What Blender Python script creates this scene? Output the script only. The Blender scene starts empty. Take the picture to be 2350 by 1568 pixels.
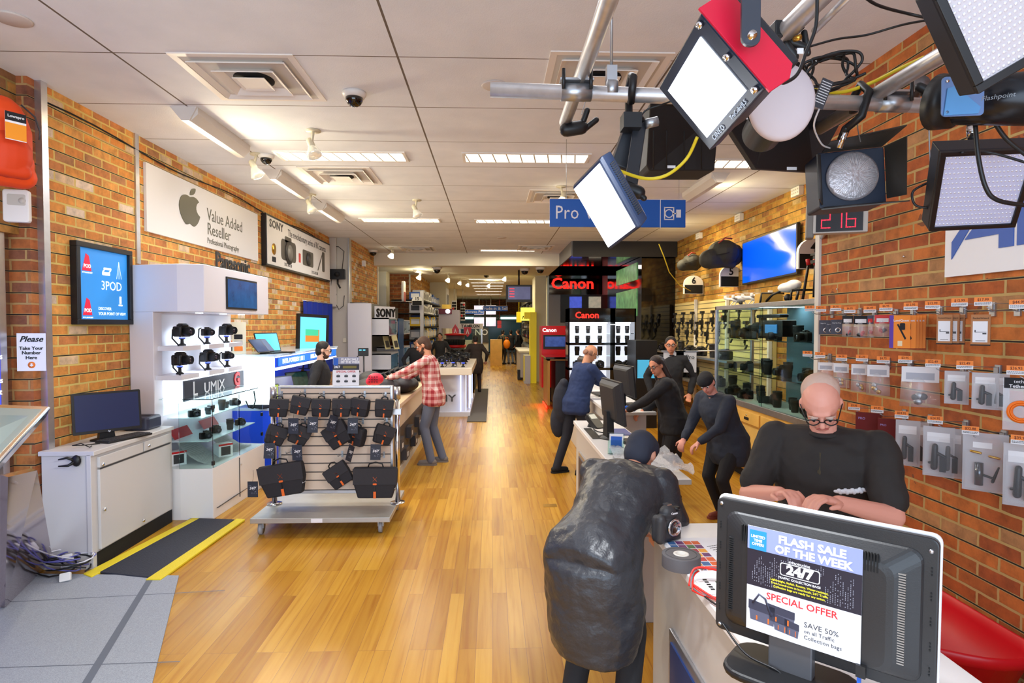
import bpy, bmesh, math, random
from math import sin, cos, pi, radians, atan, sqrt
from mathutils import Vector as V, Matrix as MX
random.seed(7)
SC = bpy.context.scene; COL = SC.collection
# ---------- camera ----------
FPX = 1370.0; PITCH = atan(39/FPX); YAW = atan(45/FPX); EYE = 1.9
cd = bpy.data.cameras.new('camera'); cam = bpy.data.objects.new('camera', cd); COL.objects.link(cam)
cd.sensor_width = 36; cd.lens = FPX/2350*36; cd.clip_start = .05; cd.clip_end = 120
cam.location = (0, 0, EYE); cam.rotation_euler = (pi/2-PITCH, 0, -YAW); SC.camera = cam
# ---------- world, light, exposure ----------
w = bpy.data.worlds.new('world'); SC.world = w; w.use_nodes = True
w.node_tree.nodes['Background'].inputs[0].default_value = (.62, .79, 1, 1)
w.node_tree.nodes['Background'].inputs[1].default_value = 1.25
SC.view_settings.view_transform = 'Standard'; SC.view_settings.look = 'None'
SC.view_settings.exposure = 0.22; SC.view_settings.gamma = 1; SC.view_settings.use_curve_mapping = False
def lamp(name, kind, loc, power, color=(1, 1, 1), size=1, size2=None, aim=None, spot=None):
    d = bpy.data.lights.new(name, kind); d.energy = power; d.color = color
    o = bpy.data.objects.new(name, d); COL.objects.link(o); o.location = loc
    if kind == 'AREA':
        d.size = size
        if size2: d.shape = 'RECTANGLE'; d.size_y = size2
    else:
        d.shadow_soft_size = size
        if spot: d.spot_size = spot; d.spot_blend = .6
    if aim is not None: o.rotation_euler = (V(aim)-V(loc)).to_track_quat('-Z', 'Y').to_euler()
    return o
WARM = (1, .86, .62); NEUT = (.95, .97, 1)
# daylight through the shop front behind the camera
lamp('shopfront_daylight', 'AREA', (-.6, -2.2, 1.6), 170, (.68, .83, 1), 5.5, 2.4, aim=(-.3, 4, 2.9))
for (x, y, p, c) in [(-1.65, 6.75, 30, NEUT), (.38, 6.75, 28, NEUT), (2.6, 6.75, 30, WARM), (-1.65, 10.8, 34, NEUT), (.38, 10.8, 34, NEUT), (-1.65, 3.2, 12, NEUT), (.5, 3.0, 12, NEUT),
                     (.38, 15.2, 26, WARM), (2.9, 10.8, 50, (1, .82, .5)), (.2, 21, 55, (1, .86, .55)), (.2, 27, 70, (1, .88, .6)), (0, 34, 80, (1, .88, .6))]:
    lamp('troffer_light', 'AREA', (x, y, 3.70 if y < 18 else 3.5), p, c, 1.3, .35 if y < 18 else 2.4, aim=(x, y, 0))
for y in (5.8, 7.9, 9.9):
    lamp('wall_washer_light', 'AREA', (-2.78, y, 3.66), 72, (1, .86, .6), 1.1, .12, aim=(-3.9, y, 3.1)).rotation_euler = (0, radians(-62), pi/2 if 0 else 0)
lamp('wall_washer_light', 'AREA', (2.95, 8.0, 3.66), 26, (1, .8, .42), .12, 1.6, aim=(4.4, 8, 3.0))
lamp('wall_washer_light', 'AREA', (3.0, 11.0, 3.6), 26, (1, .8, .42), .12, 1.6, aim=(4.4, 11, 2.6))
# ---------- helpers ----------
def P(px, py, x=None, y=None, z=None):
    a = (px-1175)/FPX; c = -(py-784)/FPX
    y2 = cos(PITCH)+c*sin(PITCH); z2 = -sin(PITCH)+c*cos(PITCH)
    d = (a*cos(YAW)+y2*sin(YAW), -a*sin(YAW)+y2*cos(YAW), z2)
    t = x/d[0] if x is not None else (y/d[1] if y is not None else (z-EYE)/d[2])
    return V((d[0]*t, d[1]*t, EYE+d[2]*t))
def lin(c):
    if isinstance(c, (int, float)): c = (c, c, c)
    return tuple(((v/255)/12.92 if v/255 <= .04045 else ((v/255+.055)/1.055)**2.4) for v in c)+(1,)
MATS = {}
def mat(name, c=200, rough=.5, metal=0, emit=0, trans=0, alpha=1, bump=0, bscale=40, spec=.5, var=0, ecol=None, coat=0, thin=0, ior=1.45):
    if name in MATS: return MATS[name]
    m = bpy.data.materials.new(name); m.use_nodes = True; nt = m.node_tree; b = nt.nodes['Principled BSDF']; L = nt.links
    b.inputs['Base Color'].default_value = lin(c); b.inputs['Roughness'].default_value = rough; b.inputs['Metallic'].default_value = metal
    b.inputs['Specular IOR Level'].default_value = spec; b.inputs['IOR'].default_value = ior
    if coat: b.inputs['Coat Weight'].default_value = coat; b.inputs['Coat Roughness'].default_value = .05
    if emit: b.inputs['Emission Color'].default_value = lin(ecol or c); b.inputs['Emission Strength'].default_value = emit
    if trans: b.inputs['Transmission Weight'].default_value = trans
    if alpha < 1: b.inputs['Alpha'].default_value = alpha
    if bump or var:
        tc = nt.nodes.new('ShaderNodeTexCoord'); n = nt.nodes.new('ShaderNodeTexNoise'); n.inputs['Scale'].default_value = bscale; n.inputs['Detail'].default_value = 5
        L.new(tc.outputs['Object'], n.inputs['Vector'])
        if bump:
            bp = nt.nodes.new('ShaderNodeBump'); bp.inputs['Strength'].default_value = min(1, bump); bp.inputs['Distance'].default_value = .02*bump
            L.new(n.outputs['Fac'], bp.inputs['Height']); L.new(bp.outputs['Normal'], b.inputs['Normal'])
        if var:
            cr = nt.nodes.new('ShaderNodeValToRGB'); q = lin(c)
            cr.color_ramp.elements[0].position = .3; cr.color_ramp.elements[1].position = .7
            cr.color_ramp.elements[0].color = tuple(v*(1-var) for v in q[:3])+(1,); cr.color_ramp.elements[1].color = tuple(min(1, v*(1+var)) for v in q[:3])+(1,)
            L.new(n.outputs['Fac'], cr.inputs['Fac']); L.new(cr.outputs['Color'], b.inputs['Base Color'])
    MATS[name] = m; return m
def ramp(nt, stops, const=False):
    cr = nt.nodes.new('ShaderNodeValToRGB'); e = cr.color_ramp.elements
    if const: cr.color_ramp.interpolation = 'CONSTANT'
    while len(e) < len(stops): e.new(.5)
    for i, (p, c) in enumerate(stops): e[i].position = p; e[i].color = lin(c)
    return cr
def mathn(nt, op, a, b=None, c=None):
    n = nt.nodes.new('ShaderNodeMath'); n.operation = op
    for i, v in enumerate((a, b, c)):
        if v is None: continue
        if isinstance(v, (int, float)): n.inputs[i].default_value = v
        else: nt.links.new(v, n.inputs[i])
    return n.outputs[0]
def mixc(nt, fac, a, b, mode='MIX'):
    n = nt.nodes.new('ShaderNodeMix'); n.data_type = 'RGBA'; n.blend_type = mode
    for s, v in (('Factor', fac), ('A', a), ('B', b)):
        sock = [i for i in n.inputs if i.name == s and (i.type == 'RGBA' or s == 'Factor' and i.type == 'VALUE')][0]
        if isinstance(v, (int, float)) : sock.default_value = v
        elif isinstance(v, tuple): sock.default_value = v
        else: nt.links.new(v, sock)
    return [o for o in n.outputs if o.type == 'RGBA'][0]
def brickmat(name, axis, stops, mortar, row=.0825, length=.235, patch=.25, patchcol=(70, 55, 48)):
    m = bpy.data.materials.new(name); m.use_nodes = True; nt = m.node_tree; L = nt.links; b = nt.nodes['Principled BSDF']
    tc = nt.nodes.new('ShaderNodeTexCoord'); sp = nt.nodes.new('ShaderNodeSeparateXYZ'); L.new(tc.outputs['Object'], sp.inputs[0])
    cb = nt.nodes.new('ShaderNodeCombineXYZ'); L.new(sp.outputs[1 if axis == 'x' else 0], cb.inputs[0]); L.new(sp.outputs[2], cb.inputs[1])
    # rough edges: a little wobble
    nz = nt.nodes.new('ShaderNodeTexNoise'); nz.inputs['Scale'].default_value = 14; nz.inputs['Detail'].default_value = 3; L.new(tc.outputs['Object'], nz.inputs['Vector'])
    vm = nt.nodes.new('ShaderNodeVectorMath'); vm.operation = 'MULTIPLY_ADD'; L.new(nz.outputs['Color'], vm.inputs[0]); vm.inputs[1].default_value = (.012, .008, 0); L.new(cb.outputs[0], vm.inputs[2])
    br = nt.nodes.new('ShaderNodeTexBrick'); L.new(vm.outputs[0], br.inputs['Vector']); br.inputs['Scale'].default_value = 1
    br.inputs['Color1'].default_value = (0, 0, 0, 1); br.inputs['Color2'].default_value = (1, 1, 1, 1); br.inputs['Mortar'].default_value = (.5, .5, .5, 1)
    br.inputs['Mortar Size'].default_value = .0085; br.inputs['Mortar Smooth'].default_value = .15; br.inputs['Brick Width'].default_value = length; br.inputs['Row Height'].default_value = row
    cr = ramp(nt, stops, True); L.new(br.outputs['Color'], cr.inputs['Fac'])
    n2 = nt.nodes.new('ShaderNodeTexNoise'); n2.inputs['Scale'].default_value = 9; n2.inputs['Detail'].default_value = 7; n2.inputs['Roughness'].default_value = .65; L.new(tc.outputs['Object'], n2.inputs['Vector'])
    r2 = ramp(nt, [(.3, 150), (.5, 215), (.72, 255)]); L.new(n2.outputs['Fac'], r2.inputs['Fac'])
    c1 = mixc(nt, .8, cr.outputs['Color'], r2.outputs['Color'], 'MULTIPLY')
    n3 = nt.nodes.new('ShaderNodeTexNoise'); n3.inputs['Scale'].default_value = 2.6; n3.inputs['Detail'].default_value = 6; L.new(tc.outputs['Object'], n3.inputs['Vector'])
    pf = mathn(nt, 'MULTIPLY', mathn(nt, 'GREATER_THAN', n3.outputs['Fac'], .66), patch)
    c2 = mixc(nt, pf, c1, lin(patchcol))
    c3 = mixc(nt, br.outputs['Fac'], c2, lin(mortar))
    # dark slat groove between every two courses
    fr = mathn(nt, 'FRACT', mathn(nt, 'DIVIDE', sp.outputs[2], row*2))
    g = mathn(nt, 'LESS_THAN', mathn(nt, 'ABSOLUTE', mathn(nt, 'SUBTRACT', fr, .99)), .042)
    c4 = mixc(nt, g, c3, lin((30, 22, 18)))
    L.new(c4, b.inputs['Base Color']); b.inputs['Roughness'].default_value = .8
    h = mathn(nt, 'SUBTRACT', mathn(nt, 'SUBTRACT', mathn(nt, 'MULTIPLY', n2.outputs['Fac'], .35), br.outputs['Fac']), mathn(nt, 'MULTIPLY', g, 2.0))
    bp = nt.nodes.new('ShaderNodeBump'); bp.inputs['Strength'].default_value = .7; bp.inputs['Distance'].default_value = .008; L.new(h, bp.inputs['Height']); L.new(bp.outputs['Normal'], b.inputs['Normal'])
    MATS[name] = m; return m
ONES = 'first second third fourth fifth sixth seventh eighth ninth tenth eleventh twelfth thirteenth fourteenth fifteenth sixteenth seventeenth eighteenth nineteenth'.split()
def nth(i):
    i += 1
    if i < 20: return ONES[i-1]
    t_, o_ = divmod(i, 10); w_ = {2: 'twent', 3: 'thirt', 4: 'fort'}[t_]
    return w_+'ieth' if not o_ else w_+'y-'+ONES[o_-1]
class B:
    """collects shapes for ONE mesh"""
    def __init__(s): s.v = []; s.f = []; s.m = []; s.s = []; s.T = None
    def add(s, vs, fs, m=0, smooth=False):
        o = len(s.v)
        s.v += [tuple(s.T @ V(p)) if s.T is not None else tuple(p) for p in vs]
        for f in fs: s.f.append([o+i for i in f]); s.m.append(m); s.s.append(smooth)
        return s
    def box(s, x0, x1, y0, y1, z0, z1, m=0):
        return s.add([(x0, y0, z0), (x1, y0, z0), (x1, y1, z0), (x0, y1, z0), (x0, y0, z1), (x1, y0, z1), (x1, y1, z1), (x0, y1, z1)],
                     [(0, 3, 2, 1), (4, 5, 6, 7), (0, 1, 5, 4), (1, 2, 6, 5), (2, 3, 7, 6), (3, 0, 4, 7)], m)
    def cbox(s, c, d, m=0): return s.box(c[0]-d[0]/2, c[0]+d[0]/2, c[1]-d[1]/2, c[1]+d[1]/2, c[2]-d[2]/2, c[2]+d[2]/2, m)
    def quad(s, a, b, c, d, m=0): return s.add([a, b, c, d], [(0, 1, 2, 3)], m)
    def rings(s, R, m=0, smooth=True, caps=True, closed=False):
        n = len(R[0]); vs = [p for r in R for p in r]; fs = []; k = len(R)
        for i in range(k-1 if not closed else k):
            a = i*n; b = ((i+1) % k)*n
            for j in range(n): fs.append((a+j, a+(j+1) % n, b+(j+1) % n, b+j))
        if caps and not closed: fs.append(tuple(range(n))[::-1]); fs.append(tuple((k-1)*n+i for i in range(n)))
        return s.add(vs, fs, m, smooth)
    def cyl(s, p, q, r, r2=None, n=16, m=0, smooth=True):
        p, q = V(p), V(q); r2 = r if r2 is None else r2; d = (q-p).normalized(); u = d.orthogonal().normalized(); w_ = d.cross(u)
        return s.rings([[c+(u*cos(2*pi*i/n)+w_*sin(2*pi*i/n))*rr for i in range(n)] for c, rr in ((p, r), (q, r2))], m, smooth)
    def tube(s, pts, r, n=8, m=0, closed=False):
        pts = [V(p) for p in pts]; k = len(pts); R = []; u = None
        for i in range(k):
            if closed: d = pts[(i+1) % k]-pts[i-1]
            else: d = pts[min(i+1, k-1)]-pts[max(i-1, 0)]
            d.normalize()
            if u is None: u = d.orthogonal().normalized()
            u = (u-d*u.dot(d)).normalized(); w_ = d.cross(u); rr = r[i] if isinstance(r, (list, tuple)) else r
            R.append([pts[i]+(u*cos(2*pi*j/n)+w_*sin(2*pi*j/n))*rr for j in range(n)])
        return s.rings(R, m, True, True, closed)
    def prism(s, pts, z0, z1, m=0, M=None):
        n = len(pts); vs = [V((x, y, z0)) for x, y in pts]+[V((x, y, z1)) for x, y in pts]
        if M is not None: vs = [M @ p for p in vs]
        return s.add(vs, [tuple(range(n))[::-1], tuple(range(n, 2*n))]+[(i, (i+1) % n, n+(i+1) % n, n+i) for i in range(n)], m)
    def lathe(s, prof, n=24, m=0, M=None, smooth=True, caps=True):
        R = []
        for r, z in prof:
            ring = [V((max(r, 1e-4)*cos(2*pi*i/n), max(r, 1e-4)*sin(2*pi*i/n), z)) for i in range(n)]
            R.append([M @ p for p in ring] if M is not None else ring)
        return s.rings(R, m, smooth, caps)
    def ell(s, c, r, n=14, m=0, M=None):
        c = V(c); r = (r, r, r) if isinstance(r, (int, float)) else r; R = []; k = max(5, n//2)
        for i in range(k+1):
            a = -pi/2+pi*i/k; q = max(cos(a), .02)
            ring = [V((r[0]*q*cos(2*pi*j/n), r[1]*q*sin(2*pi*j/n), r[2]*sin(a))) for j in range(n)]
            R.append([c+(M @ p if M is not None else p) for p in ring])
        return s.rings(R, m)
    def cap(s, p, q, r1, r2=None, n=12, m=0):
        p, q = V(p), V(q); r2 = r1 if r2 is None else r2; d = q-p; L_ = d.length
        d = d/L_ if L_ > 1e-6 else V((0, 0, 1)); u = d.orthogonal().normalized(); w_ = d.cross(u); R = []
        for c, rr, sg, rng in ((p, r1, -1, (80, 55, 28, 0)), (q, r2, 1, (0, 28, 55, 80))):
            for a in rng:
                a = radians(a); cc = c+d*sg*rr*sin(a)
                R.append([cc+(u*cos(2*pi*j/n)+w_*sin(2*pi*j/n))*rr*cos(a) for j in range(n)])
        return s.rings(R, m)
    def rrect(s, x0, x1, y0, y1, r, z0, z1, m=0, M=None, k=4):
        return s.prism(rr2(x0, x1, y0, y1, r, k), z0, z1, m, M)
def rr2(x0, x1, y0, y1, r, k=4):
    o = []
    for cx, cy, a0 in ((x1-r, y1-r, 0), (x0+r, y1-r, 90), (x0+r, y0+r, 180), (x1-r, y0+r, 270)):
        for i in range(k+1): a = radians(a0+90*i/k); o.append((cx+r*cos(a), cy+r*sin(a)))
    return o
def FM(o, r, u):
    """frame: local x -> r, y -> u, z -> r x u, origin o"""
    r = V(r).normalized(); n = r.cross(V(u)).normalized(); u = n.cross(r); o = V(o)
    return MX(((r.x, u.x, n.x, o.x), (r.y, u.y, n.y, o.y), (r.z, u.z, n.z, o.z), (0, 0, 0, 1)))
def wm(o):
    m = MX.Identity(4)
    while o is not None: m = o.matrix_basis @ m; o = o.parent
    return m
def obj(name, b, mats, parent=None, bev=0, world=True, auto=None, vox=0, smooth=0, seg=2):
    me = bpy.data.meshes.new(name)
    me.from_pydata(b.v, [], b.f)
    for p, mi, sm in zip(me.polygons, b.m, b.s): p.material_index = mi; p.use_smooth = sm
    for m in (mats if isinstance(mats, (list, tuple)) else [mats]): me.materials.append(m)
    if parent is not None and world: me.transform(wm(parent).inverted())
    me.update(); o = bpy.data.objects.new(name, me); COL.objects.link(o)
    if parent is not None: o.parent = parent
    if vox:
        q = o.modifiers.new('r', 'REMESH'); q.mode = 'VOXEL'; q.voxel_size = vox; q.use_smooth_shade = True
        if smooth: q = o.modifiers.new('s', 'SMOOTH'); q.iterations = smooth; q.factor = .5
    if bev: q = o.modifiers.new('b', 'BEVEL'); q.width = bev; q.segments = seg; q.limit_method = 'ANGLE'; q.angle_limit = radians(40); q.harden_normals = False
    return o
def thing(name, label, cat, loc=(0, 0, 0), rz=0, group=None):
    o = bpy.data.objects.new(name, None); COL.objects.link(o); o.empty_display_size = .1
    o.location = loc; o.rotation_euler = (0, 0, rz); o['label'] = label; o['category'] = cat
    if group: o['group'] = group
    return o
def tag(o, label, cat, group=None, kind=None):
    o['label'] = label; o['category'] = cat
    if group: o['group'] = group
    if kind: o['kind'] = kind
    return o
def struct(name, b, m, bev=0):
    o = obj(name, b, m, bev=bev); o['kind'] = 'structure'; return o
def dup(root, loc=None, rz=None, label=None, group=None, scale=None, rot=None):
    def cp(o, par):
        c = o.copy(); COL.objects.link(c); c.parent = par
        for ch in [k for k in KIDS.get(o.name, [])] or list(o.children): cp(ch, c)
        return c
    r = cp(root, None)
    if loc is not None: r.location = loc
    if rz is not None: r.rotation_euler = (0, 0, rz)
    if rot is not None: r.rotation_euler = rot
    if scale is not None: r.scale = (scale,)*3 if isinstance(scale, (int, float)) else scale
    if label: r['label'] = label
    if group: r['group'] = group
    return r
KIDS = {}
def place(o, loc, rz=0, label=None, group=None, scale=None, rot=None):
    o.location = loc; o.rotation_euler = rot if rot is not None else (0, 0, rz)
    if scale is not None: o.scale = (scale,)*3 if isinstance(scale, (int, float)) else scale
    if label: o['label'] = label
    if group: o['group'] = group
    return o
class Proto:
    """first call moves the source itself, later calls copy it with its parts"""
    def __init__(s, o): s.o = o; s.used = False
    def __call__(s, *a, **k):
        if not s.used: s.used = True; return place(s.o, *a, **k)
        return dup(s.o, *a, **k)
def text(name, lines, m, parent, M, ext=.002, world=True):
    """lines: (string, size, x, y[, opts]); every line joins ONE mesh"""
    vs = []; fs = []
    for ln in lines:
        st, sz, x, y = ln[:4]; op = ln[4] if len(ln) > 4 else {}
        c = bpy.data.curves.new('t', 'FONT'); c.body = st; c.size = sz; c.align_x = op.get('a', 'CENTER'); c.align_y = 'CENTER'; c.resolution_u = 2
        c.extrude = ext; c.offset = op.get('b', 0)*sz; c.shear = op.get('sh', 0); c.space_character = op.get('sp', 1)
        o = bpy.data.objects.new('t', c); me = bpy.data.meshes.new_from_object(o)
        sx = op.get('sx', 1); ro = op.get('r', 0); sy = op.get('sy', 1)
        k = len(vs)
        for v in me.vertices:
            a, b_ = v.co.x*sx, v.co.y*sy
            vs.append(M @ V((x+a*cos(ro)-b_*sin(ro), y+a*sin(ro)+b_*cos(ro), v.co.z+ext)))
        fs += [[k+i for i in p.vertices] for p in me.polygons]
        bpy.data.objects.remove(o); bpy.data.curves.remove(c); bpy.data.meshes.remove(me)
    b = B(); b.add(vs, fs); return obj(name, b, m, parent, world=world)
def ticks(n, x0, x1, y, h, seed=1):
    """a run of unreadable small print as tiny bars"""
    r = random.Random(seed); o = []; x = x0
    while x < x1:
        w_ = r.uniform(.4, 1)*(x1-x0)/n; o.append((x, min(x+w_*.8, x1), y-h/2, y+h/2)); x += w_
    return o
# ================= materials =================
BR_L = brickmat('brick_orange', 'x', [(0, (238, 160, 74)), (.18, (228, 146, 68)), (.36, (242, 172, 88)), (.52, (216, 138, 76)), (.66, (236, 158, 70)), (.80, (196, 136, 88)), (.87, (240, 208, 170)), (.96, (244, 220, 196))], (214, 190, 110), patch=.12, patchcol=(150, 90, 60))
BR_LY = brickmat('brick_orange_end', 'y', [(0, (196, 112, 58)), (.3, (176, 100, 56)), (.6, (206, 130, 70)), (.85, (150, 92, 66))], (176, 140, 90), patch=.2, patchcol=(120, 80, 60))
BR_R = brickmat('brick_red', 'x', [(0, (206, 112, 46)), (.2, (192, 98, 42)), (.45, (216, 124, 56)), (.7, (184, 94, 46)), (.86, (196, 142, 92)), (.93, (190, 106, 48))], (186, 156, 98), length=.28, patch=.75, patchcol=(96, 64, 50))
BR_RF = brickmat('brick_yellow_lit', 'x', [(0, (204, 150, 60)), (.25, (190, 128, 52)), (.5, (214, 164, 74)), (.72, (168, 112, 56)), (.9, (206, 176, 120))], (168, 136, 60), patch=.3, patchcol=(110, 80, 40))  # yellow light on the rear right wall is mixed into these brick colours
WHITE = mat('white_paint', (232, 230, 228), .6); CREAM = mat('cream_paint', (222, 216, 196), .6); GREY = mat('grey_paint', (196, 192, 184), .6)
BLK = mat('black_plastic', (24, 24, 26), .42); BLK2 = mat('black_matte', (18, 18, 20), .75); GLOSSB = mat('gloss_black', (8, 8, 9), .08, coat=.6)
DKG = mat('dark_grey', (58, 58, 62), .5); ALU = mat('aluminium', (200, 200, 204), .32, .9, var=.05, bscale=20); CHROME = mat('chrome', (225, 225, 228), .14, 1)
STEEL = mat('galvanised_steel', (176, 178, 182), .35, .85); LAM = mat('white_laminate', (232, 230, 230), .3); LAMG = mat('grey_laminate', (205, 202, 202), .4)
GLASS = mat('clear_glass', (225, 245, 240), .02, trans=1, ior=1.12); PAPER = mat('white_paper', (236, 236, 240), .7); ORANGE = mat('orange_print', (240, 130, 50), .7)
INK = mat('ink', (25, 25, 30), .7); MAPLE = mat('maple_veneer', (226, 176, 88), .35, var=.08, bscale=6); MAPLED = mat('maple_edge', (170, 118, 50), .4)
RED = mat('red_plastic', (200, 22, 30), .35); BLUEP = mat('blue_print', (28, 90, 190), .5); LENSG = mat('lens_glass', (30, 36, 60), .05, coat=1)
LEDBLUE = mat('blue_led', (60, 80, 255), .4, emit=3); TROF = mat('troffer_diffuser', (255, 250, 236), .5, emit=1.5); SPOTG = mat('lit_bulb', (255, 240, 200), .4, emit=5)
BULB = mat('reflector_bulb', (235, 232, 215), .15, .5, emit=.25)
RUBBER = mat('rubber', (30, 30, 32), .85); TRANSP = mat('clear_plastic_bag', (225, 228, 235), .12, alpha=.28, spec=1); SKIN = mat('skin', (222, 160, 132), .55); SKIN2 = mat('skin_tan', (206, 146, 112), .55)
GOLD = mat('brass', (210, 165, 70), .3, .9)
def ceilmat():
    m = bpy.data.materials.new('ceiling_tile'); m.use_nodes = True; nt = m.node_tree; L = nt.links; b = nt.nodes['Principled BSDF']
    tc = nt.nodes.new('ShaderNodeTexCoord'); sp = nt.nodes.new('ShaderNodeSeparateXYZ'); L.new(tc.outputs['Object'], sp.inputs[0])
    def line(out, off, step, half):
        f = mathn(nt, 'FRACT', mathn(nt, 'ADD', mathn(nt, 'DIVIDE', mathn(nt, 'SUBTRACT', out, off), step), .5))
        return mathn(nt, 'LESS_THAN', mathn(nt, 'ABSOLUTE', mathn(nt, 'SUBTRACT', f, .5)), half/step)
    g = mathn(nt, 'MAXIMUM', line(sp.outputs[0], -.66, 1.95, .008), line(sp.outputs[1], 4.25, .968, .0055))
    n = nt.nodes.new('ShaderNodeTexNoise'); n.inputs['Scale'].default_value = 3; n.inputs['Detail'].default_value = 9; L.new(tc.outputs['Object'], n.inputs['Vector'])
    r = ramp(nt, [(.3, (228, 232, 238)), (.7, (238, 241, 246))]); L.new(n.outputs['Fac'], r.inputs['Fac'])
    L.new(mixc(nt, g, r.outputs['Color'], lin((110, 98, 86))), b.inputs['Base Color']); b.inputs['Roughness'].default_value = .85
    n2 = nt.nodes.new('ShaderNodeTexNoise'); n2.inputs['Scale'].default_value = 120; L.new(tc.outputs['Object'], n2.inputs['Vector'])
    bp = nt.nodes.new('ShaderNodeBump'); bp.inputs['Strength'].default_value = .35; bp.inputs['Distance'].default_value = .004
    L.new(mathn(nt, 'SUBTRACT', n2.outputs['Fac'], mathn(nt, 'MULTIPLY', g, 3)), bp.inputs['Height']); L.new(bp.outputs['Normal'], b.inputs['Normal'])
    return m
def floormat():
    m = bpy.data.materials.new('oak_floor'); m.use_nodes = True; nt = m.node_tree; L = nt.links; b = nt.nodes['Principled BSDF']
    tc = nt.nodes.new('ShaderNodeTexCoord'); sp = nt.nodes.new('ShaderNodeSeparateXYZ'); L.new(tc.outputs['Object'], sp.inputs[0])
    cb = nt.nodes.new('ShaderNodeCombineXYZ'); L.new(sp.outputs[1], cb.inputs[0]); L.new(sp.outputs[0], cb.inputs[1])
    br = nt.nodes.new('ShaderNodeTexBrick'); L.new(cb.outputs[0], br.inputs['Vector']); br.inputs['Scale'].default_value = 1; br.offset = .37; br.offset_frequency = 3
    br.inputs['Color1'].default_value = (0, 0, 0, 1); br.inputs['Color2'].default_value = (1, 1, 1, 1); br.inputs['Mortar'].default_value = (.4, .4, .4, 1)
    br.inputs['Mortar Size'].default_value = .0012; br.inputs['Mortar Smooth'].default_value = 0; br.inputs['Brick Width'].default_value = 1.15; br.inputs['Row Height'].default_value = .098
    cr = ramp(nt, [(0, (174, 122, 34)), (.35, (192, 142, 44)), (.65, (206, 158, 58)), (1, (182, 130, 38))]); L.new(br.outputs['Color'], cr.inputs['Fac'])
    mp = nt.nodes.new('ShaderNodeMapping'); mp.inputs['Scale'].default_value = (26, 1.1, 1); L.new(tc.outputs['Object'], mp.inputs['Vector'])
    ad = nt.nodes.new('ShaderNodeVectorMath'); ad.operation = 'MULTIPLY_ADD'; L.new(br.outputs['Color'], ad.inputs[0]); ad.inputs[1].default_value = (7, 31, 0); L.new(mp.outputs[0], ad.inputs[2])
    n = nt.nodes.new('ShaderNodeTexNoise'); n.inputs['Scale'].default_value = 1; n.inputs['Detail'].default_value = 6; n.inputs['Distortion'].default_value = .6; L.new(ad.outputs[0], n.inputs['Vector'])
    r2 = ramp(nt, [(.32, (224, 204, 170)), (.5, (246, 240, 230)), (.7, 255)]); L.new(n.outputs['Fac'], r2.inputs['Fac'])
    c = mixc(nt, 1.0, cr.outputs['Color'], r2.outputs['Color'], 'MULTIPLY'); c = mixc(nt, br.outputs['Fac'], c, lin((140, 92, 44)))
    L.new(c, b.inputs['Base Color']); b.inputs['Roughness'].default_value = .27; b.inputs['Specular IOR Level'].default_value = .4
    return m
# ================= room =================
struct('floor', B().box(-7, 7, -3, 45, -.2, 0), floormat())
CEIL = ceilmat()
struct('ceiling', B().box(-7, 7, -3, 15.8, 3.77, 4.0), CEIL)
struct('trim_1', B().box(-4.6, 4.17, 15.8, 18.9, 3.45, 3.9), mat('soffit_paint', (232, 226, 208), .7))
struct('trim_2', B().box(-4.6, 4.17, 18.9, 45, 3.62, 3.9), mat('far_ceiling', (232, 224, 196), .7))
struct('wall_left', B().box(-3.75, -3.5, 4.8, 13.1, 0, 3.77), BR_L)
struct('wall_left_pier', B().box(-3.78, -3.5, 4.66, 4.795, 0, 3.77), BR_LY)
struct('wall_left_header', B().box(-3.85, -3.58, -3, 4.66, 2.58, 3.77), brickmat('brick_ochre', 'x', [(0, (196, 140, 66)), (.4, (176, 120, 58)), (.8, (150, 104, 64))], (150, 128, 70), patch=.5, patchcol=(110, 84, 60)))
struct('wall_left_lower', B().box(-3.95, -3.66, -3, 4.66, 0, 2.58), brickmat('brick_dim', 'x', [(0, (150, 100, 62)), (.5, (132, 84, 56)), (.8, (118, 80, 60))], (130, 104, 70)))
struct('wall_left_column', B().box(-4.2, -3.11, 13.1, 13.35, 0, 3.77), mat('column_grey', (196, 190, 178), .6))
struct('wall_left_rear', B().box(-3.4, -3.1, 13.35, 16.2, 0, 3.77), BR_L)
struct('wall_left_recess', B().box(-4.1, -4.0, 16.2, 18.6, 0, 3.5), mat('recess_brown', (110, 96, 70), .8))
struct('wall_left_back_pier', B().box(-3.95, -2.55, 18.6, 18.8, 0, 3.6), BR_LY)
struct('wall_left_back', B().box(-2.75, -2.55, 18.8, 24.5, 0, 3.62), BR_L)
struct('wall_left_white', B().box(-2.75, -1.9, 24.5, 26, 0, 3.62), CREAM)
struct('wall_left_far', B().box(-2.9, -2.7, 26, 42, 0, 3.62), CREAM)
struct('wall_left_end_pier', B().box(-2.55, -1.75, 29, 29.6, 0, 3.62), CREAM)
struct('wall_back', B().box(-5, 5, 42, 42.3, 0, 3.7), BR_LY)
struct('wall_right', B().box(2.71, 2.95, -3, 4.85, 0, 3.77), BR_R)
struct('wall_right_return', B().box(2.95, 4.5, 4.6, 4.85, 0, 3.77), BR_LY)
struct('wall_right_rear', B().box(4.17, 4.4, 4.85, 19.7, 0, 3.77), BR_RF)
struct('wall_right_white', B().box(1.42, 1.78, 19.8, 21.2, 0, 3.5), CREAM)
struct('wall_right_far', B().box(1.95, 2.2, 21.2, 42, 0, 3.62), CREAM)
struct('wall_behind', B().box(-7, 7, -3.2, -3, 0, .5), CREAM)
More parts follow.
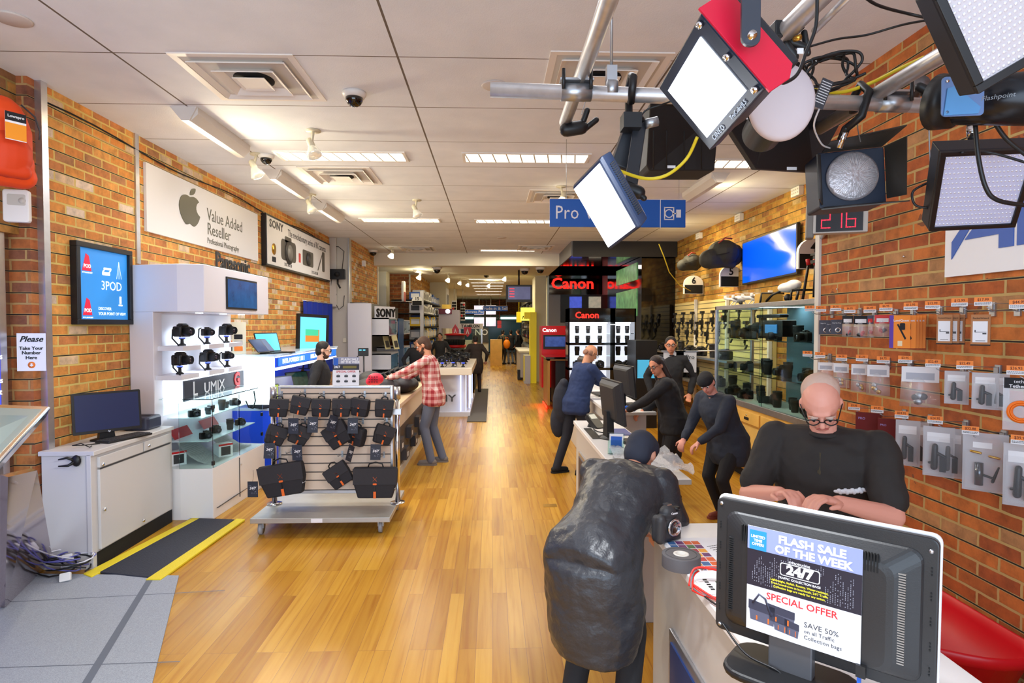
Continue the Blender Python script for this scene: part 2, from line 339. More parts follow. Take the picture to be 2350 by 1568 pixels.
# metal trims
t = B(); t.box(-3.56, -3.45, 4.735, 4.80, 0, 3.77); struct('trim_3', t, ALU)
struct('trim_4', B().box(-3.5, -3.484, 6.0, 6.06, 2.5, 3.77), ALU)
struct('trim_5', B().box(2.69, 2.73, 4.85, 4.91, .9, 3.77), mat('white_metal', (225, 222, 215), .4))
struct('trim_6', B().box(-3.12, -3.07, 16.2, 16.28, 0, 3.45), CREAM)
struct('trim_7', B().box(-3.66, -3.61, 4.50, 4.56, .0, 2.58), ALU)
struct('trim_8', B().box(-3.4, -3.1, 17.6, 18.2, 0, 3.45), CREAM)
struct('trim_9', B().box(-2.57, -2.53, 18.56, 18.62, 0, 3.6), CREAM)
struct('trim_10', B().box(-3.115, -3.09, 13.05, 13.10, 0, 3.77), STEEL)
# surface raceway along the left wall near the ceiling
b = B(); b.tube([(-3.49, y, 3.62-.03*sin(y*2.1)-.02*(y-4.8)*0) for y in [4.8+.3*i for i in range(28)]], .007, 6)
tag(obj('cable', b, BLK2), 'black cable clipped along the left brick wall below the ceiling', 'cable')
b = B(); b.box(-3.5, -3.488, 4.8, 13.0, 3.545, 3.555); tag(obj('wire_raceway', b, mat('raceway_tan', (190, 160, 110), .6)), 'thin straight wire raceway along the top of the left brick wall', 'cable')
# grey entrance carpet
def carpetmat():
    m = mat('entrance_carpet', (150, 156, 166), .95, var=.22, bscale=220); return m
b = B(); pts = [(-1.22, 1.7), (-1.80, 3.17), (-2.36, 4.52), (-3.58, 4.60), (-3.58, 1.2), (-1.1, 1.2)]
b.prism(pts, 0.001, .012)
car = obj('entrance_carpet', b, carpetmat()); tag(car, 'blue-grey speckled entrance carpet laid over the wood floor at lower left', 'carpet')
b = B()
for a, c in (((-3.5, 4.1), (-1.9, 4.25)), ((-3.5, 3.3), (-1.75, 3.35)), ((-3.5, 2.75), (-1.5, 2.85)), ((-3.5, 2.2), (-1.3, 2.3))):
    a, c = V(a+(.0125,)), V(c+(.0125,)); d = (c-a).normalized().cross(V((0, 0, 1)))*.004; b.quad(a-d, c-d, c+d, a+d)
for a, c in (((-2.55, 4.5), (-1.75, 1.9)), ((-3.25, 3.9), (-2.1, 1.3))):
    a, c = V(a+(.0130,)), V(c+(.0130,)); d = (c-a).normalized().cross(V((0, 0, 1)))*.022; b.quad(a-d, c-d, c+d, a+d)
obj('seam', b, mat('seam_dark', (100, 106, 118), .9), car)
# ================= ceiling things =================
def vent(cx, cy, z=3.77, s=.86):
    t = thing('ceiling_vent', '', 'vent', (cx, cy, z))
    b = B(); h = s/2
    for k, (r, zz) in enumerate(((h, 0), (h*.80, -.022), (h*.52, -.035), (h*.3, -.045))):
        w_ = .055 if k else .05; q = r-w_
        if k == 3: b.lathe([(r*1.3, zz+.006), (r*1.3, zz), (.02, zz+.03)], 4, 0, MX.Rotation(pi/4, 4, 'Z'), False); break
        ring = lambda rr, z1: [(-rr, -rr, z1), (rr, -rr, z1), (rr, rr, z1), (-rr, rr, z1)]
        b.rings([ring(r, zz), ring(r, zz-.008), ring(q, zz+(.035 if k else -.006)), ring(q, zz+(.04 if k else 0))], 0, False, False, True)
    obj('louvre', b, mat('vent_cream', (240, 234, 226), .5), t, world=False)
    b = B(); b.box(-h*.92, h*.92, -h*.92, h*.92, -.003, -.001); b.cyl((0, 0, -.003), (0, 0, -.012), h*.34, n=24, m=1)
    obj('duct_opening', b, [mat('duct_shadow', (205, 200, 194), .8), BLK2], t, world=False); return t
vp = Proto(vent(0, 0))
for (x, y, l) in [(-1.81, 4.66, 'large square ceiling air diffuser nearest the camera on the left'), (-1.89, 7.63, 'second square ceiling air diffuser on the left, behind the first long light'), (.83, 4.55, 'square ceiling air diffuser above the truss pipe'),
                  (.95, 8.75, 'square ceiling air diffuser above the hanging blue sign'), (-1.85, 14.85, 'small square ceiling air diffuser by the left soffit'), (1.05, 14.6, 'far square ceiling air diffuser on the right before the soffit')]:
    vp((x, y, 3.77), label=l, scale=(1, 1, 1))
def troffer(l, z=3.77):
    t = thing('ceiling_light', '', 'ceiling light', (0, 0, z)); b = B(); h, d = l/2, .16
    for a in ((-h-.03, h+.03, -d-.03, -d), (-h-.03, h+.03, d, d+.03), (-h-.03, -h, -d, d), (h, h+.03, -d, d)): b.box(*a, -.012, 0)
    obj('frame', b, mat('light_frame', (236, 232, 225), .4), t, world=False)
    obj('diffuser', B().box(-h, h, -d, d, -.004, -.001), TROF, t, world=False)
    b = B(); n = 9
    for i in range(n+1): x = -h+2*h*i/n; b.add([(x-.008, -d, -.010), (x+.008, -d, -.010), (x+.05, d, -.010), (x+.034, d, -.010)], [(0, 1, 2, 3)])
    obj('louvre', b, mat('louvre_white', (210, 204, 190), .5), t, world=False); return t
tp = Proto(troffer(1.36))
for (x, y, l) in [(-1.66, 6.74, 'long lit ceiling light nearest on the left'), (.38, 6.74, 'long lit ceiling light nearest in the middle'), (2.62, 6.9, 'long lit ceiling light partly hidden by the softbox'),
                  (-1.64, 10.80, 'lit ceiling light in the second row on the left'), (.39, 10.85, 'lit ceiling light in the second row in the middle'), (.39, 15.1, 'lit ceiling light just before the soffit')]:
    tp((x, y, 3.77), label=l)
for i, y in enumerate((20.5, 22.6, 24.6, 26.6, 28.6, 31, 34)): tp((-.2, y, 3.62), label='far lit ceiling light, %s past the soffit in the row to the back' % nth(i))
def washer():
    t = thing('wall_washer_light', '', 'ceiling light', (0, 0, 3.77)); b = B()   # angled white trough open to the wall
    pr = [(0, 0), (-.16, 0), (-.07, -.085), (.02, -.085)]
    M = MX(((1, 0, 0, 0), (0, 0, 1, 0), (0, 1, 0, 0), (0, 0, 0, 1)))
    b.prism([(.09, 0), (.09, -.05), (.03, -.10), (-.03, -.10), (-.02, -.09), (.03, 0)], -.6, .6, 0, M)
    b.prism([(.09, 0), (.03, -.10), (-.03, -.10), (-.12, 0)], -.62, -.6, 0, M); b.prism([(.09, 0), (.03, -.10), (-.03, -.10), (-.12, 0)], .6, .62, 0, M)
    obj('housing', b, mat('washer_white', (218, 212, 205), .5), t, world=False)
    obj('tube', B().cyl((-.01, -.58, -.035), (-.01, .58, -.035), .014), SPOTG, t, world=False); return t
wp = Proto(washer())
for i, (x, y, l) in enumerate([(-2.63, 5.83, 'white trough wall light on the ceiling, nearest of the left row'), (-2.64, 7.9, 'white trough wall light on the ceiling, second of the left row'), (-2.64, 9.87, 'white trough wall light on the ceiling, farthest of the left row')]):
    wp((x, y, 3.77), label=l, scale=(1.1, .92, 1.2))
wp((2.80, 7.9, 3.77), rz=pi, label='white trough wall light on the ceiling beside the right wall', scale=(1.1, .95, 1.2))
wp((-2.0, 17.4, 3.45), rz=radians(-20), label='white trough light under the soffit on the left', scale=.8)
def spot(lit):
    t = thing('ceiling_spotlight', '', 'spotlight', (0, 0, 3.77)); b = B()
    b.cyl((0, 0, 0), (0, 0, -.012), .06, n=20); b.cyl((0, 0, -.01), (.02, 0, -.09), .012); b.lathe([(.02, .05), (.028, .04), (.03, -.02), (.026, -.03)], 16, 0, MX.Translation((.03, -.0, -.11)) @ MX.Rotation(radians(28), 4, 'Y'))
    obj('fitting', b, mat('spot_ivory', (214, 206, 180), .45), t, world=False)
    b = B(); b.lathe([(.025, 0), (.034, -.015), (.062, -.075), (.066, -.092), (.05, -.102), (.001, -.108)], 20, 0, MX.Translation((.03, 0, -.13)) @ MX.Rotation(radians(28), 4, 'Y'))
    obj('bulb', b, SPOTG if lit else BULB, t, world=False); return t
s0 = Proto(spot(False)); s1 = Proto(spot(True))
for (x, y, rz, l) in [(-1.72, 5.86, 2.6, 'unlit reflector spotlight on the ceiling right of the large diffuser'), (-2.58, 6.68, 3.2, 'unlit double spotlight at the end of the nearest trough light'), (-2.6, 8.72, 2.9, 'unlit spotlight at the end of the second trough light'), (-1.13, 9.05, 2.8, 'unlit spotlight on the ceiling before the second row of lights')]:
    s0((x, y, 3.77), rz=rz, label=l, scale=1.15)
for (x, y, z, l, g) in [(-2.45, 14.6, 3.77, 'glowing spotlight on the ceiling left of the soffit', None), (.93, 8.1, 3.77, 'glowing spotlight behind the lit LED panel', None),
                     (-2.1, 17.2, 3.45, 'glowing spotlight under the soffit, left of two', None), (-1.35, 18.2, 3.45, 'glowing spotlight under the soffit, right of two', None),
                     (-.15, 23.5, 3.62, 'bright spotlight in the far ceiling of the aisle', None), (-1.2, 22, 3.62, 'far left glowing spotlight, left of a pair', None), (-.95, 23, 3.62, 'far left glowing spotlight, right of a pair', None), (.4, 20, 3.62, 'far glowing spotlight before the hanging screen', None)]:
    s1((x, y, z), rz=.5, label=l, group=g, scale=1.15)
lamp('far_spot_light', 'POINT', (-.1, 23.5, 3.4), 30, WARM, .05)
lamp('soffit_spot_light', 'POINT', (-2.05, 16.9, 3.2), 14, (1, .86, .55), .05)
lamp('canon_area_light', 'AREA', (2.6, 15.5, 3.4), 10, (1, .9, .8), 1, aim=(2.6, 15.5, 0))
def dome():
    t = thing('dome_camera', '', 'security camera', (0, 0, 3.77)); b = B(); b.lathe([(.095, 0), (.095, -.02), (.08, -.045), (.068, -.048)], 24); obj('housing', b, mat('dome_white', (225, 222, 218), .4), t, world=False)
    b = B(); b.lathe([(.07, -.045), (.068, -.07), (.05, -.1), (.025, -.115), (.001, -.119)], 24); obj('dome', b, GLOSSB, t, world=False); return t
dp = Proto(dome())
for (x, y, z, l, s) in [(-1.11, 4.9, 3.77, 'smoked dome camera on the ceiling right of the large diffuser', 1), (-2.49, 6.72, 3.77, 'dark dome camera beside the nearest trough light', .9), (-3.0, 15.2, 3.77, 'small dark dome camera at the top of the rear brick wall', 1.2),
                     (-1.5, 16.3, 3.45, 'dome camera under the soffit, left', 1.4), (.9, 16.6, 3.45, 'dome camera under the soffit, middle', 1.4), (1.3, 16.2, 3.45, 'dome camera under the soffit beside the black canopy', 1.4), (-.2, 20.1, 3.62, 'far dome camera behind the soffit', 1.3)]:
    dp((x, y, z), label=l, scale=s)
for (x, y, z, l) in [(-2.93, 3.8, 3.77, 'round white speaker cover flush in the ceiling, upper left corner'), (0.02, 4.72, 3.77, 'round ceiling speaker cover above the left end of the pipe'), (.2, 12.9, 3.77, 'small round ceiling plate before the third light row')]:
    tag(obj('ceiling_speaker', B().lathe([(.1, 0), (.105, -.006), (.095, -.012), (.001, -.014)], 28, 0, MX.Translation((x, y, z))), mat('speaker_ivory', (205, 196, 190), .6)), l, 'speaker')
# ================= small product makers (local: front faces -y) =================
def make_camera(kind='dslr', stand=False, strap=False):
    t = thing('camera', 'camera', 'camera'); z0 = .075 if stand else 0
    b = B()
    if kind == 'dslr':
        b.rrect(-.066, .066, 0, .088, .016, -.03, .03, 0, FM((0, 0, z0), (1, 0, 0), (0, 0, 1)))
        b.rings([[(x*.032, y*.05-.005, z0+z) for x, y in ((-1, -.7), (1, -.7), (1, .6), (-1, .6))] for z in (.085, .1)]+[[(x*.02, y*.035-.005, z0+.112) for x, y in ((-1, -.7), (1, -.7), (1, .6), (-1, .6))]], 0, False)
        b.cap((-.052, -.035, z0+.015), (-.052, -.038, z0+.078), .017, .015, 8)
        b.cyl((.045, 0, z0+.088), (.045, 0, z0+.097), .012, n=12)
    else:
        b.rrect(-.054, .054, 0, .064, .01, -.018, .018, 0, FM((0, 0, z0), (1, 0, 0), (0, 0, 1)))
        b.cbox((0, 0, z0+.07), (.034, .028, .018)); b.cyl((.035, 0, z0+.064), (.035, 0, z0+.073), .01, n=10)
    obj('camera_body', b, BLK, t, bev=.003, world=False)
    zc = z0+(.045 if kind == 'dslr' else .032); y0 = -.03 if kind == 'dslr' else -.018; r = .036 if kind == 'dslr' else .027; ln = .075 if kind == 'dslr' else .05
    b = B(); M = MX.Translation((0, y0, zc)) @ MX.Rotation(pi/2, 4, 'X')
    b.lathe([(r*.86, 0), (r*.86, .01), (r, .014), (r, ln*.5), (r*1.03, ln*.52), (r*1.03, ln*.8), (r*.97, ln*.84), (r*.97, ln), (r*.8, ln), (r*.74, ln-.012), (.001, ln-.008)], 20, 0, M); l = obj('lens', b, BLK2, t, world=False)
    b = B(); b.lathe([(r*.72, ln-.011), (r*.5, ln-.006), (.001, ln-.004)], 18, 0, M); obj('front_glass', b, LENSG, l, world=False)
    if stand:
        b = B(); b.lathe([(.03, 0), (.03, .01), (.014, .02), (.012, .05), (.024, .06), (.024, .07)], 16); s = obj('stand', b, BLK, t, world=False)
        obj('security_light', B().lathe([(.0245, .062), (.0255, .064), (.0255, .068), (.0245, .07)], 16), LEDBLUE, s, world=False)
    if strap:
        b = B(); b.tube([(-.066, 0, z0+.07), (-.11, -.02, z0+.06), (-.125, -.03, z0-.01), (-.09, -.05, z0-.06), (-.11, -.08, z0-.072)], .006, 6); obj('strap', b, RUBBER, t, world=False)
    return t
def make_lens(r=.036, h=.11, white=False):
    t = thing('camera_lens', 'lens', 'lens'); b = B()
    b.lathe([(r*.8, 0), (r*.82, .008), (r*.88, .012), (r*.9, h*.45), (r, h*.5), (r, h*.9), (r*1.04, h*.92), (r*1.04, h), (r*.85, h), (r*.8, h*.95)], 20)
    obj('barrel', b, mat('lens_white', (225, 222, 210), .4) if white else BLK, t, world=False)
    obj('focus_ring', B().lathe([(r*1.015, h*.6), (r*1.03, h*.62), (r*1.03, h*.8), (r*1.015, h*.82)], 20, caps=False), RUBBER, t, world=False)
    obj('front_glass', B().lathe([(r*.8, h*.94), (r*.4, h*.97), (.001, h*.975)], 18), LENSG, t, world=False); return t
camD = Proto(make_camera('dslr')); camM = Proto(make_camera('mirrorless')); camDS = Proto(make_camera('dslr', True, True)); camMS = Proto(make_camera('mirrorless', True, True))
lensA = Proto(make_lens()); lensB = Proto(make_lens(.034, .07)); lensC = Proto(make_lens(.042, .15))
def print_lines(rows, seed=3):
    """rows: (x0,x1,y,h,n); small unreadable print"""
    b = B()
    for i, (x0, x1, y, h, n) in enumerate(rows):
        for a in ticks(n, x0, x1, y, h, seed+i): b.box(a[0], a[1], a[2], a[3], 0, .0006)
    return b
def put(b, M): b.v = [tuple(M @ V(p)) for p in b.v]; return b
# ================= entrance, left edge =================
# backlit directory sign in the opening
t = thing('directory_sign', 'backlit blue store directory sign at the far left edge, behind the please-take-a-number notice', 'sign', (-3.6, 4.3, .9))
M = FM((-3.60, 4.5, 1.56), (0, 1, 0), (0, 0, 1))
obj('frame', B().box(-3.66, -3.62, 3.4, 4.50, .86, 2.35), ALU, t)
obj('panel', B().box(-3.62, -3.605, 3.4, 4.49, .88, 2.32), mat('directory_blue', (40, 60, 190), .4, emit=1.0, ecol=(72, 82, 215)), t)
obj('header_panel', B().box(-3.606, -3.602, 3.4, 4.49, 2.04, 2.31), mat('directory_header', (60, 130, 215), .4, emit=.9, ecol=(70, 130, 225)), t)
GLOW = mat('lit_lettering', (245, 248, 255), .5, emit=1.0)
text('lettering', [('DIRECTORY', .13, -.36, .62, {'sp': 1.15, 'sx': .75}), ('Storage', .062, -.16, .385, {'sx': .8}), ('Service/Returns', .062, .0, .105, {'sx': .8, 'a': 'RIGHT'}), ('Business Phones', .062, .0, -.07, {'sx': .8, 'a': 'RIGHT'}),
     ('Entertainment', .062, -.01, -.155, {'sx': .8, 'a': 'RIGHT'}), ('Home', .062, -.2, -.24, {'sx': .8, 'a': 'RIGHT'}), ('Phones', .062, -.16, -.42, {'sx': .8, 'a': 'RIGHT'}), ('Printing Solutions', .062, -.01, -.505, {'sx': .8, 'a': 'RIGHT'})], GLOW, t, M)
# please take number notice
t = thing('number_notice', 'white paper notice reading Please Take Your Number Here taped to the metal post', 'notice', (-3.42, 4.63, 1.5))
a, c, d = P(38, 765, y=4.62), P(105, 765, y=4.66), P(38, 852, y=4.62)
M = FM((a+c)/2, c-a, (0, 0, 1)); W_ = (c-a).length; H_ = a.z-d.z
obj('paper', put(B().box(-W_/2, W_/2, -H_, 0, 0, .002), M), PAPER, t)
text('lettering', [('Please', W_*.32, 0, -H_*.16, {'sh': .35, 'b': .015}), ('Take Your', W_*.19, 0, -H_*.40, {'b': .01}), ('Number', W_*.19, 0, -H_*.52, {'b': .01}), ('Here', W_*.19, 0, -H_*.65, {'b': .01})], INK, t, MX.Translation((0, -.0025, 0)) @ M)
b = B(); b.cyl((0, -H_*.84, .002), (0, -H_*.84, .004), W_*.13, n=24); put(b, M); ic = obj('arrow_disc', b, ORANGE, t)
b = B(); b.prism([(-.006, .012), (.006, .012), (.006, 0), (.014, 0), (0, -.014), (-.014, 0), (-.006, 0)], .004, .005, 0, M @ MX.Translation((0, -H_*.84, 0))); obj('arrow', b, PAPER, ic)
# orange backpack hanging from the lintel
def backpack():
    t = thing('backpack', 'bright orange backpack hanging high on the wall at the upper left corner', 'backpack', (-3.35, 4.25, 2.9))
    b = B(); M = MX.Rotation(radians(8), 4, 'Y')
    b.ell((0, 0, .28), (.19, .13, .30)); b.ell((0, 0, .12), (.20, .14, .14)); b.ell((0, 0, .42), (.15, .12, .16)); b.cap((-.12, 0, .03), (.12, 0, .03), .09)
    o = obj('pack_body', b, mat('orange_nylon', (232, 74, 18), .6, bump=.25, bscale=9, var=.06), t, world=False, vox=.012, smooth=4)
    b = B(); b.ell((.0, -.08, .16), (.16, .10, .17)); b.cap((-.09, -.1, .04), (.09, -.1, .04), .05); obj('front_pocket', b, mat('orange_nylon_dark', (214, 62, 14), .6, bump=.25, bscale=9), t, world=False, vox=.01, smooth=3)
    b = B(); b.tube([(.10, -.06, .53), (.17, -.09, .46), (.195, -.1, .36), (.19, -.1, .3)], .006, 6); obj('zip', b, DKG, t, world=False)
    b = B(); b.tube([(-.10, 0, .52), (-.04, 0, .60), (.02, 0, .56)], .012, 8); b.tube([(-.02, 0, .56), (-.12, .0, .84)], .008, 6); obj('strap', b, mat('strap_grey', (60, 60, 72), .7), t, world=False)
    b = B(); b.box(-.05, .07, -.213, -.21, .23, .42, 0); b.box(-.05, .07, -.2135, -.213, .36, .42, 1); b.box(-.05, .07, -.2137, -.213, .235, .345, 2)
    tg = obj('swing_tag', b, [PAPER, INK, mat('tag_orange', (240, 150, 30), .6)], t, world=False)
    text('lettering', [('Lowepro', .026, .0, .39, {'b': .01})], PAPER, tg, wm(t) @ FM((0.01, -.215, 0), (1, 0, 0), (0, 0, 1)))
    return t
bp_ = backpack(); bp_.location = P(4, 408, y=4.15); bp_.rotation_euler = (0, 0, radians(58)); bp_.scale = (.95,)*3
# alarm sensor box
t = thing('alarm_sensor', 'white plastic sensor box on the brick beside the metal post', 'sensor', P(44, 512, x=-3.50)); l = t.location
b = B(); b.rrect(-.08, .08, 0, .235, .02, 0, .05, 0, FM((0, 0, 0), (.2, 1, 0), (0, 0, 1))); obj('case', b, WHITE, t, bev=.008, world=False)
b = B(); b.rrect(-.05, .06, .12, .2, .01, .05, .053, 0, FM((0, 0, 0), (.2, 1, 0), (0, 0, 1))); b.cyl((.055, .03, .155), (.062, .03, .155), .022); obj('window', b, GREY, t, world=False)
t.location = P(44, 512, y=4.5); t.rotation_euler = (0, 0, radians(-62))
# ---- ticket kiosk lower left
t = thing('touch_kiosk', 'silver framed touch screen kiosk leaning into the lower left corner', 'kiosk', (-2.9, 3.2, 0))
A, Bq, Cq, D = P(-60, 925, y=2.9), P(118, 932, y=3.25), P(0, 1062, y=2.45), P(-160, 1050, y=2.2)
u = (Bq-A); v = (Cq-Bq); n = u.cross(v).normalized(); n = -n if n.z < 0 else n
def slab(pts, n, th, m=0): b = B(); k = [p-n*th for p in pts]; b.add(list(pts)+k, [(0, 1, 2, 3), (7, 6, 5, 4), (0, 4, 5, 1), (1, 5, 6, 2), (2, 6, 7, 3), (3, 7, 4, 0)], m); return b
cen = (A+Bq+Cq+D)/4; obj('screen_frame', slab([A, Bq, Cq, D], n, .07), CHROME, t, bev=.01)
q = [cen+(p-cen)*.80+n*.004 for p in (A, Bq, Cq, D)]; obj('screen', slab(q, n, .006), mat('kiosk_screen', (120, 138, 140), .15, emit=.15), t)
b = B(); f0 = P(10, 1400, z=0); ps = [P(0, 1090, y=2.6), P(70, 1075, y=3.05), P(112, 1290, z=0.0)+V((0, 0, .02)), P(0, 1400, z=0)+V((0, 0, .02))]
dn = (ps[1]-ps[0]).cross(ps[3]-ps[0]).normalized(); b = slab(ps, dn, .03); obj('mirror_panel', b, mat('polished_panel', (170, 150, 160), .06, .9), t)
obj('pedestal', B().box(-3.0, -2.6, 2.6, 3.0, 0.012, .06), BLK, t)
# ================= framed 3-pod poster =================
def wallsign(nm, label, cat, c0, c1, X, fr, depth, back, panel, rim=None):
    """frame on the left wall between two corners (y0,z1),(y1,z0)"""
    t = thing(nm, label, cat, (X, (c0[0]+c1[0])/2, c1[1]))
    b = B(); y0, z1 = c0; y1, z0 = c1
    if fr:
        for a in ((y0, y1, z1-fr, z1), (y0, y1, z0, z0+fr), (y0, y0+fr, z0+fr, z1-fr), (y1-fr, y1, z0+fr, z1-fr)): b.box(X, X+depth, *a)
        obj('frame', b, back, t, bev=.004)
    obj('panel', B().box(X+.002, X+depth*(.5 if fr else 1), y0+fr, y1-fr, z0+fr, z1-fr), panel, t)
    return t, FM((X+depth*(.5 if fr else 1)+.001, y0, z0), (0, 1, 0), (0, 0, 1)), y1-y0, z1-z0
LB = mat('poster_blue', (44, 128, 205), .4, emit=.55, ecol=(50, 140, 215))
t, M, W_, H_ = wallsign('framed_poster', 'black framed backlit blue tripod poster on the left brick wall', 'poster', (5.08, 2.60), (5.85, 1.90), -3.5, .045, .06, BLK, LB)
RW = mat('print_red', (215, 30, 60), .5, emit=.5); PW = mat('print_white', (235, 245, 250), .5, emit=.7)
for zz in (.46, .08):
    b = B(); b.prism([(.10, zz), (.22, zz+.0), (.19, zz+.13), (.15, zz+.15)], 0, .001); obj('emblem', put(b, M), RW, t)
text('lettering', [('3POD', .115, .49, .345, {}), ('DISCOVER', .038, .30, .14, {'b': .01, 'a': 'LEFT'}), ('YOUR POINT OF VIEW', .038, .30, .095, {'b': .01, 'a': 'LEFT'}), ('POD', .045, .165, .50, {'b': .02}), ('POD', .045, .165, .12, {'b': .02}), ('BY FLASHPOINT', .018, .165, .445, {'b': .01}), ('BY FLASHPOINT', .018, .165, .06, {'b': .01})], PW, t, M @ MX.Translation((0, 0, .002)), .0006)
b = B()
for (x, y) in ((.60, .58),):
    for dx in (-.035, 0, .035): b.box(0, 0, 0, 0, 0, 0); b.add([(x-.002, y, 0), (x+.002, y, 0), (x+dx+.003, y-.16, 0), (x+dx-.003, y-.16, 0)], [(0, 1, 2, 3)])
b.rrect(.36, .47, .44, .47, .01, 0, .001); b.rrect(.38, .49, .49, .51, .01, 0, .001); b.add([(.36, .47, 0), (.38, .49, 0), (.40, .49, 0), (.385, .47, 0)], [(0, 1, 2, 3)]); b.add([(.45, .47, 0), (.47, .49, 0), (.49, .49, 0), (.47, .47, 0)], [(0, 1, 2, 3)])
b.rrect(.60, .63, .19, .26, .008, 0, .001); b.rrect(.585, .645, .17, .185, .006, 0, .001)
obj('product_drawings', put(b, M @ MX.Translation((0, 0, .001))), PW, t)
# ================= apple reseller board =================
t, M, W_, H_ = wallsign('wall_sign', 'large white reseller board with a dark apple emblem high on the left wall', 'sign', (6.15, 3.53), (9.0, 2.84), -3.5, 0, .03, WHITE, WHITE)
OL = mat('emblem_olive', (84, 80, 60), .45)
b = B()
ap = []
def bez(p0, p1, p2, p3, n=7): return [tuple((1-t_)**3*a+3*(1-t_)**2*t_*b_+3*(1-t_)*t_*t_*c+t_**3*d for a, b_, c, d in zip(p0, p1, p2, p3)) for t_ in [i/n for i in range(n)]]
ap = bez((0, .30), (.06, .33), (.13, .36), (.21, .27))+bez((.21, .27), (.12, .22), (.10, .06), (.23, 0))+bez((.23, 0), (.19, -.14), (.13, -.20), (.09, -.22))+bez((.09, -.22), (.04, -.22), (.02, -.19), (0, -.19))+bez((0, -.19), (-.03, -.19), (-.06, -.23), (-.1, -.22))+bez((-.1, -.22), (-.2, -.15), (-.3, .06), (-.2, .24))+bez((-.2, .24), (-.14, .34), (-.05, .32), (0, .30))
b.prism([(x*1.0+.86, y*.62+.335) for x, y in ap], 0, .006); b.prism([(.86+x, .335+y*.62) for x, y in bez((0, .34), (0, .44), (.06, .50), (.13, .50))+bez((.13, .50), (.14, .42), (.07, .34), (0, .34))], 0, .006)
obj('apple_emblem', put(b, M), OL, t)
text('lettering', [('Value Added', .21, 1.27, .40, {'a': 'LEFT', 'sx': .95}), ('Reseller', .21, 1.27, .225, {'a': 'LEFT', 'sx': .95}), ('Professional Photography', .10, 1.27, .085, {'a': 'LEFT', 'sx': .88})], OL, t, M, .001)
# ================= sony lens board =================
t, M, W_, H_ = wallsign('wall_sign', 'black framed white camera advertisement board high on the left wall', 'sign', (9.2, 3.59), (12.75, 2.80), -3.5, .03, .08, BLK, WHITE)
M = FM((-3.5+.083, 9.2, 2.80), (0, 1, 0), (0, 0, 1)); obj('panel_front', B().box(-3.46, -3.418, 9.23, 12.72, 2.83, 3.56), mat('ad_white', (228, 226, 222), .5), t)
text('lettering', [('SONY', .17, .42, .66, {'b': .03, 'sx': 1.25, 'sp': 1.1}), ('The revolutionary series of RX cameras', .17, .95, .63, {'a': 'LEFT', 'sx': .82, 'r': 0}), ('DSC-RX10', .08, .95, .09, {}), ('DSC-RX100', .08, 2.45, .09, {})], mat('ad_ink', (70, 68, 66), .6), t, M, .001)
b = B(); b.rrect(.62, 1.35, .16, .50, .08, 0, .003); b.rrect(.8, 1.12, .46, .56, .03, 0, .003); b.cyl((.98, .30, .003), (.98, .30, .02), .19, n=28, m=1); b.cyl((.98, .30, .02), (.98, .30, .03), .13, n=28, m=2)
b.rrect(1.72, 2.35, .18, .46, .04, 0, .003); b.cyl((2.05, .31, .003), (2.05, .31, .02), .12, n=28, m=1); b.rrect(2.95, 3.12, .16, .56, .04, 0, .003); b.add([(2.62, .16, .003), (2.68, .16, .003), (2.97, .5, .003), (2.93, .5, .003)], [(0, 1, 2, 3)])
obj('camera_pictures', put(b, M), [mat('ad_cam', (80, 76, 68), .5), mat('ad_cam2', (60, 58, 54), .5), mat('ad_cam3', (120, 118, 112), .4)], t)
b = B(); b.cyl((.3, .28, 0), (.3, .28, .004), .09, n=20, m=0); b.rrect(.22, .38, .08, .16, .01, 0, .003, 1); b.rrect(1.5, 1.6, .2, .36, .01, 0, .003, 2); obj('award_marks', put(b, M), [GOLD, INK, RED], t)
# ================= grey steel cabinet =================
t = thing('steel_cabinet', 'grey steel computer cabinet in front of the left brick wall', 'cabinet', (-3.27, 5.2, 0))
CG = mat('cabinet_grey', (206, 204, 204), .35)
b = B(); b.box(-3.47, -3.09, 4.68, 5.80, .0, .89); b.box(-3.48, -3.06, 4.66, 5.82, .89, .925); b.box(-3.12, -3.085, 4.66, 4.72, 0.12, .9); b.box(-3.12, -3.085, 5.765, 5.82, .12, .9)
obj('carcass', b, CG, t, bev=.004); obj('plinth', B().box(-3.3, -3.082, 4.72, 5.80, 0, .12), BLK2, t)
obj('keyboard_drawer', B().box(-3.09, -3.066, 4.74, 5.32, .78, .865), CG, t, bev=.004); d1 = obj('drawer', B().box(-3.09, -3.066, 5.34, 5.76, .78, .865), CG, t, bev=.004)
dr = obj('door', B().box(-3.09, -3.068, 4.74, 5.76, .135, .765), CG, t, bev=.004)
for (par, y, z) in ((d1, 5.40, .82), (d1, 4.77, .80), (dr, 4.78, .44), (dr, 5.30, .18)):
    obj('lock', B().cyl((-3.07, y, z), (-3.056, y, z), .014, n=14), CHROME, par)
b = B(); b.box(-3.0665, -3.064, 4.74, 5.76, .768, .778); obj('gap_shadow_strip', b, DKG, t)
# cup clamp on its side panel
t = thing('clamp', 'black spring clamp fixed on the side of the grey steel cabinet', 'clamp', (-3.3, 4.66, .75))
a = P(175, 1058, y=4.66); b = B(); b.ell(a, (.035, .02, .045)); b.tube([a, a+V((-.05, -.03, .03)), a+V((-.1, -.05, .02))], [.014, .01, .005]); b.tube([a, a+V((-.04, -.03, -.03)), a+V((-.1, -.05, -.03))], [.014, .01, .005])
obj('grip', b, BLK, t)
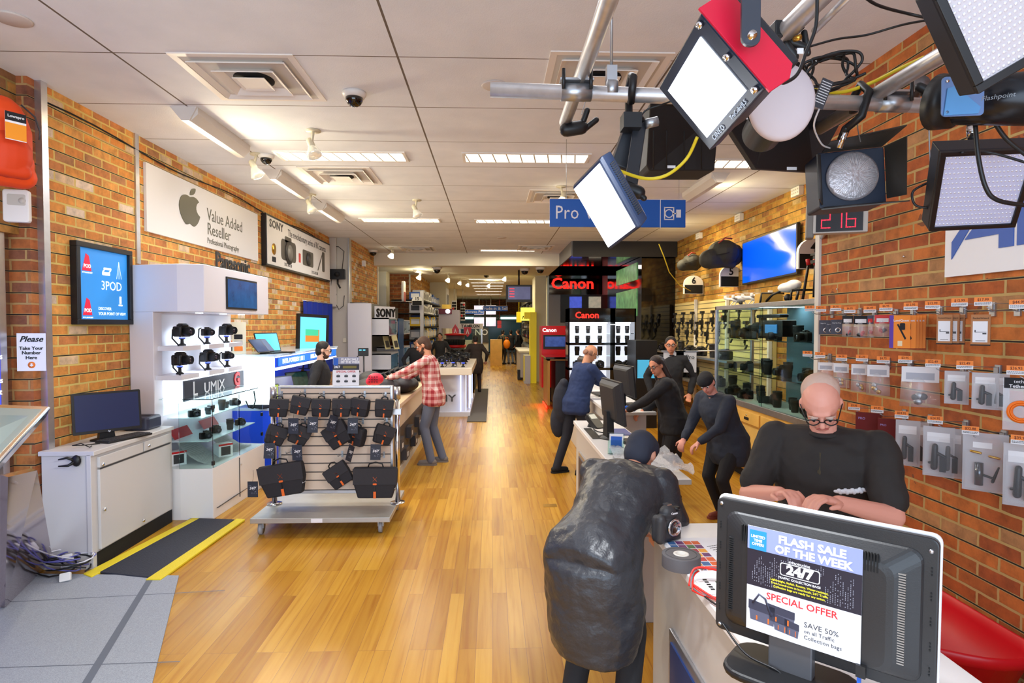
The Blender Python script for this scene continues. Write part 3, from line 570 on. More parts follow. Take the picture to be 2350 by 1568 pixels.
# monitor on the cabinet
def monitor(w_=.5, h_=.33, z0=.1, col=BLK, scr=None, tilt=6):
    t = thing('computer_monitor', 'monitor', 'monitor'); R = MX.Translation((0, 0, z0)) @ MX.Rotation(radians(-tilt), 4, 'X')
    b = B(); b.T = R; b.rrect(-w_/2, w_/2, 0, h_, .012, -.0, .022, 0, FM((0, 0, 0), (1, 0, 0), (0, 0, 1)))
    b.rings([[(x*w_*.5*k, .0+y, h_*.5+z*h_*.5*k) for x, z in ((-1, -1), (1, -1), (1, 1), (-1, 1))] for k, y in ((.94, 0), (.8, .035), (.7, .045))], 0, False); b.T = None
    obj('housing', b, col, t, world=False, bev=.002)
    b = B(); b.T = R; b.box(-w_/2+.018, w_/2-.018, -.0235, -.022, .025, h_-.018); obj('screen', b, scr or mat('screen_off', (22, 26, 40), .12, coat=.3), t, world=False)
    b = B(); b.rings([[(x*a, .05+y*.03, z) for x, y in ((-1, -1), (1, -1), (1, 1), (-1, 1))] for z, a in ((.01, .06), (z0+.1, .04))], 0, False); b.lathe([(.12, 0), (.12, .01), (.03, .02)], 24, 0, MX.Translation((0, .04, 0)) @ MX.Scale(.75, 4, (0, 1, 0))); obj('stand', b, BLK, t, world=False); return t
m = monitor(.50, .34, .07, BLK, mat('screen_slate', (40, 50, 84), .25)); m['label'] = 'black monitor with a dark blank screen standing on the grey steel cabinet'; m.location = (-3.24, 5.12, .925); m.rotation_euler = (0, 0, radians(48))
mm = wm(m); text('emblem', [('hp', .02, 0, .012, {'sh': .3})], PAPER, m, mm @ FM((0, -.03, .07), (1, 0, 0), (0, 0, 1)))
def keyboard(L_=.44, W_=.15):
    t = thing('keyboard', 'keyboard', 'keyboard'); b = B(); b.rrect(-L_/2, L_/2, -W_/2, W_/2, .012, 0, .016); obj('tray', b, BLK, t, world=False, bev=.003)
    b = B()
    for j in range(5):
        for i in range(16): 
            if j == 0 and 4 <= i <= 8: continue
            x = -L_/2+.014+i*(L_-.028)/16; y = -W_/2+.012+j*.027; b.box(x, x+.021, y, y+.022, .016, .023)
        if j == 0: b.box(-L_/2+.014+4*(L_-.028)/16, -L_/2+.014+9*(L_-.028)/16-.004, -W_/2+.012, -W_/2+.034, .016, .023)
    obj('keys', b, DKG, t, world=False)['kind'] = 'stuff'; return t
kb = Proto(keyboard()); kb((-3.14, 5.18, .925), rz=radians(75), label='black keyboard in front of the blank monitor on the grey cabinet')
b = B(); b.tube([(-3.2, 4.85, .93), (-3.15, 4.75, .94), (-3.18, 4.7, .98), (-3.26, 4.72, .96), (-3.28, 4.85, .935), (-3.2, 4.95, .93)], .004, 6); tag(obj('cable', b, RUBBER), 'short black cable looped beside the monitor on the grey cabinet', 'cable')
t = thing('ticket_printer', 'dark rounded printer behind the keyboard on the grey steel cabinet', 'printer', (-3.28, 5.68, .925))
b = B(); b.rrect(-.12, .12, -.13, .13, .04, 0, .12); obj('case', b, mat('printer_dark', (48, 52, 72), .4), t, bev=.02, world=False); obj('paper_slot', B().box(-.08, .08, -.02, 0, .118, .123), BLK2, t, world=False)
# cable heap on the floor
random.seed(5)
for k, (mt, lb, n) in enumerate(((BLK, 'tangle of black power cable on the floor beside the grey cabinet', 5), (mat('cable_violet', (96, 96, 170), .5), 'coil of violet-blue network cable on the floor beside the grey cabinet', 4), (mat('cable_white', (220, 220, 226), .5), 'white cable coiled in the heap by the grey cabinet', 2))):
    pts = []; c = P(155, 1318, z=0)
    for i in range(n*14): a = 2*pi*i/14; r = .10+.05*sin(i*.37+k); pts.append(c+V((r*cos(a)*1.3+.03*sin(i*.21), r*sin(a)*.8, .02+.10*abs(sin(i*.13+k))+.02*k)))
    b = B(); b.tube(pts, .006 if k != 1 else .005, 6); tag(obj('cable', b, mt), lb, 'cable')
for (x, y, z, l) in ((155, 1282, .10, 'white power adapter standing on the cable heap'), (150, 1325, .02, 'white power adapter lying in front of the cable heap')):
    c = P(x, y, z=z+.02); b = B(); M = FM(c, (1, .25, .15), (0, .5, 1)); b.rrect(-.035, .035, -.03, .03, .008, -.014, .014, 0, M); tag(obj('power_adapter', b, WHITE, bev=.003), l, 'power adapter')
# anti-fatigue mat
t = thing('floor_mat', 'black ribbed floor mat with yellow safety edges in front of the grey cabinet', 'mat', (-2.75, 5.2, 0))
MF = mat('mat_black', (40, 44, 58), .7, bump=.6, bscale=90); YEL = mat('mat_yellow', (222, 200, 40), .6, bump=.4, bscale=90)
b = B(); b.prism([(-3.04, 4.60), (-2.52, 4.47), (-2.49, 5.80), (-2.93, 5.86)], .002, .02); obj('centre', b, MF, t, bev=.006)
for q_ in ([(-3.09, 4.56), (-2.99, 4.50), (-2.84, 5.84), (-2.92, 5.86)], [(-2.56, 4.44), (-2.45, 4.44), (-2.39, 5.80), (-2.48, 5.82)]):
    b = B(); b.prism(q_, .001, .021); obj('yellow_edge', b, YEL, t, bev=.006)
# ================= Panasonic tower =================
TW = mat('tower_white', (226, 224, 232), .35); COOL = (.78, .88, 1)
t = thing('display_tower', 'tall white camera display tower with lit shelves against the left wall', 'display tower', (-3.2, 6.7, 0))
b = B(); b.box(-3.49, -3.24, 5.95, 7.52, 0, 2.02)
b.rings([[(x, y, z) for x, y in ((-3.49, 5.86), (-2.95, 5.70), (-2.72, 5.74), (-2.72, 7.36), (-3.49, 7.45))] for z in (2.02, 2.47)], 0, False)
b.rings([[(x, y, z) for x, y in ((-3.49, 5.86), (-3.22, 5.78), (-3.22, 5.93), (-3.49, 5.93))] for z in (0, 2.02)], 0, False)
obj('carcass', b, TW, t, bev=.006)
obj('back_panel', B().box(-3.24, -3.236, 5.95, 7.48, 1.0, 2.0), mat('tower_lit_panel', (240, 246, 255), .5), t)
sc_ = mat('water_screen', (18, 70, 120), .2, emit=.35, ecol=(20, 90, 150), var=.5, bscale=9)
sf = obj('screen_frame', B().box(-2.722, -2.708, 6.20, 6.98, 2.06, 2.39), BLK, t); obj('screen', B().box(-2.708, -2.705, 6.22, 6.96, 2.08, 2.37), sc_, sf)
M = FM((-2.80, 6.72, 2.47), (0, 1, 0), (0, 0, 1)); text('lettering', [('Panasonic', .24, -.15, .075, {'b': .02, 'sx': .9})], BLK, t, M, .006)
for y in (6.18, 6.72, 7.2):
    obj('downlight', B().cyl((-2.98, y, 2.019), (-2.98, y, 2.012), .035), mat('cool_bulb', (220, 235, 255), .4, emit=8), t); lamp('shelf_spot_light', 'SPOT', (-2.98, y, 2.0), 9, COOL, .03, aim=(-3.2, y, 1.2), spot=radians(110))
sh = []
for (zz, ys) in ((1.69, (6.02, 6.55, 7.03)), (1.41, (5.98, 6.55, 7.02))):
    for y in ys:
        obj('shelf', B().box(-3.236, -2.98, y-.17, y+.18, zz-.045, zz), mat('shelf_white', (216, 214, 222), .4), t)
# lumix panel
t2 = thing('brand_sign', 'backlit dark sign with large white letters and a red G on the display tower', 'sign', (-3.1, 6.6, 1.0))
obj('light_box', B().box(-3.236, -3.06, 5.97, 7.42, 1.12, 1.355), mat('lit_edge', (235, 245, 255), .5, emit=1.6), t2); obj('panel', B().box(-3.06, -3.045, 5.99, 7.40, 1.135, 1.34), mat('sign_slate', (52, 54, 66), .4), t2)
M = FM((-3.044, 6.0, 1.237), (0, 1, 0), (0, 0, 1)); text('lettering', [('L', .21, .20, .0, {}), ('UMIX', .16, .63, -.014, {'sx': 1.25})], PAPER, t2, M, .002); text('red_letter', [('G', .21, 1.20, .005, {'b': .05})], mat('letter_red', (225, 40, 40), .4), t2, M, .004)
lamp('shelf_glow_light', 'AREA', (-3.0, 6.7, 1.38), 3, COOL, 1.3, .05, aim=(-3.2, 6.7, 1.5))
lab6 = ['black camera on a stand, upper shelf left of the white tower', 'small black camera on a stand, upper shelf middle of the white tower', 'black camera on a stand, upper shelf right of the white tower', 'black camera with hanging wrist strap, lower shelf left of the white tower', 'black camera on a stand, lower shelf middle of the white tower', 'black camera on a stand, lower shelf right of the white tower']
for i, (k, y, z) in enumerate(((camDS, 6.03, 1.69), (camMS, 6.55, 1.69), (camDS, 7.02, 1.69), (camDS, 5.98, 1.41), (camDS, 6.56, 1.41), (camMS, 7.03, 1.41))):
    k((-3.08, y, z), rz=radians(70 if i != 3 else 82), label=lab6[i], scale=1.18, group='cameras on the white display tower')
# ================= glass showcase =================
t = thing('glass_showcase', 'glass showcase on a white base in front of the display tower', 'showcase', (-3.0, 6.4, 0))
b = B(); fp = [(-3.45, 5.87), (-3.02, 5.84), (-2.72, 5.86), (-2.68, 7.08), (-3.45, 7.2)]
b.prism(fp, 0, .50); obj('base', b, LAM, t, bev=.004)
obj('door_gap', B().box(-2.702, -2.694, 6.42, 6.426, .06, .48), DKG, t); obj('lock', B().cyl((-2.70, 6.46, .40), (-2.69, 6.46, .40), .008), CHROME, t); obj('base_gap', B().box(-2.705, -2.692, 5.9, 7.05, .10, .104), DKG, t)
def pane(a, c, z0, z1, nm='glass_pane', th=.006):
    a, c = V(a+(0,)), V(c+(0,)); d = (c-a).normalized().cross(V((0, 0, 1)))*th; b = B(); b.prism([(a.x, a.y), (c.x, c.y), (c.x-d.x, c.y-d.y), (a.x-d.x, a.y-d.y)], z0, z1); return obj(nm, b, GLASS, t)
pane((-3.03, 5.845), (-2.73, 5.865), .5, 1.17); pane((-2.72, 5.875), (-2.705, 6.42), .5, 1.17); pane((-2.70, 6.44), (-2.69, 7.06), .5, 1.17)
b = B(); b.prism(fp, 1.17, 1.178); obj('glass_top', b, GLASS, t)
obj('shelf', B().box(-3.2, -2.86, 5.95, 7.05, .97, .978), mat('frost_glass', (220, 235, 240), .1, alpha=.75), t); obj('shelf', B().box(-3.3, -2.80, 5.95, 7.1, .74, .748), mat('frost_glass'), t)
b = B(); b.box(-3.4, -3.38, 5.9, 7.1, .5, 1.17); obj('lit_back', b, mat('showcase_back', (225, 240, 250), .5, emit=.25), t)
for (y, z) in ((5.83, .56), (5.83, 1.1), (7.05, .62), (7.05, .85)): obj('clip', B().cbox((-2.70, y, z), (.02, .035, .04)), BLK, t, bev=.002)
lamp('showcase_light', 'AREA', (-3.05, 6.5, 1.15), 9, COOL, .5, 1.0, aim=(-3.05, 6.5, .5))
for i, (k, x, y, z, r, l) in enumerate([(camM, -2.98, 6.05, .978, 50, 'black camera at the near end of the top glass shelf'), (lensB, -2.92, 6.22, .978, 0, 'short lens on the top glass shelf'), (lensB, -2.96, 6.36, .978, 0, 'second short lens on the top glass shelf'), (lensA, -2.92, 6.52, .978, 0, 'black lens in the middle of the top glass shelf'),
      (lensB, -2.95, 6.68, .978, 0, 'small lens right of the middle on the top glass shelf'), (camM, -2.95, 6.9, .978, 70, 'black camera at the far end of the top glass shelf'), (camM, -2.9, 6.1, .748, 60, 'compact camera at the near end of the middle glass shelf'), (camM, -2.95, 6.42, .748, 60, 'compact camera in the middle of the middle glass shelf'),
      (lensA, -2.88, 6.62, .748, 0, 'black lens on the middle glass shelf'), (camM, -2.9, 6.92, .748, 60, 'silver-topped compact camera at the far end of the middle glass shelf')]):
    k((x, y, z), rz=radians(r), label=l, scale=1.05)
for (y0, l) in ((6.02, 'curved price sheet with red heading at the near end of the showcase floor'), (6.62, 'curved price sheet with red heading at the far end of the showcase floor')):
    b = B(); n = 6; fr = [(-3.22+.42*i/n, .80*(1-i/n)**2.2*.42+.505) for i in range(n+1)]
    for i in range(n): b.add([(fr[i][0], y0, fr[i][1]), (fr[i+1][0], y0, fr[i+1][1]), (fr[i+1][0], y0+.36, fr[i+1][1]), (fr[i][0], y0+.36, fr[i][1])], [(0, 1, 2, 3), (3, 2, 1, 0)], 1 if i == 0 else 0, True)
    s_ = obj('price_sheet', b, [PAPER, RED]); tag(s_, l, 'price sheet')
    b = B()
    for i in range(1, n):
        for k in range(5):
            u = (k+.5)/5; x = fr[i][0]*(1-u)+fr[i+1][0]*u; z = fr[i][1]*(1-u)+fr[i+1][1]*u+.002; b.quad((x, y0+.03, z), (x+.004, y0+.03, z-.0), (x+.004, y0+.3-.05*(k % 2), z), (x, y0+.3-.05*(k % 2), z))
    obj('print', b, mat('print_grey', (150, 150, 158), .7), s_)
for (x, y, l) in ((-2.86, 6.40, 'white camera box standing in the showcase corner'), (-3.15, 6.02, 'white camera box at the back of the showcase')):
    b = B(); b.cbox((0, 0, .07), (.15, .11, .14)); b.box(-.05, .05, -.056, -.055, .02, .11, 1); b.box(-.076, .076, -.0555, -.055, .12, .14, 2); o = obj('camera_box', b, [PAPER, DKG, RED]); tag(o, l, 'box'); o.location = (x, y, .502); o.rotation_euler = (0, 0, .9)
b = B(); b.tube([(-2.76, 6.98, 1.13), (-2.74, 6.97, 1.02), (-2.74, 6.9, .94), (-2.76, 6.83, .96), (-2.78, 6.80, 1.04)], .007, 8); tag(obj('wrist_strap', b, RUBBER), 'black wrist strap hanging in a loop inside the showcase', 'strap')
# ================= blue laptop stand =================
LIT = mat('lit_white', (235, 245, 255), .5, emit=1.5); IB = mat('stand_blue', (16, 62, 190), .4, emit=.25)
t = thing('laptop_stand', 'blue lit laptop display bench along the left wall', 'display bench', (-3.0, 8.8, 0))
b = B(); b.box(-3.49, -2.75, 7.55, 10.4, 0, .82); b.box(-3.49, -2.70, 7.55, 10.4, 1.36, 1.50); b.box(-3.49, -3.35, 7.55, 10.4, .8, 1.4); obj('carcass', b, IB, t, bev=.005)
obj('top', B().box(-3.49, -2.68, 7.5, 10.45, 1.50, 1.525), mat('stand_top', (190, 210, 235), .12), t, bev=.003)
obj('light_strip', B().box(-2.72, -2.695, 7.55, 10.4, 1.325, 1.36), LIT, t); obj('light_strip', B().box(-2.705, -2.69, 7.52, 10.42, 1.485, 1.50), LIT, t); obj('lit_end', B().box(-3.45, -2.72, 7.52, 7.545, .9, 1.5), LIT, t)
obj('header', B().box(-2.70, -2.685, 7.60, 10.35, 1.375, 1.475), mat('header_blue', (40, 120, 220), .4, emit=.6), t)
M = FM((-2.684, 7.6, 1.425), (0, 1, 0), (0, 0, 1)); text('lettering', [('INTEL-POWERED 2 IN 1', .085, .12, 0, {'a': 'LEFT', 'b': .02}), ('INTEL-POWERED LAPTOPS, TABLETS', .085, 1.3, 0, {'a': 'LEFT', 'b': .02, 'sx': .8})], GLOW, t, M, .001)
b = B(); b.prism([(-3.4, .98), (-3.34, .98), (-3.2, 1.32), (-3.26, 1.32)], 7.6, 10.35, 0, MX(((1, 0, 0, 0), (0, 0, 1, 0), (0, 1, 0, 0), (0, 0, 0, 1)))); obj('sloped_back', b, IB, t)
obj('lower_shelf', B().box(-3.4, -2.72, 7.55, 10.4, .82, .85), mat('stand_shelf', (190, 205, 225), .3), t)
lamp('bench_light', 'AREA', (-2.85, 8.9, 1.32), 9, (.55, .72, 1), .2, 2.6, aim=(-2.95, 8.9, .8)); lamp('bench_top_light', 'AREA', (-2.5, 8.4, 1.75), 4, (.6, .75, 1), .3, 1.6, aim=(-3.3, 8.4, 1.4))
def laptop(w_=.33, d_=.23, scr=None):
    t = thing('laptop', 'laptop', 'laptop'); b = B(); b.rrect(-w_/2, w_/2, -d_, 0, .01, 0, .014); obj('base', b, BLK, t, world=False)
    b = B()
    for j in range(5):
        for i in range(13): b.box(-w_*.44+i*w_*.068, -w_*.44+i*w_*.068+w_*.055, -.115+j*.02, -.1+j*.02, .014, .016)
    obj('keys', b, DKG, t, world=False)['kind'] = 'stuff'
    R = MX.Translation((0, 0, .012)) @ MX.Rotation(radians(-18), 4, 'X'); b = B(); b.T = R; b.rrect(-w_/2, w_/2, 0, d_, .01, 0, .008, 0, FM((0, .008, 0), (1, 0, 0), (0, 0, 1))); l = obj('lid', b, BLK, t, world=False)
    b = B(); b.T = R; b.box(-w_/2+.012, w_/2-.012, -.002, -.0005, .014, d_-.012); obj('screen', b, scr, l, world=False); return t
for (y, x, z, scr, l, s) in [(8.02, -2.95, 1.525, mat('scr_cyan', (80, 190, 220), .2, emit=.8), 'open laptop with cyan screen on top of the blue bench', 1.15), (7.75, -2.98, .85, mat('scr_dim1', (52, 52, 60), .2, emit=.15), 'laptop with a dim screen, nearest on the lower shelf of the blue bench', 1.05),
      (8.18, -2.98, .85, mat('scr_lime', (170, 190, 30), .3, emit=.4), 'tablet laptop with a lime yellow screen on the lower shelf of the blue bench', 1.0), (8.72, -3.0, .85, mat('scr_navy', (44, 58, 104), .2, emit=.3), 'large laptop with a navy screen on the lower shelf of the blue bench', 1.3),
      (9.42, -3.0, .85, mat('scr_green', (36, 66, 56), .2, emit=.2, var=.5, bscale=18), 'laptop with a dark green picture on the lower shelf of the blue bench', 1.35), (10.02, -3.0, .85, mat('scr_dark2', (34, 40, 66), .2, emit=.2), 'farthest laptop with a dark screen on the lower shelf of the blue bench', 1.2)]:
    o = laptop(scr=scr); place(o, (x, y, z), rz=radians(62), label=l, scale=s)
for (y, l) in ((7.62, 'tablet lying on an acrylic stand, nearest on top of the blue bench'), (7.80, 'second tablet on an acrylic stand on top of the blue bench')):
    t = thing('tablet', l, 'tablet', (-2.88, y, 1.525), radians(60)); b = B(); b.T = MX.Translation((0, 0, .02)) @ MX.Rotation(radians(-50), 4, 'X'); b.rrect(-.09, .09, 0, .25, .012, 0, .008, 0, FM((0, 0, 0), (1, 0, 0), (0, 0, 1))); obj('body', b, BLK, t, world=False)
    b = B(); b.T = MX.Translation((0, 0, .02)) @ MX.Rotation(radians(-50), 4, 'X'); b.box(-.08, .08, -.010, -.008, .012, .238); obj('screen', b, mat('scr_slate', (50, 70, 110), .15, emit=.1), t, world=False)
    b = B(); b.add([(-.06, 0, 0), (.06, 0, 0), (.06, .15, 0), (-.06, .15, 0), (-.06, .15, .12), (.06, .15, .12)], [(0, 1, 2, 3), (3, 2, 5, 4), (0, 3, 4), (1, 5, 2)]); obj('acrylic_stand', b, GLASS, t, world=False)
b = B(); b.add([(-3.38, 7.40, 1.525), (-3.12, 7.55, 1.525), (-3.14, 7.56, 1.525), (-3.40, 7.41, 1.525), (-3.38, 7.40, 1.93), (-3.12, 7.55, 1.93), (-3.14, 7.56, 1.93), (-3.40, 7.41, 1.93)], [(0, 1, 5, 4), (1, 2, 6, 5), (2, 3, 7, 6), (3, 0, 4, 7), (4, 5, 6, 7)], 0)
t = thing('leaflet_stand', 'white product card standing beside the tower on the blue bench', 'card', (-3.25, 7.7, 1.525)); obj('card', put(b, MX.Translation((0, .12, 0))), mat('card_cream', (236, 228, 200), .6), t)
M = FM((-3.38, 7.52, 1.525), (.26, .15, 0), (0, 0, 1)) @ MX.Translation((0, 0, .001)); b = B()
for i in range(2):
    for j in range(3): b.rrect(.04+i*.12, .14+i*.12, .04+j*.075, .10+j*.075, .008, 0, .002, (i+j) % 3)
obj('pictures', put(b, M), [INK, ORANGE, GREY], t)
# TV with beach picture on bench
t = thing('television', 'black framed screen with a bright blue picture at the end of the blue bench', 'television', (-2.95, 9.9, 1.525)); 
b = B(); M = FM(P(683, 808, y=9.35), P(750, 808, y=9.85)-P(683, 808, y=9.35), (0, 0, 1)); b.rrect(0, .62, 0, .60, .01, -.05, 0, 0, M); obj('housing', b, BLK, t)
b = B(); b.box(.04, .56, .04, .55, .0005, .003, 0); b.box(.14, .42, .16, .36, .003, .004, 1); b.box(.14, .40, .26, .36, .004, .005, 2); obj('screen', put(b, M), [mat('scr_sky', (90, 190, 235), .2, emit=.9), mat('scr_sand', (190, 120, 50), .2, emit=.6), mat('scr_sea', (60, 180, 140), .2, emit=.6)], t)
b = B(); b.box(.25, .35, -.26, 0, -.05, -.03); b.box(.15, .45, -.272, -.26, -.15, .1); obj('stand', put(b, M), DKG, t)
# blue curtain, column gear
t = thing('curtain', 'dark blue curtain hanging on the left wall behind the screen', 'curtain', (-3.45, 12.0, 1)); b = B(); n = 40; R = []
for z in (.9, 2.33): R.append([(-3.44+.025*sin(i*.9), 11.0+2.05*i/n, z) for i in range(n+1)])
for i in range(n): b.add([R[0][i], R[0][i+1], R[1][i+1], R[1][i]], [(0, 1, 2, 3)], 0, True)
obj('cloth', b, mat('curtain_blue', (10, 44, 150), .7), t); obj('rail', B().tube([(-3.45, 10.98, 2.34), (-3.45, 13.07, 2.34)], .012), ALU, t)
t = thing('wall_camera', 'black camera in a mount hanging on the grey column', 'camera', (-3.3, 13.0, 2.9)); a = P(776, 630, y=12.98)
obj('camera_body', B().rrect(-.16, .16, -.11, .11, .02, 0, .08, 0, FM(a, (1, 0, 0), (0, 0, 1))), BLK, t, bev=.005); obj('lens', B().cyl(a+V((0, -.07, 0)), a+V((0, -.14, -.01)), .05), BLK2, t)
b = B(); b.tube([a+V((.0, -.04, -.1)), a+V((0, -.04, -.2)), a+V((.05, -.02, -.3))], .02); obj('mount', b, BLK, t)
b = B(); b.tube([a+V((-.15, .02, -.1)), a+V((-.16, .03, -.3)), a+V((-.05, .03, -.42)), a+V((-.08, .03, -.6)), a+V((.0, .03, -.75)), a+V((.1, .03, -.68)), a+V((.12, .03, -.45))], .008, 6); b.tube([a+V((-.3, .04, .62)), a+V((.0, .04, .6)), a+V((.12, .04, .5)), a+V((.08, .02, .1))], .008, 6); tag(obj('cable', b, BLK), 'black cable looping down the grey column from the mounted camera', 'cable')
tag(obj('conduit', B().box(-3.52, -3.36, 13.0, 13.1, 2.28, 3.77), GREY, bev=.01), 'boxed conduit down the corner of the grey column', 'conduit')
tag(obj('door_plate', B().rrect(-.03, .03, -.045, .045, .008, 0, .015, 0, FM(P(791, 781, y=13.09), (1, 0, 0), (0, 0, 1))), CREAM), 'small cream switch plate low on the grey column', 'switch plate')
tag(obj('tag_label', B().cbox(P(737, 785, y=10.0), (.06, .004, .14)), PAPER), 'white price tag hanging at the end of the blue bench', 'price tag')
# ================= bag rack on casters =================
t = thing('display_rack', 'rolling slatboard rack with chrome posts holding dark bags', 'display rack', (-1.51, 5.8, 0))
SLAT = mat('slat_beech', (228, 202, 178), .5); BASEA = mat('brushed_alu', (178, 178, 176), .4, .6, var=.04, bscale=12)
b = B(); zs = [.30, .395, .475, .56, .645, .73, .82, .905, .985, 1.07, 1.155, 1.235, 1.29]
for i in range(len(zs)-1): b.box(-2.03, -.985, 5.785, 5.815, zs[i]+.006, zs[i+1]-.006)
b.box(-2.03, -.985, 5.795, 5.81, .3, 1.29, 1); pn = obj('slatboard', b, [SLAT, mat('slat_groove', (92, 84, 80), .6)], t)
b = B(); 
for a in ((-2.055, -2.03, .27, 1.31), (-.985, -.96, .27, 1.31), (-2.03, -.985, 1.29, 1.31), (-2.03, -.985, .27, .30)): b.box(a[0], a[1], 5.77, 5.83, a[2], a[3])
obj('frame', b, ALU, t, bev=.003)
for x in (-2.10, -.92):
    o = obj('post', B().cyl((x, 5.78, .17), (x, 5.78, 1.30), .025, n=20), CHROME, t); obj('flange', B().cyl((x, 5.78, .17), (x, 5.78, .18), .07, n=24), CHROME, o); obj('collar', B().cyl((x, 5.78, 1.18), (x, 5.78, 1.30), .032, n=20), ALU, o)
    obj('clamp', B().cbox((x*.99-.01, 5.78, 1.06), (.09, .06, .06)), ALU, o, bev=.004)
obj('base_board', B().box(-2.16, -.92, 5.34, 6.22, .125, .17), BASEA, t, bev=.004); obj('edge_sticker', B().box(-1.62, -1.52, 5.336, 5.34, .13, .165), PAPER, t)
for x, y in ((-2.09, 5.42), (-1.02, 5.44), (-.98, 6.1), (-2.08, 6.1)):
    c = obj('caster', B().cyl((x-.015, y, .055), (x+.015, y, .055), .052, n=24), mat('caster_grey', (150, 152, 158), .35), t)
    obj('fork', B().box(x-.026, x+.026, y-.012, y+.03, .06, .125), STEEL, c)
NYL = mat('bag_nylon', (40, 38, 42), .75, bump=.3, bscale=25); ORN = mat('bag_orange', (238, 110, 40), .6)
def bag(w_, h, d, big=False):
    t = thing('shoulder_bag', 'bag', 'bag'); b = B()
    bot = .80 if big else .88
    R = []
    for z, kx, ky in ((-h, bot*.96, .7), (-h+.01, bot, .95), (-h*.5, 1.0, 1.0), (-h*.12, 1.02, .8), (-h*.02, 1.0, .5), (0, .96, .3)):
        R.append([(w_/2*kx*x, d/2*ky*y-d/2, z) for x, y in ((-1, -.8), (-.9, -1), (-.3, -1.04), (.3, -1.04), (.9, -1), (1, -.8), (1, .8), (.9, 1), (-.9, 1), (-1, .8))])
    b.rings(R, 0, False); obj('bag_body', b, NYL, t, bev=.006, world=False)
    b = B(); f = -d-.006
    b.add([(-w_*.51, f+.004, -h*.02), (w_*.51, f+.004, -h*.02), (w_*.50, f, -h*.55), (-w_*.50, f, -h*.55), (-w_*.51, f+.012, -h*.02), (w_*.51, f+.012, -h*.02), (w_*.50, f+.010, -h*.55), (-w_*.50, f+.010, -h*.55)], [(0, 3, 2, 1), (4, 5, 6, 7), (0, 1, 5, 4), (2, 3, 7, 6), (1, 2, 6, 5), (3, 0, 4, 7)])
    fl = obj('flap', b, mat('bag_flap', (48, 46, 50), .7, bump=.3, bscale=25), t, bev=.003, world=False)
    s = w_*.10 if big else w_*.13
    b = B(); z = -h*.36
    for sg in (1, -1): b.add([(-s*.5, f-.002, z+sg*s*.5), (-s*.42, f-.002, z+sg*s*.5+.001), (s*.5, f-.002, z-sg*s*.5), (s*.42, f-.002, z-sg*s*.5-.001)], [(0, 1, 2, 3), (3, 2, 1, 0)])
    b.rrect(-s*.45, s*.45, -s*.2, s*.2, s*.15, 0, .006, 0, FM((0, f-.001, -h*.52), (1, 0, 0), (0, 0, 1)))
    b.box(-s*.3, s*.3, f-.006, f-.002, -h*.98, -h*.76); obj('orange_tab', b, ORN, t, world=False)
    obj('closing_strap', B().box(-s*.1, s*.1, f-.005, f-.001, -h*.76, -h*.55), BLK, t, world=False)
    b = B(); b.tube([(-w_*.18, -d*.5, -.01), (-w_*.15, -d*.5, h*.10), (0, -d*.5, h*.16), (w_*.15, -d*.5, h*.10), (w_*.18, -d*.5, -.01)], .007, 6); obj('handle', b, BLK, t, world=False)
    obj('side_label', B().box(w_*.44, w_*.46, -d*.9, -d*.1, -h*.7, -h*.5), PAPER, t, world=False)
    return t
def card():
    t = thing('swing_tag', 'tag', 'tag'); obj('card', B().box(-.045, .045, -.002, .002, -.14, 0), mat('card_dark', (44, 48, 62), .5), t, world=False)
    text('lettering', [('24/7', .030, 0, 0, {'b': .03, 'sh': .2})], PAPER, t, FM((0, -.003, -.06), (1, 0, 0), (0, 0, 1)), .0005)
    b = B(); r = random.Random(2)
    for i in range(26): x = r.uniform(-.036, .036); z = -.035-r.random()*.075; b.box(x, x+.004, -.0027, -.002, z, z+.003)
    obj('skyline_print', b, mat('card_print', (150, 156, 176), .6), t, world=False)['kind'] = 'stuff'
    obj('string', B().tube([(0, 0, 0), (.004, .006, .05), (0, .01, .10)], .0015, 4), BLK, t, world=False); return t
bs = Proto(bag(.17, .17, .075)); bm = Proto(bag(.24, .22, .06)); bl = Proto(bag(.42, .30, .09, True)); ct = Proto(card())
def hook(x, z, ln=.13):
    b = B(); b.cbox((0, -.003, 0), (.02, .006, .06)); b.tube([(0, -.006, 0), (0, -ln, .012), (0, -ln-.012, .03)], .004, 6); o = obj('peg_hook', b, STEEL); o.location = (x, 5.785, z); return o
g = 'small shoulder bags in the top row of the rack'
row = [(-2.02, 1.20), (-1.80, 1.22), (-1.62, 1.20), (-1.43, 1.20), (-1.23, 1.20), (-1.03, 1.19)]
nm = ['leftmost small dark bag in the top row of the rack', 'second small dark bag from the left in the top row, tilted', 'third small dark bag from the left in the top row', 'fourth small dark bag from the left in the top row', 'fifth small dark bag from the left in the top row', 'rightmost small dark bag in the top row of the rack']
for i, (x, z) in enumerate(row):
    tag(hook(x, z+.03), 'steel peg hook of the '+nm[i].replace(' of the rack', '').replace(' dark', ''), 'hook'); bs((x, 5.72, z), rot=(0, radians((5, 14, 4, 3, 8, 6)[i]), radians((18, 10, 8, 10, -14, 14)[i])), label=nm[i], group=g)
g = 'bags in the second row of the rack'
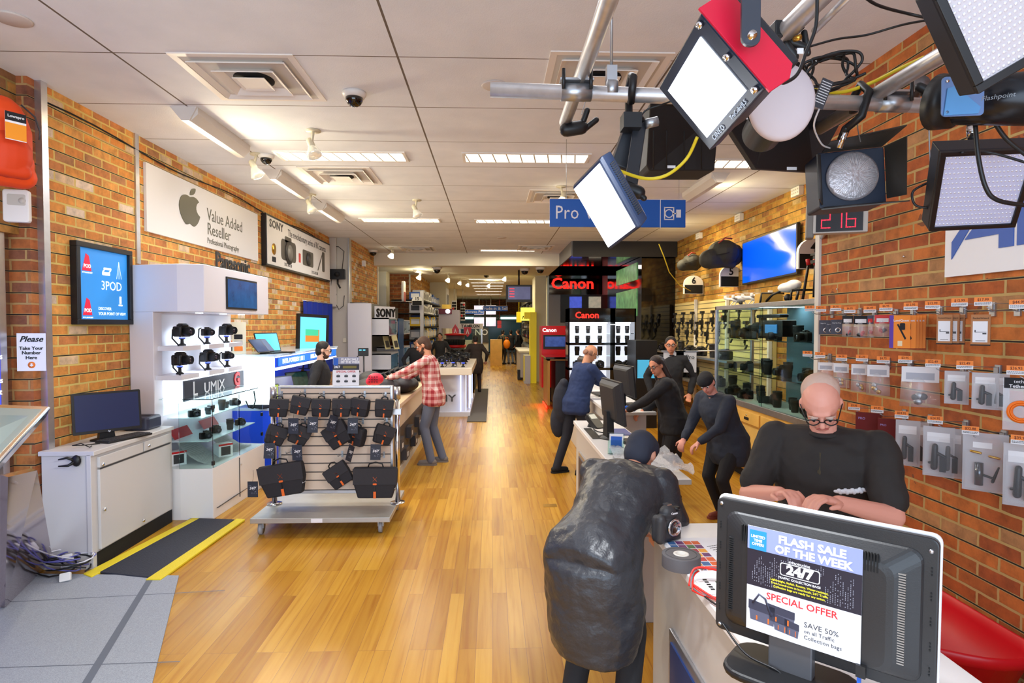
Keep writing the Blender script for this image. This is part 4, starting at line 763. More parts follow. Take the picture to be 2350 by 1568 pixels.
for x, z, k, ry, rz, s, l in ((-2.03, .94, bs, 22, 28, 1.05, 'left small bag turned sideways in the second row of the rack'), (-1.80, .94, bs, 26, 24, 1.05, 'second small bag turned sideways in the second row of the rack'), (-1.52, .95, bm, -32, -12, 1.0, 'larger tilted bag with a double orange tab in the middle of the second row'),
      (-1.25, .93, bs, 12, -30, 1.05, 'narrow bag seen half from the side in the second row of the rack'), (-1.02, .94, bs, 20, 24, 1.05, 'rightmost small bag in the second row of the rack')):
    tag(hook(x, z+.04), 'steel peg hook above the '+' '.join(l.split()[:11]), 'hook'); k((x, 5.72, z), rot=(0, radians(ry), radians(rz)), label=l, group=g, scale=s)
for x, z, k, ry, rz, s, l in ((-1.98, .60, bl, -10, -4, 1.0, 'large flap bag hanging lower left on the rack'), (-1.50, .57, bm, -34, -5, .95, 'medium flap bag hanging askew at the lower middle of the rack'), (-1.10, .56, bl, 1, 3, .96, 'large flap bag hanging lower right on the rack')):
    tag(hook(x+.05, z+.08, .16), 'steel peg hook holding the '+' '.join(l.split()[:11]), 'hook'); k((x, 5.66, z), rot=(0, radians(ry), radians(rz)), label=l, group='flap bags in the bottom row of the rack', scale=s)
cg = 'dark paper swing tags hanging from the rack bags'
for x, z, r_, l in ((-1.85, 1.03, 0, 'dark swing tag below the second bag of the top row'), (-1.67, 1.04, 5, 'dark swing tag below the third bag of the top row'), (-1.47, 1.05, 50, 'dark swing tag seen edge-on below the fourth bag of the top row'), (-1.30, 1.03, 4, 'dark swing tag below the fifth bag of the top row'),
                   (-2.07, .80, 8, 'dark swing tag at the left post below the second row'), (-1.82, .78, -4, 'dark swing tag below the second bag of the second row'), (-1.31, .77, 70, 'dark swing tag seen edge-on below the narrow bag'), (-1.09, .78, 6, 'grey swing tag below the rightmost second-row bag'), (-2.23, .44, 0, 'dark swing tag hanging left of the large lower left bag')):
    ct((x, 5.59, z), rot=(0, radians(r_*.4), radians(r_)), label=l, group=cg, scale=1.05)
# sale card on top of the rack
t = thing('sale_sign', 'small flash sale sign standing on the top edge of the bag rack', 'sign', (-1.45, 5.8, 1.31))
c0, c1, c2 = P(765, 885, y=5.8), P(822, 885, y=5.8), P(772, 822, y=5.83)
M = FM((c0+c1)/2, (1, .05, 0), (.0, .12, 1)); w_ = .25; h = .275
obj('card', put(B().box(-w_/2, w_/2, 0, h, -.003, 0), M), PAPER, t); b = B(); b.box(-w_/2, w_/2, .205, h, 0, .001, 0); b.box(-w_/2, w_/2, .15, .205, 0, .001, 1); b.box(-w_/2+.005, -w_/2+.05, .195, .265, .001, .002, 2); b.box(-.03, .10, .165, .19, .001, .002, 3)
obj('printed_bands', put(b, M), [mat('band_lilac', (150, 152, 172), .6), mat('band_dark', (42, 40, 52), .6), BLUEP, mat('print_olive', (120, 110, 50), .6)], t)
text('lettering', [('FLASH SALE', .030, .035, .252, {'b': .04, 'sx': 1.05}), ('OF THE WEEK', .030, .04, .225, {'b': .04, 'sx': .95}), ('24/7', .032, -.085, .178, {'b': .04})], PAPER, t, M @ MX.Translation((0, 0, .002)), .0005)
text('red_lettering', [('SPECIAL OFFER', .026, 0, .133, {'b': .02, 'sx': 1.05})], RED, t, M @ MX.Translation((0, 0, .001)), .0005)
b = B()
for i in range(3):
    for j in range(2): b.rrect(-.09+i*.075, -.055+i*.075, .03+j*.05, .05+j*.05, .006, 0, .001); b.tube([(-.083+i*.075, .05+j*.05, .001), (-.0725+i*.075, .058+j*.05, .001), (-.062+i*.075, .05+j*.05, .001)], .001, 4)
obj('bag_pictures', put(b, M @ MX.Translation((0, 0, .001))), DKG, t)
# ================= Long service counter behind the rack =================
t = thing('service_counter', 'long beige service counter running behind the bag rack', 'counter', (-1.6, 9.8, 0))
b = B(); b.box(-2.0, -1.17, 6.9, 12.2, .0, .9); obj('carcass', b, mat('counter_beige', (214, 200, 180), .5), t)
obj('worktop', B().box(-2.05, -1.10, 6.85, 12.25, .90, .95), mat('counter_top', (220, 196, 160), .3), t, bev=.004); obj('shelf_recess', B().box(-1.172, -1.166, 7.0, 12.1, .12, .60), DKG, t)
obj('kick_strip', B().box(-1.168, -1.16, 6.9, 12.2, 0, .10), GREY, t)
for i in range(11):
    z = .16 if i % 2 else .36; y = 7.2+.44*i; b = B(); b.box(-1.165, -1.10, y, y+.26, z, z+.15); b.box(-1.099, -1.098, y+.08, y+.16, z+.03, z+.09, 1); tag(obj('product_box', b, [mat('box_dark', (66, 66, 74), .5), PAPER]), 'small dark product box on the long counter front, %s from the near end' % nth(i), 'box', 'boxes on the front of the long service counter')
# camera rigs on the counter
b = B(); rg = thing('camera_rig', 'heap of black camera rig gear lying on the long service counter', 'camera rig', (-1.5, 8.0, .95))
b = B(); b.ell((-1.55, 8.1, 1.06), (.32, .4, .14)); b.ell((-1.3, 8.5, 1.05), (.26, .42, .12)); b.cap((-1.75, 7.6, 1.0), (-1.3, 7.8, 1.0), .07); b.ell((-1.75, 8.6, 1.08), (.2, .3, .16)); obj('gear_bag', b, mat('gear_black', (44, 44, 50), .6, bump=.4, bscale=12), rg, vox=.02, smooth=3)
for i in range(9): a = P(850+i*12, 872-i*4, y=7.9+.13*i); b = B(); b.tube([a, a+V((.1, .03, .06)), a+V((.16, 0, -.04))], .022, 8); obj('handle', b, BLK, rg)
t = thing('red_case', 'red moulded grip on the black gear behind the sale card', 'camera grip', (-1.5, 7.4, 1.0)); a = P(862, 870, y=7.2); b = B(); b.ell(a, (.10, .06, .075)); b.cap(a+V((-.07, 0, -.03)), a+V((.03, 0, .02)), .05); obj('shell', b, mat('grip_red', (220, 40, 70), .4), t, vox=.01, smooth=2)
b = B()
for i in range(12): b.cbox(a+V((-.06+.03*(i % 4), -.07, -.03+.03*(i//4))), (.016, .012, .016))
obj('vent_hole', b, mat('grip_dark', (120, 20, 40), .6), t)['kind'] = 'stuff'
# field monitor on a stand and small display
t = thing('field_monitor', 'small black field monitor with blue icons on a stand on the long counter', 'monitor', (-1.9, 9.0, .95)); a = P(834, 808, y=8.9)
obj('housing', B().rrect(-.075, .075, -.06, .06, .008, 0, .04, 0, FM(a, (1, .1, 0), (0, 0, 1))), BLK, t, bev=.003); b = B(); 
for i in (-.045, .01): b.cbox(a+V((i+.01, -.045, .03)), (.035, .004, .012))
obj('icons', b, mat('icon_cyan', (90, 200, 240), .4, emit=1), t); obj('stand', B().cyl(a+V((0, .02, -.06)), V((a.x, a.y+.02, .95)), .012), DKG, t)
t = thing('camera_tripod_arm', 'black cable arm bending beside the field monitor', 'arm', (-1.9, 8.8, 1)); b = B(); b.tube([a+V((-.08, 0, -.06)), a+V((-.14, 0, -.14)), a+V((-.10, 0, -.24)), a+V((-.05, 0, -.3))], .010, 6); obj('cable', b, BLK, t)
for i in range(10):
    y = 9.6+i*.27; (camD if i % 2 else camM)((-1.35+.06*(i % 3), y, .95), rz=radians(70+15*(i % 3)), label='black display camera on the long service counter, %s from the near end' % nth(i), group='display cameras on the long service counter', scale=1.15)
# ================= Sony wall unit =================
SG = mat('sony_grey', (120, 122, 124), .45); SW = mat('sony_white', (204, 204, 212), .4); SD = mat('sony_dark', (74, 74, 76), .5); SLB = mat('sony_lit_blue', (140, 205, 240), .3, emit=.9)
t = thing('wall_unit', 'tall grey and white Sony display wall unit along the left side', 'display unit', (-3.0, 15.2, 0))
Mx = P(800, 700, y=13.0).x
b = B(); b.box(-3.12, -2.62, 13.0, 13.08, 0, 2.36); obj('end_panel', b, SW, t)
b = B(); b.box(-3.09, -3.0, 13.1, 17.6, 0, 2.38); obj('back_panel', b, SD, t); b = B(); b.box(-3.02, -2.76, 13.1, 17.6, 2.05, 2.38); obj('top_panel', b, SG, t)
for y0, z0, z1, l in ((13.35, 1.64, 2.05, 0), (15.6, 1.64, 2.02, 0), (13.6, .85, 1.24, 0), (15.6, .85, 1.32, 0)):
    bx = obj('display_box', B().box(-3.0, -2.30, y0, y0+.04, z0, z1).box(-3.0, -2.3, y0+1.1, y0+1.14, z0, z1).box(-3.0, -2.3, y0, y0+1.14, z1-.03, z1).box(-3.0, -2.3, y0, y0+1.14, z0, z0+.03), SW, t)
    obj('lit_interior', B().box(-2.98, -2.96, y0+.05, y0+1.09, z0+.03, z1-.03), SLB, bx); obj('glass_door', B().box(-2.31, -2.302, y0+.05, y0+1.09, z0+.03, z1-.03), GLASS, bx)
    for zz in (z0+.1, z1-.1): obj('hinge', B().cbox((-2.30, y0+1.0, zz), (.02, .08, .03)), BLK, bx)
obj('pedestal', B().box(-3.0, -2.3, 13.3, 17.4, 0, .80), SW, t)
na, nb, nc = P(862, 735, y=13.6), P(907, 735, y=14.3), P(862, 703, y=13.6); nw = (nb-na).length; nh = nc.z-na.z; M0 = FM(na, nb-na, (0, 0, 1)); sb = obj('name_board', put(B().box(0, nw, 0, nh, -.03, 0), M0), PAPER, t)
M = M0 @ MX.Translation((nw/2, nh/2, .001)); text('lettering', [('SONY', nh*.85, 0, 0, {'b': .02, 'sx': nw/nh/2.5, 'sp': 1.1})], BLK, sb, M, .012)
for y, l in ((14.0, 'black camera on show in the upper lit box of the Sony unit'), (16.2, 'black camera on show in the far upper lit box of the Sony unit')):
    camD((-2.7, y+.3, 1.67), rz=radians(80), label=l, scale=1.9)
for i, (x, l) in enumerate(((885, 'upright picture card on the Sony unit, left of two'), (905, 'upright picture card on the Sony unit, right of two'))):
    a = P(x+5, 802, y=13.9); b = B(); M = FM(a, (.3, 1, 0), (-.25, 0, 1)); b.rrect(-.12, .12, 0, .33, .005, 0, .02, 0, M); b.rrect(-.09, .09, .04, .2, .005, .02, .022, 1, M); tag(obj('picture_card', b, [mat('card_cream2', (222, 212, 160), .5), DKG]), l, 'card')
b = B(); b.box(-2.32, -2.29, 14.75, 15.5, .8, 2.05); tag(obj('blue_banner', b, mat('banner_blue', (40, 100, 160), .3, alpha=.6)), 'translucent blue panel between the Sony display boxes', 'panel')
# white boxes / shelves beyond
t = thing('shelving', 'wall shelving stacked with white and blue boxes beyond the Sony unit', 'shelving', (-2.7, 19.5, 0))
for z in (1.05, 1.45, 1.85, 2.25, 2.65): obj('shelf', B().box(-3.0, -2.1, 17.9, 24.3, z-.04, z), BLK2, t)
obj('upright', B().box(-2.15, -2.05, 17.85, 17.93, 0, 2.9), SW, t)
cols = [PAPER, PAPER, mat('box_blue', (50, 90, 170), .5), mat('box_yellow', (230, 190, 40), .5), mat('box_grey', (150, 155, 165), .5), mat('box_blue2', (80, 130, 190), .5)]
r = random.Random(4)
for k, z in enumerate((2.65, 2.25, 1.85, 1.45, 1.05)):
    y = 18.1; cnt = -1
    while y < 24:
        cnt += 1; wd = r.uniform(.28, .5) if k < 2 else r.uniform(.14, .26); hh = r.uniform(.22, .34); m_ = cols[r.choice((0, 0, 1, 2) if k < 2 else (2, 3, 5, 4))]
        if k == 0 and y > 21: m_ = cols[2]
        b = B(); b.box(-2.5, -2.14, y, y+wd*.92, z, z+hh); b.box(-2.139, -2.136, y+wd*.2, y+wd*.7, z+hh*.2, z+hh*.75, 1); b.box(-2.5+.05, -2.2, y-.002, y, z+hh*.25, z+hh*.8, 1)
        tag(obj('product_box', b, [m_, SD if m_ is PAPER else PAPER]), '%s product box on the %s far left shelf, %s from its near end' % ({0: 'white', 1: 'white', 2: 'blue', 3: 'yellow', 4: 'grey', 5: 'pale blue'}[cols.index(m_)], ('top', 'second', 'middle', 'fourth', 'bottom')[k], nth(cnt)), 'box', ('white boxes on the far left shelves', 'coloured boxes on the far left shelves')[k >= 2]); y += wd
def number_plate(n, c, u_, sz, l, arm=None):
    t = thing('number_plate', l, 'sign', c); M = FM(c, u_, (0, 0, 1)); b = B(); h = sz
    arch = [(-h/2, -h*.38), (h/2, -h*.38), (h/2, .1*h)]+[(h/2*cos(radians(a)), .1*h+h*.42*sin(radians(a))) for a in range(15, 180, 15)]+[(-h/2, .1*h)]
    b.prism(arch, -.04, 0); obj('plate', put(b, M), WHITE, t); b = B(); b.box(-h*.46, h*.46, -h*.36, .06*h, 0, .006); obj('dark_panel', put(b, M), BLK2, t)
    if arm is not None: obj('arm', B().tube([V(c)+V((0, .03, 0)), V((arm, c[1]+.05, c[2]))], .015, 6), STEEL, t)
    text('numeral', [(n, h*.44, 0, .26*h, {'b': .02})], INK, t, M @ MX.Translation((0, 0, .001)), .003); return t
number_plate('15', P(957, 692, y=17.7), (1, .0, 0), .30, 'arched number 15 plate above the far left shelves', -3.0)
number_plate('14', P(1032, 722, y=24), (1, 0, 0), .34, 'small arched number plate far left of the aisle', -2.75)
b = B(); M = FM(P(924, 670, x=-2.55), (0, 1, 0), (0, 0, 1)); b.rrect(-.22, .22, -.28, .30, .12, 0, .06, 0); b.rrect(-.2, .2, -.28, 0, .1, .06, .065, 1); tag(obj('alarm_strobe', put(b, M), [WHITE, mat('strobe_red', (150, 60, 50), .5)]), 'white and red alarm strobe on the rear brick wall', 'alarm')
tag(obj('wall_speaker', B().cbox(P(835, 605, y=14.2), (.08, .1, .14)), WHITE, bev=.01), 'small white box speaker high on the rear brick wall', 'speaker')
# ================= display table =================
t = thing('display_table', 'white lit display table with dark letters on its front, in the left aisle', 'table', (-1.2, 13.5, 0))
TT = mat('table_top', (222, 212, 196), .35)
b = B(); b.box(-1.45, -.56, 12.45, 15.6, .06, .86); obj('base', b, mat('table_white', (212, 212, 220), .4), t); obj('top', B().box(-1.55, -.42, 12.25, 15.8, .86, 1.0), TT, t, bev=.008); obj('foot', B().box(-1.5, -.46, 12.3, 15.7, 0, .09), mat('table_white'), t)
for x, y in ((-.56, 12.5), (-.50, 12.9), (-.50, 13.6), (-.5, 14.6), (-.66, 12.4)): obj('light_tube', B().box(x-.012, x+.012, y-.02, y+.02, .10, .86), mat('tube_lit', (200, 215, 255), .4, emit=1.8), t)
M = FM((-1.02, 12.42, .36), (1, 0, 0), (0, 0, 1)); text('lettering', [('SONY', .20, -.10, .0, {'b': .015, 'sx': 1.35})], SD, t, M, .004)
for i in range(12):
    x = -.62-.22*(i % 3); y = 12.65+.82*(i//3)+.1*(i % 2); (camMS if i % 2 else camDS)((x, y, 1.0), rz=radians(20*(i % 4)-40), label='black display camera on the white lit table, %s row, %s from the right' % (nth(i//3), nth(i % 3)), group='display cameras on the lit table', scale=1.3)
o = tag(obj('floor_mat', B().box(-.50, -.12, 11.6, 17.5, .002, .016), mat('mat_ribbed', (96, 92, 86), .9, bump=.5, bscale=60)), 'dark ribbed floor mat beside the white lit table', 'mat')
# ================= far left and middle: Tamron cases etc =================
t = thing('glass_case', 'glass display case with a Tamron header in the far aisle', 'display case', (-.8, 21, 0)); a0, a1 = P(1055, 770, y=21), P(1088, 770, y=21)
b = B(); b.box(-1.15, -.35, 20.6, 21.2, 0, .95); obj('base', b, SW, t); b = B()
for x in (-1.15, -.39):
    for y in (20.6, 21.16): b.box(x, x+.04, y, y+.04, .95, 1.75)
obj('posts', b, ALU, t)['kind'] = 'stuff'; hd = obj('header', B().box(-1.18, -.33, 20.55, 21.2, 1.75, 1.93), PAPER, t); text('lettering', [('TAMRON', .15, 0, 0, {'b': .02})], INK, hd, FM((-.755, 20.545, 1.84), (1, 0, 0), (0, 0, 1)), .003)
obj('glass_front', B().box(-1.11, -.39, 20.6, 20.61, .95, 1.75), GLASS, t)
for i, (px, y, l) in enumerate(((1045, 19.6, 'red teardrop pennant on the round display stand'), (1073, 20.4, 'red pentagon pennant on the Tamron case'))):
    c = P(px, 762, y=y); b = B(); sh_ = [(0, .26), (.11, .08), (.10, -.1), (0, -.2), (-.10, -.1), (-.11, .08)] if i == 0 else [(-.13, .16), (.13, .16), (.13, -.02), (0, -.18), (-.13, -.02)]
    b.prism(sh_, 0, .012, 0, FM(c, (1, 0, 0), (0, 0, 1))); p_ = thing('pennant', l, 'pennant', c); obj('panel', b, RED, p_); obj('pole', B().cyl((c.x, c.y+.02, 1.55 if i == 0 else 1.93), (c.x, c.y+.02, c.z), .008, n=6), STEEL, p_); b = B(); b.prism([(-.06, -.08), (-.03, -.08), (0, .04), (.03, -.08), (.06, -.08), (0, .12)], .013, .016, 0, FM(c, (1, 0, 0), (0, 0, 1))); obj('chevron', b, PAPER, p_)
t = thing('round_display', 'round red and chrome lens carousel standing in the far left aisle', 'display stand', (-1.35, 19.5, 0)); c = P(1045, 800, y=19.5); b = B()
b.lathe([(.36, 1.55), (.36, 1.60), (.02, 1.62)], 28, 0, MX.Translation((c.x, c.y, 0))); b.lathe([(.34, 1.15), (.36, 1.2), (.34, 1.25)], 28, 0, MX.Translation((c.x, c.y, 0))); obj('red_tier', b, RED, t)
obj('drum', B().lathe([(.30, .0), (.30, 1.55)], 28, 0, MX.Translation((c.x, c.y, 0))), mat('drum', (120, 116, 122), .3, .5), t)
for i in range(10): a = radians(200+14*i); lensA((c.x+.33*cos(a), c.y+.33*sin(a), 1.25), rz=0, label='black lens on the round red carousel, %s from the left' % nth(i), group='lenses on the round carousel', scale=1.6)
# NO sign counter and customer service
t = thing('service_desk', 'far customer service desk with a sign reading NO', 'counter', (0, 34, 0)); b = B(); b.box(-2.6, -.2, 30, 31, 0, 1.1); obj('counter_body', b, mat('desk_white', (215, 210, 195), .5), t)
b = B(); b.box(-1.0, -.2, 29.9, 29.98, 1.0, 1.75); pn = obj('panel', b, SD, t); text('lettering', [('NO', .42, -.0, 0, {'b': .02})], PAPER, pn, FM((-.55, 29.89, 1.5), (1, 0, 0), (0, 0, 1)), .003)
tag(obj('wood_bin', B().box(-.1, .45, 27.6, 28.2, 0, 1.2), MAPLE), 'blond wooden box cabinet at the end of the far desk', 'cabinet')
t = thing('glass_screen', 'blue tinted glass screen wall with lit strips at the back of the shop', 'partition', (0, 40, 0)); a, c = P(1088, 735, y=40), P(1150, 808, y=40)
obj('glass', B().box(-2.68, 1.9, 39.9, 40, .05, 2.5), mat('far_glass', (44, 78, 90), .15, emit=.12), t); obj('header', B().box(-2.68, 1.9, 39.7, 39.9, 2.15, 2.55), mat('far_header', (50, 60, 60), .5), t)
for x in (-1.8, .55): obj('light_strip', B().box(x, x+1.1, 39.6, 39.68, 2.25, 2.4), mat('far_lit', (190, 245, 245), .5, emit=2.2), t)
text('lettering', [('Customer Service', .26, -.3, 0, {})], mat('far_text', (150, 160, 155), .6), t, FM((-.1, 39.69, 2.33), (1, 0, 0), (0, 0, 1)), .004)
for i, (x0, z0) in enumerate(((1087, 700), (1114, 700), (1087, 727), (1114, 727))):
    a, c = P(x0, z0, y=36), P(x0+25, z0+23, y=36); t = thing('video_screen', ('upper left', 'upper right', 'lower left', 'lower right')[i]+' screen of the four-screen video wall at the back', 'screen', a); b = B(); b.box(a.x, c.x, 36, 36.1, c.z, a.z); obj('housing', b, BLK, t); obj('hanger', B().cyl(((a.x+c.x)/2, 36.05, a.z), ((a.x+c.x)/2, 36.05, 3.62), .02, n=6), STEEL, t); b = B(); b.box(a.x+.03, c.x-.03, 35.985, 36, c.z+.03, a.z-.04); obj('screen', b, mat('video_pink', (200, 190, 210), .4, emit=.9, var=.5, bscale=2.2), t)
def hang_sign(l, c0, c1, y, st, col, size, icon=None, cables=True):
    t = thing('hanging_sign', l, 'sign', ((c0[0]+c1[0])/2, y, c1[1])); b = B(); b.box(c0[0], c1[0], y, y+.02, c1[1], c0[1]); obj('panel', b, col, t)
    b = B(); b.box(c0[0], c1[0], y-.01, y+.03, c0[1], c0[1]+.02*size*6); obj('top_rail', b, WHITE, t)
    text('lettering', st, PAPER, t, FM((c0[0], y-.002, (c0[1]+c1[1])/2), (1, 0, 0), (0, 0, 1)), .001)
    if cables:
        for x in (c0[0]+.12*(c1[0]-c0[0]), c1[0]-.05*(c1[0]-c0[0])): obj('cable', B().cyl((x, y, c0[1]), (x, y, 3.75), .0025, n=6), STEEL, t)
    return t
a, c = P(1109, 703, y=26), P(1165, 713, y=26); hang_sign('far blue hanging sign reading Trade-in and Sell', (a.x, a.z), (c.x, c.z-.02), 26, [('Trade-in & Sell', .19, .5, 0, {}), ('[]', .12, .98, 0, {})], BLUEP, .1)
a, c = P(1066, 711, y=29), P(1110, 720, y=29); hang_sign('far blue hanging sign left of the other, reading Adorama Pix', (a.x, a.z), (c.x, c.z-.02), 29, [('Adorama Pix', .18, .42, 0, {})], BLUEP, .1)
# white pillar with print, banners
text('pillar_print', [('Canon', .16, 0, .6, {}), ('by', .1, 0, .42, {}), ('EPSON', .12, 0, .1, {}), ('KODAK', .14, 0, -.5, {}), ('- - -', .1, 0, -.8, {})], DKG, None, FM((-2.2, 28.98, 1.9), (1, 0, 0), (0, 0, 1)), .003)
tag(bpy.data.objects['pillar_print'], 'dark brand lettering printed on the far white pillar', 'lettering')
for i, (px, l) in enumerate(((1042, 'tall white banner of product photos in the far left aisle, left of two'), (1062, 'tall white banner of product photos in the far left aisle, right of two'))):
    a, c = P(px-5, 690 if i == 0 else 694, y=25), P(px+5.5, 733+3*i, y=25); t = thing('hanging_banner', l, 'banner', a); b = B(); b.box(a.x, c.x, 25, 25.02, c.z, a.z); obj('sheet', b, PAPER, t); b = B(); r = random.Random(i)
    for j in range(6):
        for k in range(2): b.ell((a.x+(c.x-a.x)*(.28+.44*k), 24.98, a.z-(a.z-c.z)*(.13+.15*j)), (.05, .01, .05), 8, r.choice((0, 0, 1)))
    obj('product_pictures', b, [INK, RED], t)['kind'] = 'stuff'; obj('cord', B().cyl(((a.x+c.x)/2, 25.01, a.z), ((a.x+c.x)/2, 25.01, 3.62), .006, n=6), STEEL, t)
for (x0, x1, l) in ((-1.88, -1.86, 'white poster with two black lenses on the far white pier'),):
    b = B(); b.box(-1.9, -1.88, 24.6, 25.9, 2.1, 3.4); t = thing('poster', l, 'poster', (-1.89, 25, 2.1)); obj('sheet', b, PAPER, t); b = B(); b.rrect(24.85, 25.1, 2.35, 3.15, .06, 0, .01, 0, MX(((0, 0, 1, -1.88), (1, 0, 0, 0), (0, 1, 0, 0), (0, 0, 0, 1)))); b.rrect(25.35, 25.6, 2.35, 3.15, .06, 0, .01, 0, MX(((0, 0, 1, -1.88), (1, 0, 0, 0), (0, 1, 0, 0), (0, 0, 0, 1)))); obj('lens_pictures', b, INK, t)
t = thing('kiosk_cabinet', 'lilac display cabinet with a round lit lamp on top in the far left aisle', 'cabinet', (-1.6, 23, 0)); a = P(1038, 760, y=23); b = B(); b.box(a.x-.45, a.x+.28, 22.8, 23.4, 0, 1.0); b.box(a.x-.5, a.x+.28, 22.8, 23.4, 1.75, 2.45); b.box(a.x-.5, a.x-.4, 22.8, 23.4, 1.0, 1.75); obj('carcass', b, mat('lilac', (176, 170, 190), .5), t); obj('top_box', B().box(a.x-.5, a.x+.0, 22.75, 23.4, 2.3, 2.5), mat('maroon', (110, 50, 70), .5), t); obj('round_lamp', B().cyl((a.x-.15, 22.7, 2.4), (a.x-.15, 22.75, 2.4), .09), GLOW, t)
t = thing('shelf_unit', 'dark lens shelf unit along the far left aisle', 'shelving', (-1.1, 19, 0)); b = B(); b.box(-1.25, -.5, 17.4, 19.2, 0, .9); obj('base', b, SD, t)
for i in range(14): x = -1.18+.1*(i % 7); y = 17.6+.5*(i//7); (lensC if i % 3 else lensA)((x, y, .9), label='dark lens on the low far left unit, %s row, %s from the left' % (nth(i//7), nth(i % 7)), group='lenses on the low aisle unit', scale=1.7)
# hanging television in the aisle
a, c = P(1161, 654, y=17), P(1221, 694, y=17); t = thing('hanging_television', 'small television hanging from the ceiling above the aisle', 'television', ((a.x+c.x)/2, 17, a.z)); b = B(); b.box(a.x, c.x, 16.95, 17.08, c.z, a.z); obj('housing', b, BLK, t, bev=.01)
b = B(); b.box(a.x+.06, c.x-.05, 16.94, 16.95, c.z+.08, a.z-.05); obj('screen', b, mat('tv_dim', (84, 88, 128), .3, emit=.35, var=.25, bscale=3), t); b = B()
for j in range(4): b.box(a.x+.10, a.x+.24, 16.935, 16.94, c.z+.14+j*.075, c.z+.175+j*.075)
obj('red_text', b, mat('tv_red', (200, 70, 90), .4, emit=.6), t)['kind'] = 'stuff'; obj('pole', B().cyl(((a.x+c.x)/2, 17.05, a.z), ((a.x+c.x)/2, 17.05, 3.45), .025), BLK, t)
# yellow brand display
NY = mat('yellow', (238, 214, 30), .4, emit=.12)
a, c = P(1196, 706, y=20), P(1225, 736, y=20); t = thing('hanging_sign', 'glowing yellow cube sign with dark italic lettering above the right aisle', 'sign', (a.x, 20, c.z)); b = B(); b.box(a.x, c.x, 20, 20.4, c.z, a.z); obj('light_box', b, mat('nikon_lit', (240, 232, 90), .4, emit=1.1), t); text('lettering', [('Nikon', .15, (c.x-a.x)/2, -.12, {'b': .03, 'sh': .3})], INK, t, FM((a.x, 19.99, (a.z+c.z)/2), (1, 0, 0), (0, 0, 1)), .002)
a, c = P(1186, 716, y=22), P(1197, 740, y=22); tag(obj('yellow_box_sign', B().box(a.x, c.x, 22, 22.5, c.z, a.z).cyl(((a.x+c.x)/2, 22.2, a.z), ((a.x+c.x)/2, 22.2, 3.62), .01, n=6), NY), 'smaller yellow box sign behind the glowing yellow cube', 'sign')
t = thing('tall_cabinet', 'tall yellow display cabinet at the end of the white pier', 'cabinet', (1.3, 19.5, 0)); b = B(); b.box(1.22, 1.42, 19.2, 19.8, 0, 2.3); b.box(1.05, 1.22, 19.4, 19.8, 2.1, 2.3); obj('frame', b, NY, t); obj('white_base', B().box(1.02, 1.22, 19.1, 19.9, 0, .9), SW, t); obj('yellow_edge', B().box(1.0, 1.03, 19.08, 19.2, .1, .9), NY, t)
t = thing('counter', 'white side counter with a dark top beside the yellow cabinet', 'counter', (1.2, 21.5, 0)); obj('body', B().box(.95, 1.4, 20.2, 23.5, .1, .95), SW, t); obj('top', B().box(.9, 1.4, 20.1, 23.6, .95, 1.0), WHITE, t); obj('bin', B().box(.86, 1.0, 20.3, 20.6, .02, .35), BLK, t)
t = thing('counter', 'far grey side counter behind the three standing visitors', 'counter', (1.3, 27, 0)); obj('body', B().box(1.50, 1.9, 24.2, 33, 0, .95), SG, t)
o = monitor(.45, .33, .08); place(o, (1.68, 24.6, .95), rz=radians(-60), label='dark monitor on the far grey side counter', scale=1.2)
t = thing('shelving', 'wall shelving crowded with dark camera gear along the far right wall', 'shelving', (1.8, 27, 0))
for z in (1.3, 1.7, 2.1, 2.5, 2.9): obj('shelf', B().box(1.58, 1.95, 22.5, 36, z-.03, z), BLK2, t)
r = random.Random(9)
for k, z in enumerate((1.3, 1.7, 2.1, 2.5)):
    for i in range(9):
        y = 22.9+i*1.0+r.uniform(-.1, .1); b = B(); hh = r.uniform(.2, .32); b.rrect(-.16, .16, 0, hh, .03, -.14, .14, 0, FM((1.68, y, z), (0, 1, 0), (0, 0, 1))); b.box(1.535, 1.54, y-.1, y+.1, z+.05, z+.14, 1); tag(obj('gear_box', b, [r.choice((BLK, SD, mat('gear_brown', (90, 76, 50), .6))), r.choice((PAPER, GOLD, RED))]), 'dark gear case on the %s far right shelf, %s from its near end' % (('lowest', 'second', 'third', 'top')[k], nth(i)), 'case', 'gear cases on the far right shelving')
for z, l in ((2.05, 'upper red square notice hanging in the far aisle'), (1.72, 'lower red square notice hanging in the far aisle')):
    a = P(1146, 740 if z > 2 else 749, y=30); b = B(); b.cbox(a, (.2, .01, .18)); b.cyl((a.x, 30, a.z), (a.x, 30, 3.62), .004, n=6); tag(obj('red_notice', b, mat('notice_red', (220, 70, 80), .6)), l, 'notice')
tag(obj('yellow_tray', B().cbox((-1.75, 22.95, 2.58), (.34, .3, .16)), GOLD), 'yellow box on top of the far left shelving', 'box')
